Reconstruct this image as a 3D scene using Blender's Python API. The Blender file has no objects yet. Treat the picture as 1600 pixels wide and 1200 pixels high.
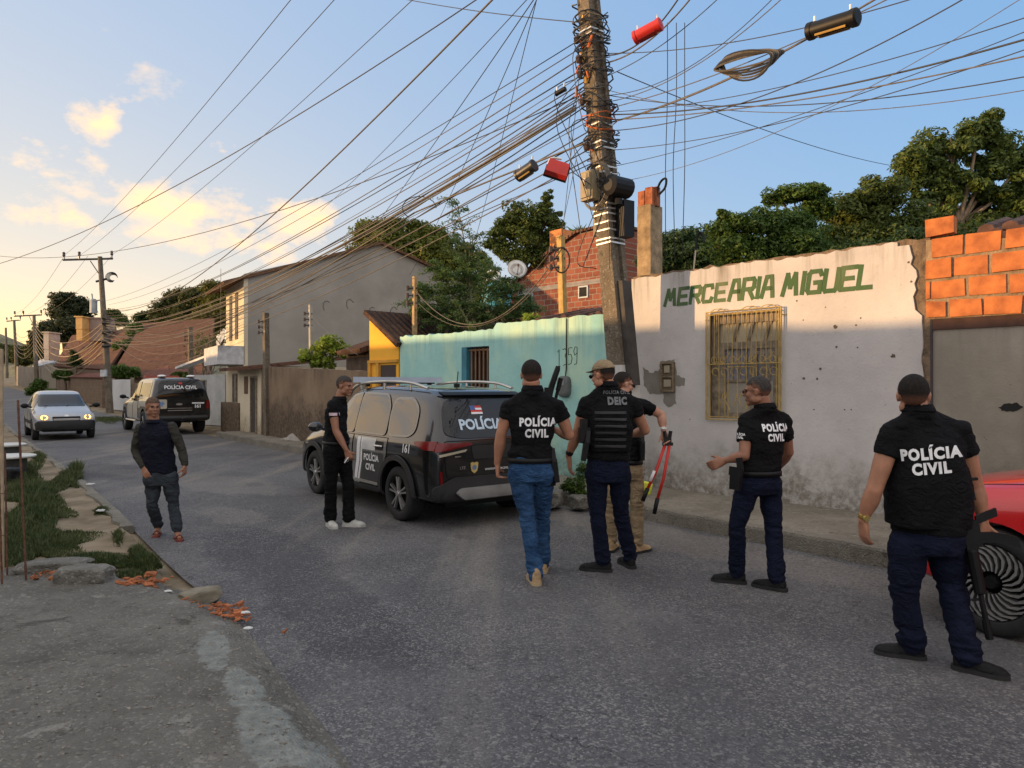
import bpy, bmesh, math, random
import numpy as np
from mathutils import Vector, Matrix, noise, Quaternion
from mathutils.bvhtree import BVHTree
V = Vector; R = math.radians
random.seed(7)
S = bpy.context.scene
COL = S.collection
# ---------------------------------------------------------------- camera
CH = 1.62; FP = 1110.0; HY = 602.0
cam = bpy.data.objects.new('camera', bpy.data.cameras.new('camera')); COL.objects.link(cam)
cam.data.sensor_width = 36; cam.data.lens = FP/1600*36
cam.data.clip_start = 0.05; cam.data.clip_end = 3000
cam.location = (0, 0, CH); cam.rotation_euler = (R(90)+math.atan(2/FP), 0, 0)
S.camera = cam
# ---------------------------------------------------------------- light
SUN_EL = 4.2
SUN_DIR = V((-.995, -.10, 0)).normalized()            # towards the sun, on the ground
sd = V((SUN_DIR.x*math.cos(R(SUN_EL)), SUN_DIR.y*math.cos(R(SUN_EL)), math.sin(R(SUN_EL))))
sl = bpy.data.lights.new('sun', 'SUN'); sl.energy = 4.2; sl.angle = R(0.6); sl.color = (1.0, .60, .27)
so = bpy.data.objects.new('sun', sl); COL.objects.link(so)
so.rotation_euler = (-sd).to_track_quat('-Z', 'Y').to_euler()
W = bpy.data.worlds.new('World'); S.world = W; W.use_nodes = True
def build_world():
    nt = W.node_tree; nt.nodes.clear(); N = nt.nodes.new; L = nt.links.new
    out = N('ShaderNodeOutputWorld'); bg = N('ShaderNodeBackground'); L(bg.outputs[0], out.inputs[0])
    sky = N('ShaderNodeTexSky'); sky.sky_type = 'NISHITA'; sky.sun_disc = False
    sky.sun_elevation = R(SUN_EL); sky.sun_rotation = math.atan2(SUN_DIR.x, SUN_DIR.y)
    sky.air_density = 1.0; sky.dust_density = 1.2; sky.ozone_density = 1.6
    bg.inputs[1].default_value = 0.13
    tc = N('ShaderNodeTexCoord')
    def math_(op, a, b=None, c=None, cl=False):
        n = N('ShaderNodeMath'); n.operation = op; n.use_clamp = cl
        for i, x in enumerate((a, b, c)):
            if x is None: continue
            if isinstance(x, (int, float)): n.inputs[i].default_value = x
            else: L(x, n.inputs[i])
        return n.outputs[0]
    sp = N('ShaderNodeSeparateXYZ'); L(tc.outputs['Generated'], sp.inputs[0])
    x, y, z = sp.outputs
    def dirdot(vx, vy, vz):
        l = math.sqrt(vx*vx+vy*vy+vz*vz)
        n = N('ShaderNodeVectorMath'); n.operation = 'DOT_PRODUCT'
        L(tc.outputs['Generated'], n.inputs[0]); n.inputs[1].default_value = (vx/l, vy/l, vz/l)
        return n.outputs['Value']
    def rgbmix(f, a, b, mode='MIX'):
        n = N('ShaderNodeMix'); n.data_type = 'RGBA'; n.blend_type = mode
        if isinstance(f, (int, float)): n.inputs[0].default_value = f
        else: L(f, n.inputs[0])
        for i, q in ((6, a), (7, b)):
            if isinstance(q, tuple): n.inputs[i].default_value = (*q, 1)
            else: L(q, n.inputs[i])
        return n.outputs[2]
    # warm dusk glow low in the sky around the place where the sun stands, over the clear sky
    glow = math_('POWER', math_('MAXIMUM', math_('MULTIPLY_ADD', dirdot(-.92, .40, .02), .5, .5), 0), 3.4)
    low = math_('POWER', math_('SUBTRACT', 1.0, math_('MAXIMUM', z, 0), None, True), 4.2)
    g = math_('MULTIPLY', math_('MULTIPLY', glow, low, None, True), 1.25, None, True)
    warm = rgbmix(math_('POWER', low, 3.0), (6.6, 5.5, 3.9), (10.8, 6.6, 1.7))
    cool = rgbmix(math_('POWER', low, 1.6), (1.45, 3.05, 5.5), (3.6, 5.2, 6.2))
    base = rgbmix(0.72, sky.outputs[0], cool)
    soft = math_('MULTIPLY', math_('POWER', math_('MAXIMUM', math_('MULTIPLY_ADD', dirdot(-.92, .40, .02), .5, .5), 0), 3.0), .75, None, True)
    base = rgbmix(soft, base, (3.7, 4.05, 4.7))
    c = rgbmix(math_('MULTIPLY', g, 1.25, None, True), base, warm)
    # clouds: soft puffs, each with its own bearing and height
    nz = N('ShaderNodeTexNoise'); nz.inputs['Scale'].default_value = 13; nz.inputs['Detail'].default_value = 9
    nz.inputs['Roughness'].default_value = .62
    mp = N('ShaderNodeMapping'); mp.inputs['Scale'].default_value = (1, 1, 1.8)
    L(tc.outputs['Generated'], mp.inputs[0]); L(mp.outputs[0], nz.inputs['Vector'])
    tot = None
    for (px, py, r, am) in ((235, 330, 48, 1.0), (360, 350, 48, .95), (430, 360, 50, .8), (490, 345, 36, .75), (300, 350, 50, .8), (110, 290, 60, .55), (50, 285, 60, .6),
                            (160, 320, 55, .5), (145, 180, 42, .75), (190, 190, 50, .35), (205, 125, 70, .22), (300, 145, 60, .2), (350, 225, 22, .5), (10, 300, 40, .6),
                            (-300, 260, 160, .9), (-700, 200, 260, .9), (-1700, -100, 500, .9), (-2600, 100, 700, 1.0), (-1200, 240, 300, .9), (-480, 120, 200, .5)):
        d = (px-800, FP, HY-py); dot = dirdot(*d)
        th = math.cos(math.atan(r*1.5/FP*(FP*FP/(d[0]**2+FP*FP+d[2]**2))**.5))
        m = N('ShaderNodeMapRange'); m.interpolation_type = 'SMOOTHSTEP'; L(dot, m.inputs[0])
        m.inputs[1].default_value = th; m.inputs[2].default_value = 1.0; m.inputs[3].default_value = 0; m.inputs[4].default_value = am
        tot = m.outputs[0] if tot is None else math_('MAXIMUM', tot, m.outputs[0])
    cl = math_('MULTIPLY_ADD', math_('ADD', math_('MULTIPLY', tot, .42), math_('MULTIPLY', nz.outputs[0], 1.35)), 3.6, -3.05)
    cl = math_('MULTIPLY', cl, math_('MULTIPLY', tot, 3.0, None, True))
    cl = math_('MULTIPLY', math_('SMOOTH_MIN', math_('MAXIMUM', cl, 0), 1.0, .2), .9, None, True)
    # cloud colour mottled at random between pale grey and gold
    n2 = N('ShaderNodeTexNoise'); n2.inputs['Scale'].default_value = 16; n2.inputs['Detail'].default_value = 5; L(mp.outputs[0], n2.inputs['Vector'])
    ccol = rgbmix(n2.outputs[0], (5.4, 4.8, 4.4), (10.4, 6.4, 2.5))
    c = rgbmix(cl, c, ccol)
    # pale cloud brightness added to the unseen sky behind the camera, lifts the shade
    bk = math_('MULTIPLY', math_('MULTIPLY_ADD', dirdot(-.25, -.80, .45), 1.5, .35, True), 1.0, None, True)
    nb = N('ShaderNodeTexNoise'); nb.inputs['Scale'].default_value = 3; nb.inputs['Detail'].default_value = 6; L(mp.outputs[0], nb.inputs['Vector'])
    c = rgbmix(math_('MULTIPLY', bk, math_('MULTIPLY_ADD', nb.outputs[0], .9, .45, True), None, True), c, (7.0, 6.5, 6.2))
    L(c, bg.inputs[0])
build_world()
S.view_settings.view_transform = 'Standard'; S.view_settings.look = 'None'
S.view_settings.exposure = 0.46; S.view_settings.gamma = 1
S.cycles.use_denoising = True
S.cycles.max_bounces = 6; S.cycles.transparent_max_bounces = 6

# ---------------------------------------------------------------- helpers
def at(px, py, Y):                       # a place in the street, from where it shows and how far off it stands
    return V(((px-800)/FP*Y, Y, CH-(py-HY)/FP*Y))
def gd(px, py, z=0.0):
    Y = (CH-z)*FP/(py-HY); return V(((px-800)/FP*Y, Y, z))
MATS = {}
def nn(nt, t, **kw):
    n = nt.nodes.new(t)
    for k, v in kw.items(): setattr(n, k, v)
    return n
def ramp(nt, fac, stops):
    r = nn(nt, 'ShaderNodeValToRGB'); nt.links.new(fac, r.inputs[0])
    el = r.color_ramp.elements
    while len(el) < len(stops): el.new(.5)
    for e, (p, c) in zip(el, stops):
        e.position = p; e.color = (*c, 1) if len(c) == 3 else c
    return r.outputs[0]
def noise_(nt, vec, scale, det=4, rough=.55, sc=None, dist=0):
    if sc:
        m = nn(nt, 'ShaderNodeMapping'); m.inputs['Scale'].default_value = sc; nt.links.new(vec, m.inputs[0]); vec = m.outputs[0]
    n = nn(nt, 'ShaderNodeTexNoise'); n.inputs['Scale'].default_value = scale; n.inputs['Detail'].default_value = det
    n.inputs['Roughness'].default_value = rough; n.inputs['Distortion'].default_value = dist
    nt.links.new(vec, n.inputs['Vector']); return n.outputs[0]
def mixc(nt, f, a, b, mode='MIX'):
    n = nn(nt, 'ShaderNodeMix', data_type='RGBA', blend_type=mode)
    if isinstance(f, (int, float)): n.inputs[0].default_value = f
    else: nt.links.new(f, n.inputs[0])
    for i, q in ((6, a), (7, b)):
        if isinstance(q, tuple): n.inputs[i].default_value = (*q[:3], 1)
        else: nt.links.new(q, n.inputs[i])
    return n.outputs[2]
def mth(nt, op, a, b=None, cl=False):
    n = nn(nt, 'ShaderNodeMath', operation=op, use_clamp=cl)
    for i, x in enumerate((a, b)):
        if x is None: continue
        if isinstance(x, (int, float)): n.inputs[i].default_value = x
        else: nt.links.new(x, n.inputs[i])
    return n.outputs[0]
def mrange(nt, v, a, b, c=0., d=1.):
    n = nn(nt, 'ShaderNodeMapRange'); n.interpolation_type = 'SMOOTHSTEP'; nt.links.new(v, n.inputs[0])
    for i, q in enumerate((a, b, c, d)): n.inputs[i+1].default_value = q
    return n.outputs[0]
def newmat(name, rough=.8, metal=0, spec=.5):
    m = bpy.data.materials.new(name); m.use_nodes = True; nt = m.node_tree
    b = nt.nodes['Principled BSDF']; b.inputs['Roughness'].default_value = rough
    b.inputs['Metallic'].default_value = metal; b.inputs['Specular IOR Level'].default_value = spec
    g = nn(nt, 'ShaderNodeNewGeometry')
    return m, nt, b, g.outputs['Position']
def bump(nt, b, h, st=.3, dist=.01):
    n = nn(nt, 'ShaderNodeBump'); n.inputs['Strength'].default_value = st; n.inputs['Distance'].default_value = dist
    nt.links.new(h, n.inputs['Height']); nt.links.new(n.outputs[0], b.inputs['Normal'])
def mat(name, col=None, rough=.7, metal=0, var=.25, sc=3, bmp=.15, bs=40, spec=.5, c2=None, coat=0, bd=.004):
    if name in MATS: return MATS[name]
    m, nt, b, P = newmat(name, rough, metal, spec)
    a = noise_(nt, P, sc, 5, .6)
    lo = tuple(c*(1-var) for c in col); hi = tuple(min(1, c*(1+var)) for c in col) if c2 is None else c2
    c = ramp(nt, a, [(.3, lo), (.7, hi)]); nt.links.new(c, b.inputs['Base Color'])
    if bmp: bump(nt, b, noise_(nt, P, bs, 5, .6), bmp, bd)
    b.inputs['Coat Weight'].default_value = coat; b.inputs['Coat Roughness'].default_value = .05
    MATS[name] = m; return m
def emis(name, col, st):
    if name in MATS: return MATS[name]
    m, nt, b, P = newmat(name, .3); b.inputs['Base Color'].default_value = (*col, 1)
    b.inputs['Emission Color'].default_value = (*col, 1); b.inputs['Emission Strength'].default_value = st
    MATS[name] = m; return m

def smoothpath(pts, n=6):
    pts = [V(p) for p in pts]
    if len(pts) < 3: return pts
    P = [pts[0]*2-pts[1]]+pts+[pts[-1]*2-pts[-2]]; out = []
    for i in range(1, len(P)-2):
        a, b, c, d = P[i-1:i+3]
        for k in range(n):
            t = k/n
            out.append(.5*((2*b)+(c-a)*t+(2*a-5*b+4*c-d)*t*t+(3*b-a-3*c+d)*t*t*t))
    out.append(pts[-1]); return out
class MB:
    def __init__(s): s.v = []; s.f = []; s.m = []; s.mi = 0
    def add(s, vs, fs):
        o = len(s.v); s.v += [tuple(v) for v in vs]; s.f += [tuple(i+o for i in f) for f in fs]; s.m += [s.mi]*len(fs); return s
    def box(s, c, d, rz=0, M=None, tp=1.0):
        x, y, z = d[0]/2, d[1]/2, d[2]/2
        vs = [V((a*x*(tp if e > 0 else 1), b*y*(tp if e > 0 else 1), e*z)) for e in (-1, 1) for a, b in ((-1, -1), (1, -1), (1, 1), (-1, 1))]
        Mx = M if M is not None else Matrix.Rotation(rz, 3, 'Z')
        return s.add([Mx @ v+V(c) for v in vs], [(0, 3, 2, 1), (4, 5, 6, 7), (0, 1, 5, 4), (1, 2, 6, 5), (2, 3, 7, 6), (3, 0, 4, 7)])
    def tube(s, pts, r, n=8, cap=True, flat=None):
        pts = [V(p) for p in pts]; k = len(pts)
        rr = r if isinstance(r, (list, tuple)) else [r]*k
        if len(rr) != k: rr = [rr[0]+(rr[-1]-rr[0])*i/(k-1) for i in range(k)]
        vs = []; prev = None
        for i, p in enumerate(pts):
            t = (pts[min(i+1, k-1)]-pts[max(i-1, 0)]); t = t.normalized() if t.length > 1e-9 else V((0, 0, 1))
            if prev is None:
                a = t.cross(V((0, 0, 1)));  a = a if a.length > .05 else t.cross(V((0, 1, 0)))
            else: a = prev-t*prev.dot(t)
            a.normalize(); prev = a; b = t.cross(a)
            for j in range(n):
                w = 2*math.pi*j/n; vs.append(p+(a*math.cos(w)+b*math.sin(w))*rr[i])
        fs = [(i*n+j, i*n+(j+1) % n, (i+1)*n+(j+1) % n, (i+1)*n+j) for i in range(k-1) for j in range(n)]
        if cap: fs += [tuple(range(n))[::-1], tuple((k-1)*n+j for j in range(n))]
        return s.add(vs, fs)
    def loft(s, rings, cap=True):
        n = len(rings[0]); k = len(rings); vs = [v for r in rings for v in r]
        fs = [(i*n+j, i*n+(j+1) % n, (i+1)*n+(j+1) % n, (i+1)*n+j) for i in range(k-1) for j in range(n)]
        if cap: fs += [tuple(range(n))[::-1], tuple((k-1)*n+j for j in range(n))]
        return s.add(vs, fs)
    def ell(s, c, r, M=None, n=16, k=10, tw=0):
        vs = []; c = V(c)
        for i in range(k+1):
            a = math.pi*i/k
            for j in range(n):
                w = 2*math.pi*j/n
                p = V((math.sin(a)*math.cos(w)*r[0], math.sin(a)*math.sin(w)*r[1], -math.cos(a)*r[2]))
                vs.append((M @ p if M is not None else p)+c)
        fs = [(i*n+j, i*n+(j+1) % n, (i+1)*n+(j+1) % n, (i+1)*n+j) for i in range(k) for j in range(n)]
        return s.add(vs, fs)
    def prism(s, poly, o, u, w, n, d0, d1):          # outline (a,b) in the plane o+a*u+b*w, extruded along n from d0 to d1
        k = len(poly); o = V(o)
        A = [o+u*a+w*b+n*d0 for a, b in poly]; B = [o+u*a+w*b+n*d1 for a, b in poly]
        return s.add(A+B, [tuple(range(k))[::-1], tuple(range(k, 2*k))]+[(i, (i+1) % k, (i+1) % k+k, i+k) for i in range(k)])
    def cyl(s, a, b, r, n=16, r2=None): return s.tube([a, b], [r, r if r2 is None else r2], n)
    def mesh(s, name='m'):
        me = bpy.data.meshes.new(name); me.from_pydata(s.v, [], s.f); return me
    def build(s, name, mats, parent=None, smooth=False, fix=True, auto=None):
        me = s.mesh(name)
        return link(name, me, mats, parent, smooth, s.m, fix, auto)
def link(name, me, mats, parent=None, smooth=False, mi=None, fix=True, auto=None):
    if parent is not None:
        me.transform(Matrix.Translation(-WLOC.get(parent.name, V((0, 0, 0)))))
    if fix:
        bm = bmesh.new(); bm.from_mesh(me); bmesh.ops.recalc_face_normals(bm, faces=bm.faces); bm.to_mesh(me); bm.free()
    for x in (mats if isinstance(mats, (list, tuple)) else [mats]): me.materials.append(x)
    if mi is not None and len(mi) == len(me.polygons) and any(mi): me.polygons.foreach_set('material_index', mi)
    if smooth: me.polygons.foreach_set('use_smooth', [True]*len(me.polygons))
    if auto is not None: me.set_sharp_from_angle(angle=R(auto))
    o = bpy.data.objects.new(name, me); COL.objects.link(o)
    if parent is not None:
        o.parent = parent; WLOC[o.name] = WLOC.get(parent.name, V((0, 0, 0)))
    else: WLOC[o.name] = V((0, 0, 0))
    return o
WLOC = {}
def thing(name, label, cat, loc, group=None):
    o = bpy.data.objects.new(name, None); COL.objects.link(o); o.location = V(loc); o.empty_display_size = .2
    WLOC[o.name] = V(loc); tag(o, label, cat, group); return o
def tag(o, label, cat, group=None):
    o['label'] = label; o['category'] = cat
    if group: o['group'] = group
    return o
def struct(o): o['kind'] = 'structure'; return o
def stuff(o, label, cat): o['kind'] = 'stuff'; return tag(o, label, cat)
def remesh(me, vox, smooth=4, fac=.6):
    o = bpy.data.objects.new('tmp', me); COL.objects.link(o)
    m = o.modifiers.new('r', 'REMESH'); m.mode = 'VOXEL'; m.voxel_size = vox; m.use_smooth_shade = True
    if smooth:
        q = o.modifiers.new('s', 'SMOOTH'); q.iterations = smooth; q.factor = fac
    dg = bpy.context.evaluated_depsgraph_get(); dg.update()
    r = bpy.data.meshes.new_from_object(o.evaluated_get(dg)); bpy.data.objects.remove(o); return r
def modded(me, fn):
    o = bpy.data.objects.new('tmp', me); COL.objects.link(o); fn(o)
    dg = bpy.context.evaluated_depsgraph_get(); dg.update()
    r = bpy.data.meshes.new_from_object(o.evaluated_get(dg)); bpy.data.objects.remove(o); return r
def bvh_of(me):
    n = len(me.vertices); co = np.empty(n*3, 'f'); me.vertices.foreach_get('co', co)
    return BVHTree.FromPolygons([V(c) for c in co.reshape(-1, 3)], [tuple(p.vertices) for p in me.polygons])
def grid_cut(bm, step):
    xs = [v.co.x for v in bm.verts]; ys = [v.co.y for v in bm.verts]
    for ax, (lo, hi) in enumerate(((min(xs), max(xs)), (min(ys), max(ys)))):
        q = math.ceil(lo/step)*step+1e-4
        while q < hi:
            co = V((q, 0, 0)) if ax == 0 else V((0, q, 0)); no = V((1, 0, 0)) if ax == 0 else V((0, 1, 0))
            bmesh.ops.bisect_plane(bm, geom=bm.verts[:]+bm.edges[:]+bm.faces[:], plane_co=co, plane_no=no, dist=1e-6)
            q += step
def decal(shape, o, u, w, d, bvh, off=.003, step=.03, keepmiss=False, thick=0.0):
    """shape: list of outlines or a flat mesh (x,y); laid on the surface by rays along d from o+x*u+y*w"""
    bm = bmesh.new()
    if isinstance(shape, bpy.types.Mesh): bm.from_mesh(shape)
    else:
        for poly in shape:
            vs = [bm.verts.new((a, b, 0)) for a, b in poly]; bm.faces.new(vs)
    bmesh.ops.triangulate(bm, faces=bm.faces[:])
    if step: grid_cut(bm, step)
    kill = []; depth = {}; o = V(o)
    for v in bm.verts:
        p = o+u*v.co.x+w*v.co.y
        h = bvh.ray_cast(p, d, 10)
        if h[0] is None: kill.append(v)
        else:
            nrm = h[1] if h[1].dot(d) < 0 else -h[1]
            depth[v] = h[0]-d*off*1.0
    for v, c in depth.items(): v.co = c
    if kill: bmesh.ops.delete(bm, geom=kill, context='VERTS')
    bad = [f for f in bm.faces if max((f.verts[i].co-f.verts[i-1].co).dot(d) for i in range(len(f.verts))) > .12]
    if bad: bmesh.ops.delete(bm, geom=bad, context='FACES')
    if thick:
        g = bmesh.ops.extrude_face_region(bm, geom=bm.faces[:])
        for v in [q for q in g['geom'] if isinstance(q, bmesh.types.BMVert)]: v.co -= d*thick
    me = bpy.data.meshes.new('d'); bm.to_mesh(me); bm.free(); return me
def textmesh(txt, size=1, off=.0, align='CENTER', shear=0, space=1.0):
    c = bpy.data.curves.new('t', 'FONT'); c.body = txt; c.size = size; c.offset = off; c.align_x = align; c.shear = shear
    c.space_character = space; c.fill_mode = 'FRONT'; c.resolution_u = 3
    o = bpy.data.objects.new('t', c); COL.objects.link(o)
    dg = bpy.context.evaluated_depsgraph_get(); dg.update()
    me = bpy.data.meshes.new_from_object(o.evaluated_get(dg)); bpy.data.objects.remove(o); return me
def place(me, o, u, w):                     # flat mesh onto the plane o,u,w
    n = u.cross(w)
    me.transform(Matrix(((u.x, w.x, n.x, o[0]), (u.y, w.y, n.y, o[1]), (u.z, w.z, n.z, o[2]), (0, 0, 0, 1)))); return me
UP = V((0, 0, 1))
# ================================================================ setting
RK = [(15.5, -6), (12.5, -2.5), (9.3, 1.0), (6.6, 3.9), (4.9, 5.15), (3.9, 5.85), (3.31, 6.3), (1.79, 8.30), (.585, 9.7), (-4.2, 15.7), (-9.3, 22.3), (-17.9, 34), (-24.2, 42), (-31.5, 50), (-45.5, 67), (-57, 80), (-92, 120), (-162, 200)]
LK = [(4, -4.6), (2, -1.5), (.6, 1.0), (-.7, 3.0), (-1.75, 4.69), (-2.98, 6.24), (-4.75, 8.65), (-7.5, 12.3), (-11.2, 16.96), (-16.3, 23.4), (-25.6, 35.4), (-31.5, 42.5), (-38, 50), (-52, 67), (-63.5, 80), (-99, 120), (-169, 200)]
def zf(Y): return max(0, min(Y, 125)-42)*.037 if Y > 42 else 0.0
def resample(pl, n):
    P = [V((a, b)) for a, b in pl]; L = [0]
    for i in range(1, len(P)): L.append(L[-1]+(P[i]-P[i-1]).length)
    out = []
    for k in range(n):
        t = (k/(n-1))**1.6*L[-1]; i = max(j for j in range(len(L)) if L[j] <= t+1e-9); i = min(i, len(P)-2)
        out.append(P[i].lerp(P[i+1], (t-L[i])/(L[i+1]-L[i])))
    return out
def nz(p, s, o=0): return noise.noise(V((p[0]*s+o, p[1]*s-o, (p[2] if len(p) > 2 else 0)*s+o*.7)))
def sheet(rows, name, m, zfun, smooth=True):
    vs = []; n = len(rows[0])
    for r in rows:
        for p in r: vs.append((p[0], p[1], zfun(p)))
    fs = [(i*n+j, i*n+j+1, (i+1)*n+j+1, (i+1)*n+j) for i in range(len(rows)-1) for j in range(n-1)]
    me = bpy.data.meshes.new(name); me.from_pydata(vs, [], fs); o = link(name, me, m, smooth=smooth); return o
def blobs(nt, P, lst, nsc=3, namt=.5):
    """stains with a place and shape of their own: (x, y, rx, ry, turn)"""
    tot = None; nv = noise_(nt, P, nsc, 5, .6)
    for (x, y, rx, ry, a) in lst:
        m = nn(nt, 'ShaderNodeMapping', vector_type='TEXTURE'); m.inputs['Location'].default_value = (x, y, 0)
        m.inputs['Rotation'].default_value = (0, 0, R(a)); m.inputs['Scale'].default_value = (rx, ry, 1)
        nt.links.new(P, m.inputs[0])
        sp = nn(nt, 'ShaderNodeVectorMath', operation='MULTIPLY'); nt.links.new(m.outputs[0], sp.inputs[0]); sp.inputs[1].default_value = (1, 1, 0)
        l = nn(nt, 'ShaderNodeVectorMath', operation='LENGTH'); nt.links.new(sp.outputs[0], l.inputs[0])
        q = mth(nt, 'SUBTRACT', 1.0, l.outputs['Value'])
        tot = q if tot is None else mth(nt, 'MAXIMUM', tot, q)
    return mrange(nt, mth(nt, 'ADD', tot, mth(nt, 'MULTIPLY', mth(nt, 'SUBTRACT', nv, .5), namt*2)), 0, .22)
def asphalt():
    m, nt, b, P = newmat('asphalt', .80, 0, .3)
    big = noise_(nt, P, .55, 6, .6, (1, 1, 1), .6)
    mid = noise_(nt, P, 2.6, 6, .65)
    c = ramp(nt, big, [(.30, (.068, .068, .072)), (.52, (.112, .112, .116)), (.72, (.165, .162, .160))])
    c = mixc(nt, mth(nt, 'MULTIPLY', mid, .5), c, (.06, .055, .06))
    # long dusty wheel tracks running with the street
    mp = nn(nt, 'ShaderNodeMapping'); mp.inputs['Rotation'].default_value = (0, 0, R(36)); mp.inputs['Scale'].default_value = (1.1, .09, 1); nt.links.new(P, mp.inputs[0])
    st = noise_(nt, mp.outputs[0], 1.3, 4, .55)
    c = mixc(nt, mrange(nt, st, .5, .72, 0, .62), c, (.27, .24, .20))
    du = blobs(nt, P, [(-9.4, 18, 2.6, .9, -50), (-4.6, 11.6, 1.6, .7, -50), (-6.8, 13.2, 1.0, .5, -20), (-2, 12.6, 3.2, .8, -52), (1.9, 7.2, 2.8, .5, -52), (4.3, 4.0, 2.4, .5, -50), (-3.5, 8.9, .9, .35, -50)], 2.5, .6)
    c = mixc(nt, mth(nt, 'MULTIPLY', du, .24), c, (.30, .265, .215))
    dk = blobs(nt, P, [(-2.4, 6.9, 1.5, .55, -55), (-1.3, 5.1, 1.4, .42, -57), (-7.5, 13.4, 1.8, .6, -50)], 3, .4)
    c = mixc(nt, mth(nt, 'MULTIPLY', dk, .6), c, (.045, .042, .050))
    # pale and dark stones of the chip surface
    vo = nn(nt, 'ShaderNodeTexVoronoi'); vo.inputs['Scale'].default_value = 95; nt.links.new(P, vo.inputs['Vector'])
    sepc = nn(nt, 'ShaderNodeSeparateColor'); nt.links.new(vo.outputs['Color'], sepc.inputs[0])
    sp = mth(nt, 'MULTIPLY', mrange(nt, sepc.outputs[0], .6, 1, 0, .62), mrange(nt, noise_(nt, P, .8, 4, .6), .35, .62, .35, 1))
    c = mixc(nt, sp, c, (.32, .305, .285)); c = mixc(nt, mrange(nt, sepc.outputs[1], .68, 1, 0, .5), c, (.04, .04, .044))
    v2 = nn(nt, 'ShaderNodeTexVoronoi'); v2.inputs['Scale'].default_value = 52; nt.links.new(P, v2.inputs['Vector']); s2 = nn(nt, 'ShaderNodeSeparateColor'); nt.links.new(v2.outputs['Color'], s2.inputs[0])
    c = mixc(nt, mrange(nt, s2.outputs[0], .88, 1, 0, .30), c, (.34, .33, .31)); c = mixc(nt, mrange(nt, s2.outputs[2], .85, 1, 0, .4), c, (.03, .03, .033))
    oil = blobs(nt, P, [(.4, 6.2, .16, .12, 10), (1.3, 4.9, .10, .14, 40), (-.5, 7.6, .2, .1, -40), (2.2, 3.6, .16, .1, 0), (-1.4, 8.1, .3, .12, -50), (.2, 3.9, .07, .09, 0), (-4.2, 11.6, .3, .15, -50)], 8, .5)
    c = mixc(nt, mth(nt, 'MULTIPLY', oil, .25), c, (.028, .027, .029))
    # hairline cracks in the older lane edges
    wv = nn(nt, 'ShaderNodeVectorMath', operation='ADD'); nt.links.new(P, wv.inputs[0]); nzv = nn(nt, 'ShaderNodeTexNoise'); nzv.inputs['Scale'].default_value = 2.2; nzv.inputs['Detail'].default_value = 5; nt.links.new(P, nzv.inputs['Vector']); nt.links.new(nzv.outputs['Color'], wv.inputs[1])
    ck = nn(nt, 'ShaderNodeTexVoronoi', feature='DISTANCE_TO_EDGE'); ck.inputs['Scale'].default_value = 1.5; nt.links.new(wv.outputs[0], ck.inputs['Vector'])
    ckm = mth(nt, 'MULTIPLY', mrange(nt, ck.outputs['Distance'], .0, .012, 1, 0), mrange(nt, noise_(nt, P, .45, 3, .5), .50, .60))
    c = mixc(nt, mth(nt, 'MULTIPLY', ckm, .75), c, (.018, .017, .018))
    nt.links.new(c, b.inputs['Base Color'])
    h = mth(nt, 'ADD', mth(nt, 'MULTIPLY', vo.outputs['Distance'], -1.0), mth(nt, 'MULTIPLY', noise_(nt, P, 22, 5, .6), 1.4))
    bump(nt, b, h, .6, .008); return m
def conc(name, a, bb, rough=.85, sp=60, grime=None, pale=None):
    m, nt, b, P = newmat(name, rough, 0, .3)
    c = ramp(nt, noise_(nt, P, 1.4, 7, .68), [(.28, a), (.7, bb)])
    c = mixc(nt, mrange(nt, noise_(nt, P, 9, 6, .7), .48, .72, 0, .5), c, tuple(x*.45 for x in a))
    vo = nn(nt, 'ShaderNodeTexVoronoi'); vo.inputs['Scale'].default_value = sp; nt.links.new(P, vo.inputs['Vector'])
    se = nn(nt, 'ShaderNodeSeparateColor'); nt.links.new(vo.outputs['Color'], se.inputs[0])
    c = mixc(nt, mrange(nt, se.outputs[0], .80, 1, 0, .40), c, (.34, .32, .28)); c = mixc(nt, mrange(nt, noise_(nt, P, 4.5, 6, .75), .58, .66, 0, .7), c, (.30, .285, .25)); c = mixc(nt, mrange(nt, noise_(nt, P, 3.1, 5, .7), .60, .68, 0, .65), c, (.045, .04, .034))
    if pale:
        pm = blobs(nt, P, pale, 9, .75); c = mixc(nt, mth(nt, 'MULTIPLY', pm, .92), c, ramp(nt, noise_(nt, P, 14, 5, .7), [(.3, (.14, .15, .14)), (.7, (.30, .31, .28))]))
    nt.links.new(c, b.inputs['Base Color'])
    h = mth(nt, 'ADD', noise_(nt, P, 30, 6, .7), mth(nt, 'MULTIPLY', vo.outputs['Distance'], -.8)); bump(nt, b, h, .8, .014); return m
def dirt():
    m, nt, b, P = newmat('dirt', .95, 0, .1)
    c = ramp(nt, noise_(nt, P, 1.6, 7, .65), [(.3, (.12, .095, .06)), (.55, (.26, .21, .145)), (.75, (.36, .30, .22))])
    nt.links.new(c, b.inputs['Base Color']); bump(nt, b, noise_(nt, P, 14, 7, .7), .8, .03); return m
M_ASPH = asphalt(); M_DIRT = dirt()
M_PAD = conc('rough_concrete', (.085, .080, .068), (.20, .19, .165), .9, 70, pale=[(-1.74, 4.15, .10, .36, 24), (-1.40, 4.3, .08, .26, 35), (-1.36, 3.6, .10, .34, 28), (-1.08, 3.15, .13, .42, 30), (-.85, 2.92, .08, .22, 60), (-.72, 2.80, .10, .36, 22)])
M_KERB = conc('kerb_concrete', (.13, .12, .095), (.25, .23, .19), .9, 70)
M_WALK = conc('pavement_concrete', (.14, .125, .095), (.27, .245, .20), .88, 40)
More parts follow.
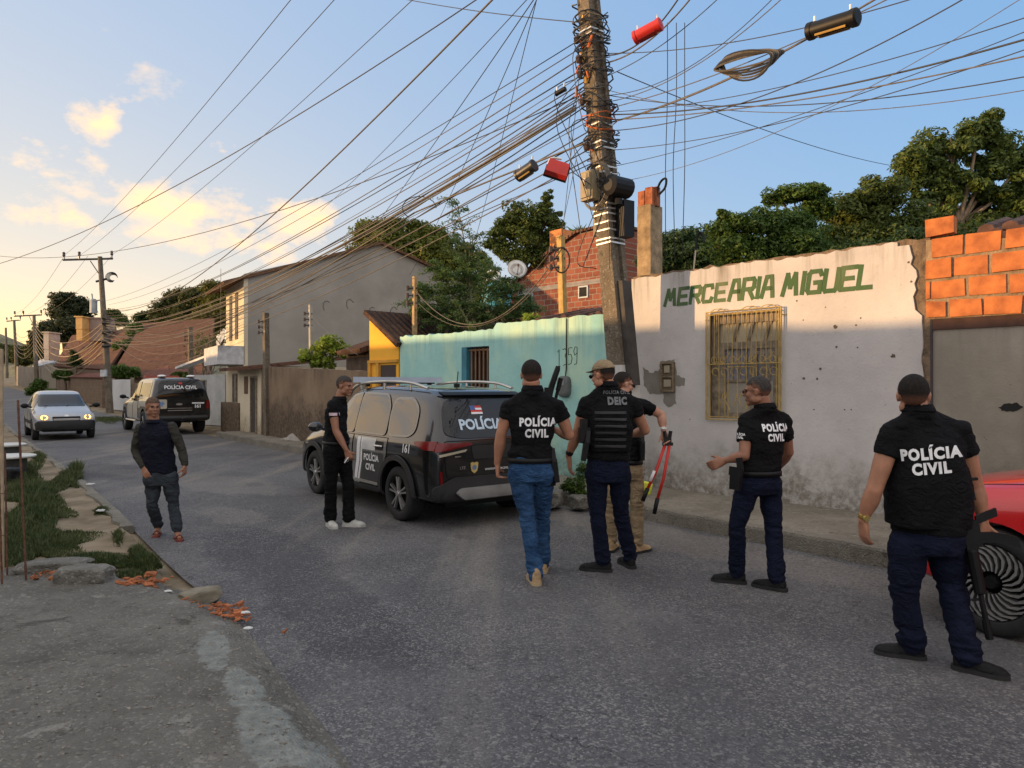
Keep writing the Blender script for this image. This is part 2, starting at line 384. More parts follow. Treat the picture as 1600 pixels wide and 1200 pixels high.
# ground to the horizon
ys = [-60, -20, -5, 2, 6, 10, 15, 20, 26, 32, 38, 42, 50, 60, 75, 90, 110, 125, 160, 220, 320, 500, 900, 2000]; xs = [-2000, -900, -400, -200, -120, -80, -50, -30, -15, 0, 15, 30, 60, 120, 300, 900, 2000]
g = sheet([[(x, y) for x in xs] for y in ys], 'ground', M_DIRT, lambda p: zf(p[1])-.03); struct(g)
# road
ra, la = resample(RK, 150), resample(LK, 150)
rows = [[l.lerp(r, k/14) for k in range(15)] for l, r in zip(la, ra)]
def zroad(p):
    return zf(p[1])+.012*nz(p, .5)-.006
rd = sheet(rows, 'road', M_ASPH, lambda p: zf(p[1])+.010*nz(p, .6) if p[1] < 60 else zf(p[1])); struct(rd)
# pavement on the right with a stone kerb
def offs(pl, d):
    out = []
    for i, p in enumerate(pl):
        t = (pl[min(i+1, len(pl)-1)]-pl[max(i-1, 0)]).normalized(); out.append(p+V((t.y, -t.x))*d)
    return out
def strip(pl, a, b, z0, z1, name, m, n=3, jz=.0, wob=0.0):
    A = offs(pl, a); B = offs(pl, b); mb = MB(); rings = []
    for p, q in zip(A, B):
        zz = zf(p.y); w = wob*nz(p, 2.2); j = jz*nz(p, 1.7, 3)
        rings.append([V((p.x+w, p.y+w, zz+z0)), V((p.x+w, p.y+w, zz+z1-.025+j)), V((p.x+w+(q.x-p.x)*.06, p.y+w+(q.y-p.y)*.06, zz+z1+j)), V((q.x, q.y, zz+z1+j*.5)), V((q.x, q.y, zz+z0))])
    mb.loft(rings, True); return mb.build(name, m, smooth=False)
def fine(pl, step):
    P = [V((a, b)) for a, b in pl]; out = []
    for a, b in zip(P, P[1:]):
        k = max(1, int((b-a).length/step))
        out += [a.lerp(b, i/k) for i in range(k)]
    return out+[P[-1]]
rkf = fine(RK[:11], .12)
struct(strip(rkf, 0, .16, -.1, .165, 'kerb', M_KERB, jz=.035, wob=.02))
struct(strip(fine(RK[:11], .5), .16, 3.4, -.1, .160, 'pavement', M_WALK, jz=.012))
lkf = fine([(-4.2, 7.9), (-4.75, 8.65), (-7.5, 12.3), (-11.2, 16.96), (-16.3, 23.4), (-25.6, 35.4), (-31.5, 42.5)], .12)
struct(strip(lkf, -.13, 0, -.1, .055, 'kerb', M_KERB, jz=.04, wob=.05))
# dirt verge, left
lv = fine([(-2.62, 5.75), (-2.98, 6.24), (-4.75, 8.65), (-7.5, 12.3), (-11.2, 16.96), (-16.3, 23.4), (-25.6, 35.4), (-31.5, 42.5), (-52, 67)], .25)
rows = [[V((p.x, p.y))+V((q.x-p.x, q.y-p.y))*(k/26) for k in range(27)] for p, q in zip(offs(lv, -.12), offs(lv, -7))]
struct(sheet(rows, 'dirt_verge', M_DIRT, lambda p: zf(p[1])+.035+.05*nz(p, .9)+.02*nz(p, 4)))
# rough concrete pad in the foreground
edge = [gd(395, 1000), gd(440, 1060), gd(500, 1130), gd(548, 1200), V((-.35, 2.4, 0)), V((.35, 1.2, 0)), V((1.5, -1, 0))]
edge = [gd(180, 900), gd(300, 935), gd(360, 965)]+edge
pts = smoothpath([V((p.x, p.y, 0)) for p in edge], 12)
rows = []
for i, p in enumerate(pts):
    far = V((-6.5, 5.9-.6*(i/len(pts))*12, 0)); rows.append([p.lerp(far, (k/70)**1.3) for k in range(71)])
PADP = pts[::3]
def padz(p):
    d = min((V((p[0], p[1], 0))-q).length for q in PADP); e = min(1, d/.22)
    return .004+.085*e*e*(3-2*e)+.014*nz(p, 2.1)*e+.008*nz(p, 9)*e+.004*nz(p, 25)*e
struct(sheet(rows, 'driveway', M_PAD, padz))
# far hills
def hill(cx, cy, rx, ry, h, name='hill', m=None, n=40):
    vs = []; fs = []
    for i in range(n+1):
        for j in range(n+1):
            a = -1+2*i/n; b = -1+2*j/n; r = min(1, math.hypot(a, b)); z = h*(math.cos(math.pi*r)*.5+.5)*(1+.35*noise.noise(V((a*3+cx, b*3, 0))))
            vs.append((cx+a*rx, cy+b*ry, z))
    fs = [(i*(n+1)+j, (i+1)*(n+1)+j, (i+1)*(n+1)+j+1, i*(n+1)+j+1) for i in range(n) for j in range(n)]
    me = bpy.data.meshes.new(name); me.from_pydata(vs, [], fs); return struct(link(name, me, m, smooth=True))
M_HILL = mat('far_hill', (.17, .155, .09), .95, var=.4, sc=.05, bmp=.8, bs=.3, bd=2)  # distance haze put into the hill colour
hill(-640, 800, 260, 120, 66, m=M_HILL); hill(-330, 600, 200, 90, 30, m=M_HILL); hill(60, 600, 400, 110, 14, m=M_HILL)

# ---------------------------------------------------------------- wall frame on the right side of the street
P0 = V((3.13, 9.13, 0)); WU = V((.696, -.718, 0)).normalized(); WN = V((-.718, -.696, 0)).normalized()
def wp(s, z, d=0): return P0+WU*s+UP*z+WN*d
def plaster(name, base, hi, grime=(.16, .14, .10), dirt_h=.9, streak=.5, blobl=None, bl_col=(.2, .19, .17), topdark=None, tint=None):
    m, nt, b, P = newmat(name, .88, 0, .25)
    c = ramp(nt, noise_(nt, P, .9, 6, .6), [(.3, base), (.7, hi)])
    if tint:                                                # worn second coat of another colour
        c = mixc(nt, mrange(nt, noise_(nt, P, 1.1, 5, .6, (1, 1, .45)), .45, .62, 0, .85), c, tint)
    se = nn(nt, 'ShaderNodeSeparateXYZ'); nt.links.new(P, se.inputs[0]); z = se.outputs[2]
    st = noise_(nt, P, 6, 5, .65, (1, 1, .07))
    if topdark: zt = mrange(nt, z, topdark-.75, topdark+.05)
    else: zt = .35
    c = mixc(nt, mth(nt, 'MULTIPLY', mrange(nt, st, .46, .74, 0, streak), zt), c, grime)
    fine_ = noise_(nt, P, 11, 7, .72)
    lo = mth(nt, 'SUBTRACT', mth(nt, 'ADD', .2, mth(nt, 'MULTIPLY', noise_(nt, P, 2.2, 7, .7), dirt_h*1.7)), z)
    c = mixc(nt, mth(nt, 'MULTIPLY', mrange(nt, lo, -.25, .55, 0, .9), mrange(nt, fine_, .35, .62, .35, 1)), c, grime)
    c = mixc(nt, mrange(nt, noise_(nt, P, 26, 4, .6), .70, .76, 0, .75), c, tuple(x*.5 for x in grime))
    c = mixc(nt, mrange(nt, fine_, .55, .8, 0, .25), c, grime)
    nt.links.new(c, b.inputs['Base Color'])
    h = mth(nt, 'ADD', noise_(nt, P, 3, 4, .5), mth(nt, 'MULTIPLY', noise_(nt, P, 40, 6, .65), .25)); bump(nt, b, h, .5, .03)
    return m
M_WHITE = plaster('old_white_plaster', (.44, .42, .41), (.60, .575, .555), grime=(.15, .13, .095), dirt_h=.58, topdark=3.25, streak=.85)
M_TEAL = plaster('teal_limewash', (.26, .51, .50), (.39, .65, .60), grime=(.13, .20, .17), dirt_h=.5, topdark=2.7, streak=.7, tint=(.48, .66, .50))
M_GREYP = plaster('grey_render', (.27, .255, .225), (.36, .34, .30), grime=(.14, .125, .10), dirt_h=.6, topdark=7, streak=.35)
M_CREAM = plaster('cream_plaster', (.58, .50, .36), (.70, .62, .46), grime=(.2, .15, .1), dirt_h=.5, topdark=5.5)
M_YEL = plaster('yellow_paint', (.80, .40, .045), (.88, .47, .06), grime=(.25, .13, .04), dirt_h=.4, topdark=3.3)
M_BRWN = plaster('bare_brown_render', (.15, .105, .07), (.26, .19, .13), grime=(.055, .042, .03), dirt_h=1.2, topdark=2.2, streak=1)
M_PANEL = plaster('cement_sheet', (.24, .22, .18), (.36, .33, .28), grime=(.10, .08, .06), dirt_h=.7, topdark=2.3, streak=.4)
M_BROWNM = mat('crumbled_mortar', (.16, .115, .075), .95, var=.5, sc=9, bmp=.9, bs=25, bd=.03)
M_WOOD = mat('weathered_wood', (.22, .18, .13), .85, var=.45, sc=12, bmp=.4, bs=60)
M_IRON = mat('ochre_iron', (.36, .25, .07), .6, var=.35, sc=14, bmp=.2)
M_RUST = mat('rusty_iron', (.13, .06, .035), .8, .2, var=.5, sc=25, bmp=.4)
M_DARK = mat('dark_room', (.012, .012, .012), .9, var=.2, bmp=0)
M_GLASSY = mat('dull_pane', (.20, .21, .27), .25, var=.2, sc=2, bmp=0)
M_BLK = mat('black_plastic', (.007, .007, .0075), .5, var=.3, sc=8, bmp=.1, spec=.25)
def bricks_mat(name, c1, c2, mortar, sx, wu, scale=1.0, ms=.02, w=.22, h=.075):
    m, nt, b, P = newmat(name, .9, 0, .2)
    d = nn(nt, 'ShaderNodeVectorMath', operation='DOT_PRODUCT'); nt.links.new(P, d.inputs[0]); d.inputs[1].default_value = tuple(wu)
    se = nn(nt, 'ShaderNodeSeparateXYZ'); nt.links.new(P, se.inputs[0]); cb = nn(nt, 'ShaderNodeCombineXYZ')
    nt.links.new(d.outputs['Value'], cb.inputs[0]); nt.links.new(se.outputs[2], cb.inputs[1])
    br = nn(nt, 'ShaderNodeTexBrick'); nt.links.new(cb.outputs[0], br.inputs['Vector'])
    br.inputs['Scale'].default_value = scale; br.inputs['Mortar Size'].default_value = ms; br.inputs['Brick Width'].default_value = w; br.inputs['Row Height'].default_value = h
    br.inputs['Color1'].default_value = (*c1, 1); br.inputs['Color2'].default_value = (*c2, 1); br.inputs['Mortar'].default_value = (*mortar, 1); br.inputs['Mortar Smooth'].default_value = .3
    c = mixc(nt, mrange(nt, noise_(nt, P, 1.7, 6, .65), .5, .75, 0, .5), br.outputs['Color'], tuple(x*.5 for x in c1))
    nt.links.new(c, b.inputs['Base Color']); bump(nt, b, mth(nt, 'SUBTRACT', mth(nt, 'MULTIPLY', noise_(nt, P, 30, 5), .4), br.outputs['Fac']), .6, .02); return m
M_HBRICK = mat('fired_clay', (.34, .10, .03), .9, var=.22, sc=5, bmp=.8, bs=40, c2=(.60, .20, .055))
M_CLAY = mat('clay_chips', (.36, .12, .045), .9, var=.55, sc=9, bmp=.4)
M_MORT = mat('rough_mortar', (.26, .19, .12), .95, var=.4, sc=8, bmp=1, bs=30, bd=.02)
M_GREEN = plaster('worn_green_paint', (.045, .095, .04), (.085, .15, .06), grime=(.22, .22, .14), dirt_h=0, streak=.6, topdark=3.0)
def rough_wall(mb, s0, s1, zt, th, holes=(), fr=wp, cell=.12, jag=.02, zb=0, hl=.10):
    """wall of given thickness: its top edge crumbles; holes = (s0,s1,z0,z1)"""
    cuts = sorted(set([s0, s1]+[h for q in holes for h in q[:2]])); ss = []
    for a, b in zip(cuts, cuts[1:]):
        k = max(1, round((b-a)/cell)); ss += [a+(b-a)*i/k for i in range(k)]
    ss.append(s1)
    top = {i: (zt(s) if callable(zt) else zt)+jag*noise.noise(V((s*7, 1, 2)))+jag*.8*noise.noise(V((s*23, 5, 2))) for i, s in enumerate(ss)}
    for i in range(len(ss)-1):
        a, b = ss[i], ss[i+1]; mid = (a+b)/2
        segs = [(zb, None)]
        for h in holes:
            if h[0]-1e-6 <= mid <= h[1]+1e-6: segs = [(zb, h[2]), (h[3], None)] if h[2] > zb else [(h[3], None)]
        for z0, z1 in segs:
            za = top[i] if z1 is None else z1; zb_ = top[i+1] if z1 is None else z1
            mb.add([fr(a, z0, 0), fr(b, z0, 0), fr(b, zb_, 0), fr(a, za, 0), fr(a, z0, -th), fr(b, z0, -th), fr(b, zb_, -th), fr(a, za, -th)],
                   [(0, 1, 2, 3), (5, 4, 7, 6), (3, 2, 6, 7), (0, 4, 5, 1)]+([(0, 3, 7, 4)] if i == 0 or any(abs(a-h[1]) < 1e-6 for h in holes) else [])+([(1, 5, 6, 2)] if i == len(ss)-2 or any(abs(b-h[0]) < 1e-6 for h in holes) else []))
# ---- white grocery wall
gro = thing('grocery_house', 'old white plastered grocery wall with green painted lettering and a grilled window', 'house', wp(0, 0))
b = MB(); rough_wall(b, -1.95, 2.0, 3.23, .16, [(-.666, .35, 1.18, 2.58)], fr=lambda s, z, d: wp(s, z, d-.025), jag=.03); b.build('masonry_core', M_BROWNM, gro)
# plaster skin with ragged edges
zt = lambda s: 3.25-.02*max(0, math.sin(s*3))
b = MB()
def skin(s0, s1):
    n = max(1, round((s1-s0)/.06))
    for i in range(n):
        a = s0+(s1-s0)*i/n; c = s0+(s1-s0)*(i+1)/n; mid = (a+c)/2
        ta = zt(a)-.03-.05*abs(noise.noise(V((a*5, 3, 0))))-.02*noise.noise(V((a*25, 3, 0))); tc = zt(c)-.03-.05*abs(noise.noise(V((c*5, 3, 0))))-.02*noise.noise(V((c*25, 3, 0)))
        segs = [(0, 1.18), (2.58, None)] if -.666 < mid < .35 else [(0, None)]
        for z0, z1 in segs:
            za, zc = (ta, tc) if z1 is None else (z1, z1)
            b.add([wp(a, z0), wp(c, z0), wp(c, zc), wp(a, za), wp(a, z0, -.025), wp(c, z0, -.025), wp(c, zc, -.025), wp(a, za, -.025)], [(0, 1, 2, 3), (3, 2, 6, 7), (0, 3, 7, 4), (1, 5, 6, 2), (0, 4, 5, 1)])
skin(-1.95, -.666); skin(-.666, .35); skin(.35, 1.68)
# ragged right margin: rows of skin that stop at uneven places
rows_ = 44
for i in range(rows_):
    z0 = 3.17*i/rows_; z1 = 3.17*(i+1)/rows_; zm = (z0+z1)/2
    def e(z): return (1.93+.03*noise.noise(V((0, z*5, 1)))) if z < 2.4 else 1.86+.07*noise.noise(V((0, z*6, 1)))+.05*noise.noise(V((0, z*19, 4)))-(.06 if z > 2.95 else 0)
    a, c = e(z0), e(z1)
    b.add([wp(1.68, z0), wp(a, z0), wp(c, z1), wp(1.68, z1), wp(1.68, z0, -.025), wp(a, z0, -.025), wp(c, z1, -.025), wp(1.68, z1, -.025)], [(0, 1, 2, 3), (1, 5, 6, 2), (3, 2, 6, 7), (0, 4, 5, 1)])
b.build('plaster_face', M_WHITE, gro, fix=True)
# chips and holes
b = MB(); rnd = random.Random(3)
for (px, py, r) in ((1396, 556, .024), (1282, 576, .015), (1305, 510, .022), (1307, 542, .012), (1338, 508, .012), (1277, 592, .014), (1256, 591, .018), (1340, 543, .01), (1255, 500, .008), (1290, 480, .008), (1345, 497, .008), (1320, 640, .008), (1180, 690, .01), (1330, 640, .008), (1078, 655, .01), (1245, 470, .01), (1272, 640, .008), (1420, 410, .012), (1424, 440, .012)):
    k = (px-800)/FP; t = (P0.x-k*P0.y)/(.696+k*.718); p = P0+V((-.696, .718, 0))*t; z = CH-(py-HY)/FP*p.y; s = -t
    poly = [(s+r*math.cos(a)*(1+.4*rnd.uniform(-1, 1)), z+r*math.sin(a)*(1+.4*rnd.uniform(-1, 1))) for a in [2*math.pi*i/9 for i in range(9)]]
    b.prism(poly, wp(0, 0), WU, UP, WN, -.01, .003)
b.build('plaster_chip', mat('exposed_render', (.10, .085, .065), .95, bmp=.6), gro)['label'] = 'small dark chips knocked out of the plaster'
# peeled grey patch
def jagpoly(pts, j, n=5, seed=1):
    rr = random.Random(seed); out = []
    for i in range(len(pts)):
        a, c = V(pts[i]), V(pts[(i+1) % len(pts)])
        for k in range(n): p = a.lerp(c, k/n); out.append((p.x+rr.uniform(-j, j), p.y+rr.uniform(-j, j)))
    return out
b = MB(); b.prism(jagpoly([(-1.74, 1.88), (-1.6, 1.80), (-1.46, 1.84), (-1.44, 1.97), (-1.22, 1.98), (-1.17, 1.76), (-1.04, 1.72), (-1.05, 1.62), (-1.2, 1.60), (-1.19, 1.37), (-1.30, 1.30), (-1.38, 1.36), (-1.40, 1.50), (-1.62, 1.50), (-1.72, 1.62)], .012), wp(0, 0), WU, UP, WN, -.01, .004)
b.build('bare_cement_patch', mat('bare_cement', (.20, .185, .16), .95, var=.2, sc=5, bmp=.5), gro)
mb_ = thing('meter_box', 'small rusty recessed meter box in a peeled patch of the white wall', 'meter box', wp(-1.31, 1.53, .0))
b = MB(); b.prism([(-1.42, 1.53), (-1.2, 1.53), (-1.2, 1.95), (-1.42, 1.95)], wp(0, 0), WU, UP, WN, .0, .02); b.build('backplate', mat('old_box', (.12, .09, .055), .8, var=.4, sc=20), mb_)
b = MB()
for q in ((-1.42, -1.395, 1.53, 1.95), (-1.225, -1.2, 1.53, 1.95), (-1.395, -1.225, 1.925, 1.95), (-1.395, -1.225, 1.53, 1.555), (-1.395, -1.225, 1.73, 1.75)):
    b.prism([(q[0], q[2]), (q[1], q[2]), (q[1], q[3]), (q[0], q[3])], wp(0, 0), WU, UP, WN, .02, .05)
b.build('rim', mat('rim_brown', (.17, .13, .08), .8, var=.4, sc=20), mb_)
b = MB(); b.prism([(-1.36, 1.80), (-1.27, 1.80), (-1.27, 1.90), (-1.36, 1.90)], wp(0, 0), WU, UP, WN, .02, .035); b.prism([(-1.37, 1.60), (-1.25, 1.60), (-1.25, 1.70), (-1.37, 1.70)], wp(0, 0), WU, UP, WN, .02, .032)
b.build('dial_window', mat('pale_dial', (.35, .30, .22), .5), mb_)
# lettering, painted by hand with slanted angular strokes
GL = {'M': [[(0, 0), (.18, 1), (.42, .35), (.66, 1), (.84, 0)]], 'E': [[(.72, 1), (0, 1), (0, 0), (.72, 0)], [(0, .5), (.6, .5)]],
      'R': [[(0, 0), (0, 1), (.62, 1), (.70, .9), (.70, .58), (.60, .48), (0, .48)], [(.38, .48), (.72, 0)]], 'C': [[(.68, .82), (.62, 1), (.1, 1), (0, .88), (0, .12), (.1, 0), (.62, 0), (.70, .2)]],
      'A': [[(0, 0), (.2, 1), (.52, 1), (.72, 0)], [(.1, .42), (.62, .42)]], 'I': [[(.1, 0), (.1, 1)]], 'G': [[(.72, .82), (.62, 1), (.1, 1), (0, .88), (0, .12), (.1, 0), (.72, 0), (.72, .46), (.4, .46)]],
      'U': [[(0, 1), (0, .1), (.1, 0), (.62, 0), (.72, .1), (.72, 1)]], 'L': [[(0, 1), (0, 0), (.68, 0)]],
      'O': [[(0, .1), (.1, 0), (.6, 0), (.7, .1), (.7, .9), (.6, 1), (.1, 1), (0, .9), (0, .1)]]}
def stroke(mb, pts, w, o, u, up, n, d):
    for k, (a, c) in enumerate(zip(pts, pts[1:])):
        a, c = V(a), V(c); t = (c-a).normalized(); q = V((-t.y, t.x))*w/2; e = t*w*.38
        p = [a-q-e, c-q+e, c+q+e, a+q-e]; mb.prism([(x.x, x.y) for x in p], o, u, up, n, -.004, d+k*.0004)
def lettering(mb, txt, s, z, h, adv, o, u, up, n, w, slant=.16, d=.003, sq=1.0):
    for ch in txt:
        if ch == ' ': s += adv*.55; continue
        for k, st in enumerate(GL[ch]):
            stroke(mb, [(s+(x*sq+y*slant)*h, z+y*h) for x, y in st], w, o, u, up, n, d+k*.0008)
        s += (adv if ch not in 'IM' else adv*(.42 if ch == 'I' else 1.14))
    return s
b = MB()
e_ = lettering(b, 'MERCE', -1.37, 2.755, .215, .192, wp(0, 0), WU, UP, WN, .050, .15, sq=.88)
e2 = lettering(b, 'ARIA', e_+.01, 2.745, .25, .187, wp(0, 0), WU, UP, WN, .055, .15, sq=.82)
lettering(b, 'MIGUEL', e2+.09, 2.745, .25, .198, wp(0, 0), WU, UP, WN, .055, .15, sq=.82)
b.build('painted_lettering', M_GREEN, gro)
# window
win = MB()
for q in ((-.666, -.56, 1.18, 2.58), (.27, .35, 1.18, 2.58), (-.56, .27, 2.44, 2.58), (-.56, .27, 2.10, 2.19), (-.56, .27, 1.18, 1.26), (-.56, -.47, 1.26, 2.10), (-.12, -.02, 1.26, 2.10), (.2, .27, 1.26, 2.10)):
    win.prism([(q[0], q[2]), (q[1], q[2]), (q[1], q[3]), (q[0], q[3])], wp(0, 0), WU, UP, WN, -.14, -.075)
for s in (-.38, -.17, .06): win.prism([(s, 2.19), (s+.04, 2.19), (s+.11, 2.44), (s+.07, 2.44)], wp(0, 0), WU, UP, WN, -.13, -.085)
wf = win.build('window', M_WOOD, gro)
for (a, c, z0, z1, m) in ((-.47, -.12, 1.68, 2.10, M_GLASSY), (-.02, .2, 1.68, 2.10, M_GLASSY), (-.47, -.12, 1.26, 1.68, M_PANEL), (-.02, .2, 1.26, 1.68, M_PANEL), (-.56, .27, 2.19, 2.44, mat('pale_board', (.42, .36, .25), .9))):
    q = MB(); q.prism([(a, z0), (c, z0), (c, z1), (a, z1)], wp(0, 0), WU, UP, WN, -.135, -.11); q.build('pane', m, wf)
q = MB()
for s in (-.40, -.30, -.2, .04, .12): q.prism([(s, 1.68), (s+.035, 1.68), (s+.035, 2.1), (s, 2.1)], wp(0, 0), WU, UP, WN, -.11, -.095)
q.prism([(-.47, 1.66), (-.12, 1.66), (-.12, 1.70), (-.47, 1.70)], wp(0, 0), WU, UP, WN, -.11, -.09); q.build('glazing_bar', M_WOOD, wf)
g = MB(); T = lambda pts, r=.007: g.tube([wp(s, z, d) for s, z, d in pts], r, 6)
D = .055
for s0 in (-.68, -.655, .34, .365): T([(s0, 1.16, D), (s0, 2.60, D)], .009)
for z in (1.165, 1.20, 1.90, 2.56, 2.60): T([(-.68, z, D), (.365, z, D)], .008)
for i in range(15):
    s = -.62+i*.066
    T([(s, 2.58, D), (s-.006, 1.9, D)], .0055)
    if i % 2 == 0: T([(s, 1.9, D), (s, 1.17, D)], .0055)
for i in range(7):
    s = -.56+i*.135
    T([(s+.045*math.cos(a)*.9, 1.955+.045*math.sin(a), D) for a in [2*math.pi*k/12 for k in range(13)]], .005)
    T([(s+.02+.05*math.cos(a), 1.80+.05*math.sin(a), D) for a in [math.pi*k/8*1.6 for k in range(9)]], .005)
for k in range(4):
    s = -.45+k*.2
    T([(s-.02, 1.92, D+.004), (s+.05, 1.96, D+.004), (s+.12, 2.05, D+.004)], .006)
    T([(s-.02, 1.35, D), (s+.02, 1.5, D), (s+.09, 1.55, D), (s+.05, 1.42, D), (s+.12, 1.30, D)], .006)
T([(-.4, 1.8, D), (-.4, 1.2, D)], .006); T([(-.36, 1.86, D+.01), (0.0, 1.86, D+.01), (.0, 1.5, D+.01)], .007)
for s0 in (-.5, -.05, .2): T([(s0-.12, 2.60, D), (s0-.05, 2.635, D), (s0+.05, 2.635, D), (s0+.12, 2.60, D)], .006)
for (s, z) in ((-.68, 1.25), (-.68, 2.5), (.365, 1.25), (.365, 2.5)): T([(s, z, D), (s+(-.05 if s < 0 else .05), z, -.01)], .009)
gr = g.build('window_grille', M_IRON, gro)
# door panel and brick infill
b = MB(); b.prism([(2.02, 0.16), (2.86, .16), (2.86, 2.22), (2.02, 2.22)], wp(0, 0), WU, UP, WN, -.09, -.05); pn = b.build('cement_panel', M_PANEL, gro)
b = MB(); b.prism(jagpoly([(2.62, 1.39), (2.68, 1.44), (2.78, 1.44), (2.83, 1.40), (2.77, 1.36), (2.66, 1.355)], .008, 4), wp(0, 0), WU, UP, WN, -.06, -.046)
b.build('burnt_hole', M_DARK, pn)
b = MB(); b.prism([(1.93, .16), (2.02, .16), (2.02, 2.34), (1.93, 2.34)], wp(0, 0), WU, UP, WN, -.16, -.027); b.build('door_jamb', mat('dark_jamb', (.045, .04, .045), .9, bmp=.5), gro)
b = MB(); b.prism([(2.02, 2.22), (2.9, 2.22), (2.9, 2.335), (2.02, 2.335)], wp(0, 0), WU, UP, WN, -.16, -.03); b.build('lintel', mat('dark_lintel', (.07, .035, .025), .9, bmp=.6, var=.5), gro)
b = MB(); b.prism([(2.86, .16), (3.02, .16), (3.02, 2.22), (2.86, 2.22)], wp(0, 0), WU, UP, WN, -.16, -.02); b.build('brick_jamb', mat('jamb_brick', (.34, .16, .09), .9, var=.4, bmp=.6), gro)
b = MB(); rough_wall(b, 1.96, 5.6, lambda s: 3.12 if s > 2.4 else 3.2, .14, fr=lambda s, z, d: wp(s, z, d-.022), zb=2.335, jag=.02); b.build('brick_mortar', M_MORT, gro)
b = MB(); rr = random.Random(5); z = 2.35
for r_, (h, off) in enumerate(((.175, -.13), (.19, .05), (.20, -.07), (.20, .04), (.19, -.05))):
    s = 1.965+(off if off < 0 else off-.34)
    while s < (5.5 if r_ < 4 else 2.44):
        a = max(s, 1.965); c = s+.305+rr.uniform(-.018, .018)
        if c > 1.99 and (r_ < 4 or c < 2.5):
            j = lambda: rr.uniform(-.010, .010)
            b.prism([(a+j(), z+j()), (c+j(), z+j()), (c+j(), z+h+j()), (a+j(), z+h+j())], wp(0, 0), WU, UP, WN, -.12, -.004+j()*.8)
        s = c+rr.uniform(.018, .055)
    z += h+.030
b.build('hollow_bricks', M_HBRICK, gro)
b = MB(); rough_wall(b, 3.02, 5.6, 2.33, .16, fr=lambda s, z, d: wp(s, z, d-.01), jag=0); b.build('rendered_wall', M_PANEL, gro)
# broken roof edge behind the bricks
b = MB()
for k in range(14):
    s = 2.5+k*.21; b.tube([wp(s, 3.22, -.1), wp(s+.02, 3.42, -.9)], .085, 8); b.tube([wp(s+.1, 3.17, -.06), wp(s+.12, 3.36, -.85)], .07, 8)
b.prism([(2.46, 3.12), (5.4, 3.12), (5.4, 3.19), (2.46, 3.19)], wp(0, 0), WU, UP, WN, -1.2, -.02)
M_TILED = mat('old_roof_tile', (.085, .045, .035), .92, var=.6, sc=6, bmp=.5, bs=25); b.build('roof_tiles', M_TILED, gro)
# pillar stub
pl = thing('masonry_pillar', 'stub of rough plastered pillar with broken brick top standing above the white wall corner', 'pillar', wp(-1.78, 3.2, -.22))
b = MB(); rings = []
for k in range(14):
    z = 3.05+k*.094; w = .118+.006*noise.noise(V((z*6, 0, 0)))
    rings.append([wp(-1.78+w*x+.01*nz((x*3, z*9), 1), z, -.22+.15*y) for x, y in ((-1, -1), (0, -1.02), (1, -1), (1.02, 0), (1, 1), (0, 1.03), (-1, 1), (-1.02, 0))])
b.loft(rings); b.build('shaft', mat('pillar_plaster', (.30, .22, .13), .92, var=.45, sc=6, bmp=.8, bs=18, bd=.02), pl)
b = MB()
for x, y, dz in ((-.07, .06, .0), (.06, .07, .03), (.05, -.05, .01), (-.06, -.06, -.03), (.09, .0, .04)): b.box(wp(-1.78+x, 4.36+dz, -.22+y), (.11, .12, .28), rz=R(44+x*80))
b.build('brick_cap', mat('broken_clay', (.30, .10, .045), .92, var=.5, sc=12, bmp=.8), pl)
b = MB(); b.tube(smoothpath([wp(-1.66, 4.25, -.2), wp(-1.62, 4.52, -.2), wp(-1.55, 4.62, -.2), wp(-1.48, 4.62, -.2), wp(-1.50, 4.5, -.2), wp(-1.60, 4.42, -.2)], 6), .017); b.build('hose', M_BLK, pl)
ps = thing('service_pipe', 'thin bent pipe sticking up above the white wall in front of dark trees', 'pipe', wp(-.95, 3.2, -.1))
b = MB(); b.tube([wp(-.97, 3.2, -.1), wp(-.93, 3.52, -.1)], .012); b.build('steel_tube', mat('pipe_steel', (.45, .38, .28), .5, .3), ps)
b = MB(); b.tube(smoothpath([wp(-.93, 3.50, -.1), wp(-.91, 3.66, -.1), wp(-.87, 3.73, -.1), wp(-.82, 3.70, -.1), wp(-.80, 3.60, -.1)], 6), .017); b.build('hose_bend', M_BLK, ps)

# ---- teal house
teal = thing('teal_house', 'low turquoise limewashed house with a barred window and hand painted numerals', 'house', wp(-5, 0))
b = MB(); rough_wall(b, -7.84, -1.98, lambda s: 2.62 if s < -4.95 else 2.72, .2, [(-5.86, -5.09, 1.05, 2.33)], jag=.035, cell=.1); b.build('wall', M_TEAL, teal)
b = MB()
b.prism([(-5.86, 1.05), (-5.72, 1.05), (-5.72, 2.33), (-5.86, 2.33)], wp(0, 0), WU, UP, WN, -.19, -.003); b.build('shutter', mat('blue_board', (.035, .17, .23), .7), teal)
b = MB(); b.prism([(-5.86, 1.05), (-5.09, 1.05), (-5.09, 2.33), (-5.86, 2.33)], wp(0, 0), WU, UP, WN, -.6, -.22); w_ = b.build('window', M_DARK, teal)
b = MB()
for i in range(6): b.tube([wp(-5.66+i*.112, 1.05, -.08), wp(-5.66+i*.112, 2.3, -.08)], .017, 6)
for z in (1.08, 2.27): b.tube([wp(-5.72, z, -.08), wp(-5.09, z, -.08)], .022, 6)
b.build('bars', mat('brown_bars', (.22, .11, .055), .7, var=.3), w_)
b = MB(); dg = [[[(0, .85), (.22, 1), (.22, 0)], [(.0, 0), (.36, 0)]], [[(0, .95), (.3, 1), (.5, .85), (.3, .55), (.5, .4), (.45, .08), (.1, 0)]], [[(.55, 1), (.1, .98), (.08, .58), (.4, .6), (.55, .35), (.4, .05), (.05, 0)]], [[(.5, .62), (.2, .5), (.08, .75), (.25, 1), (.5, .95), (.5, .5), (.45, 0), (.15, -.05)]]]
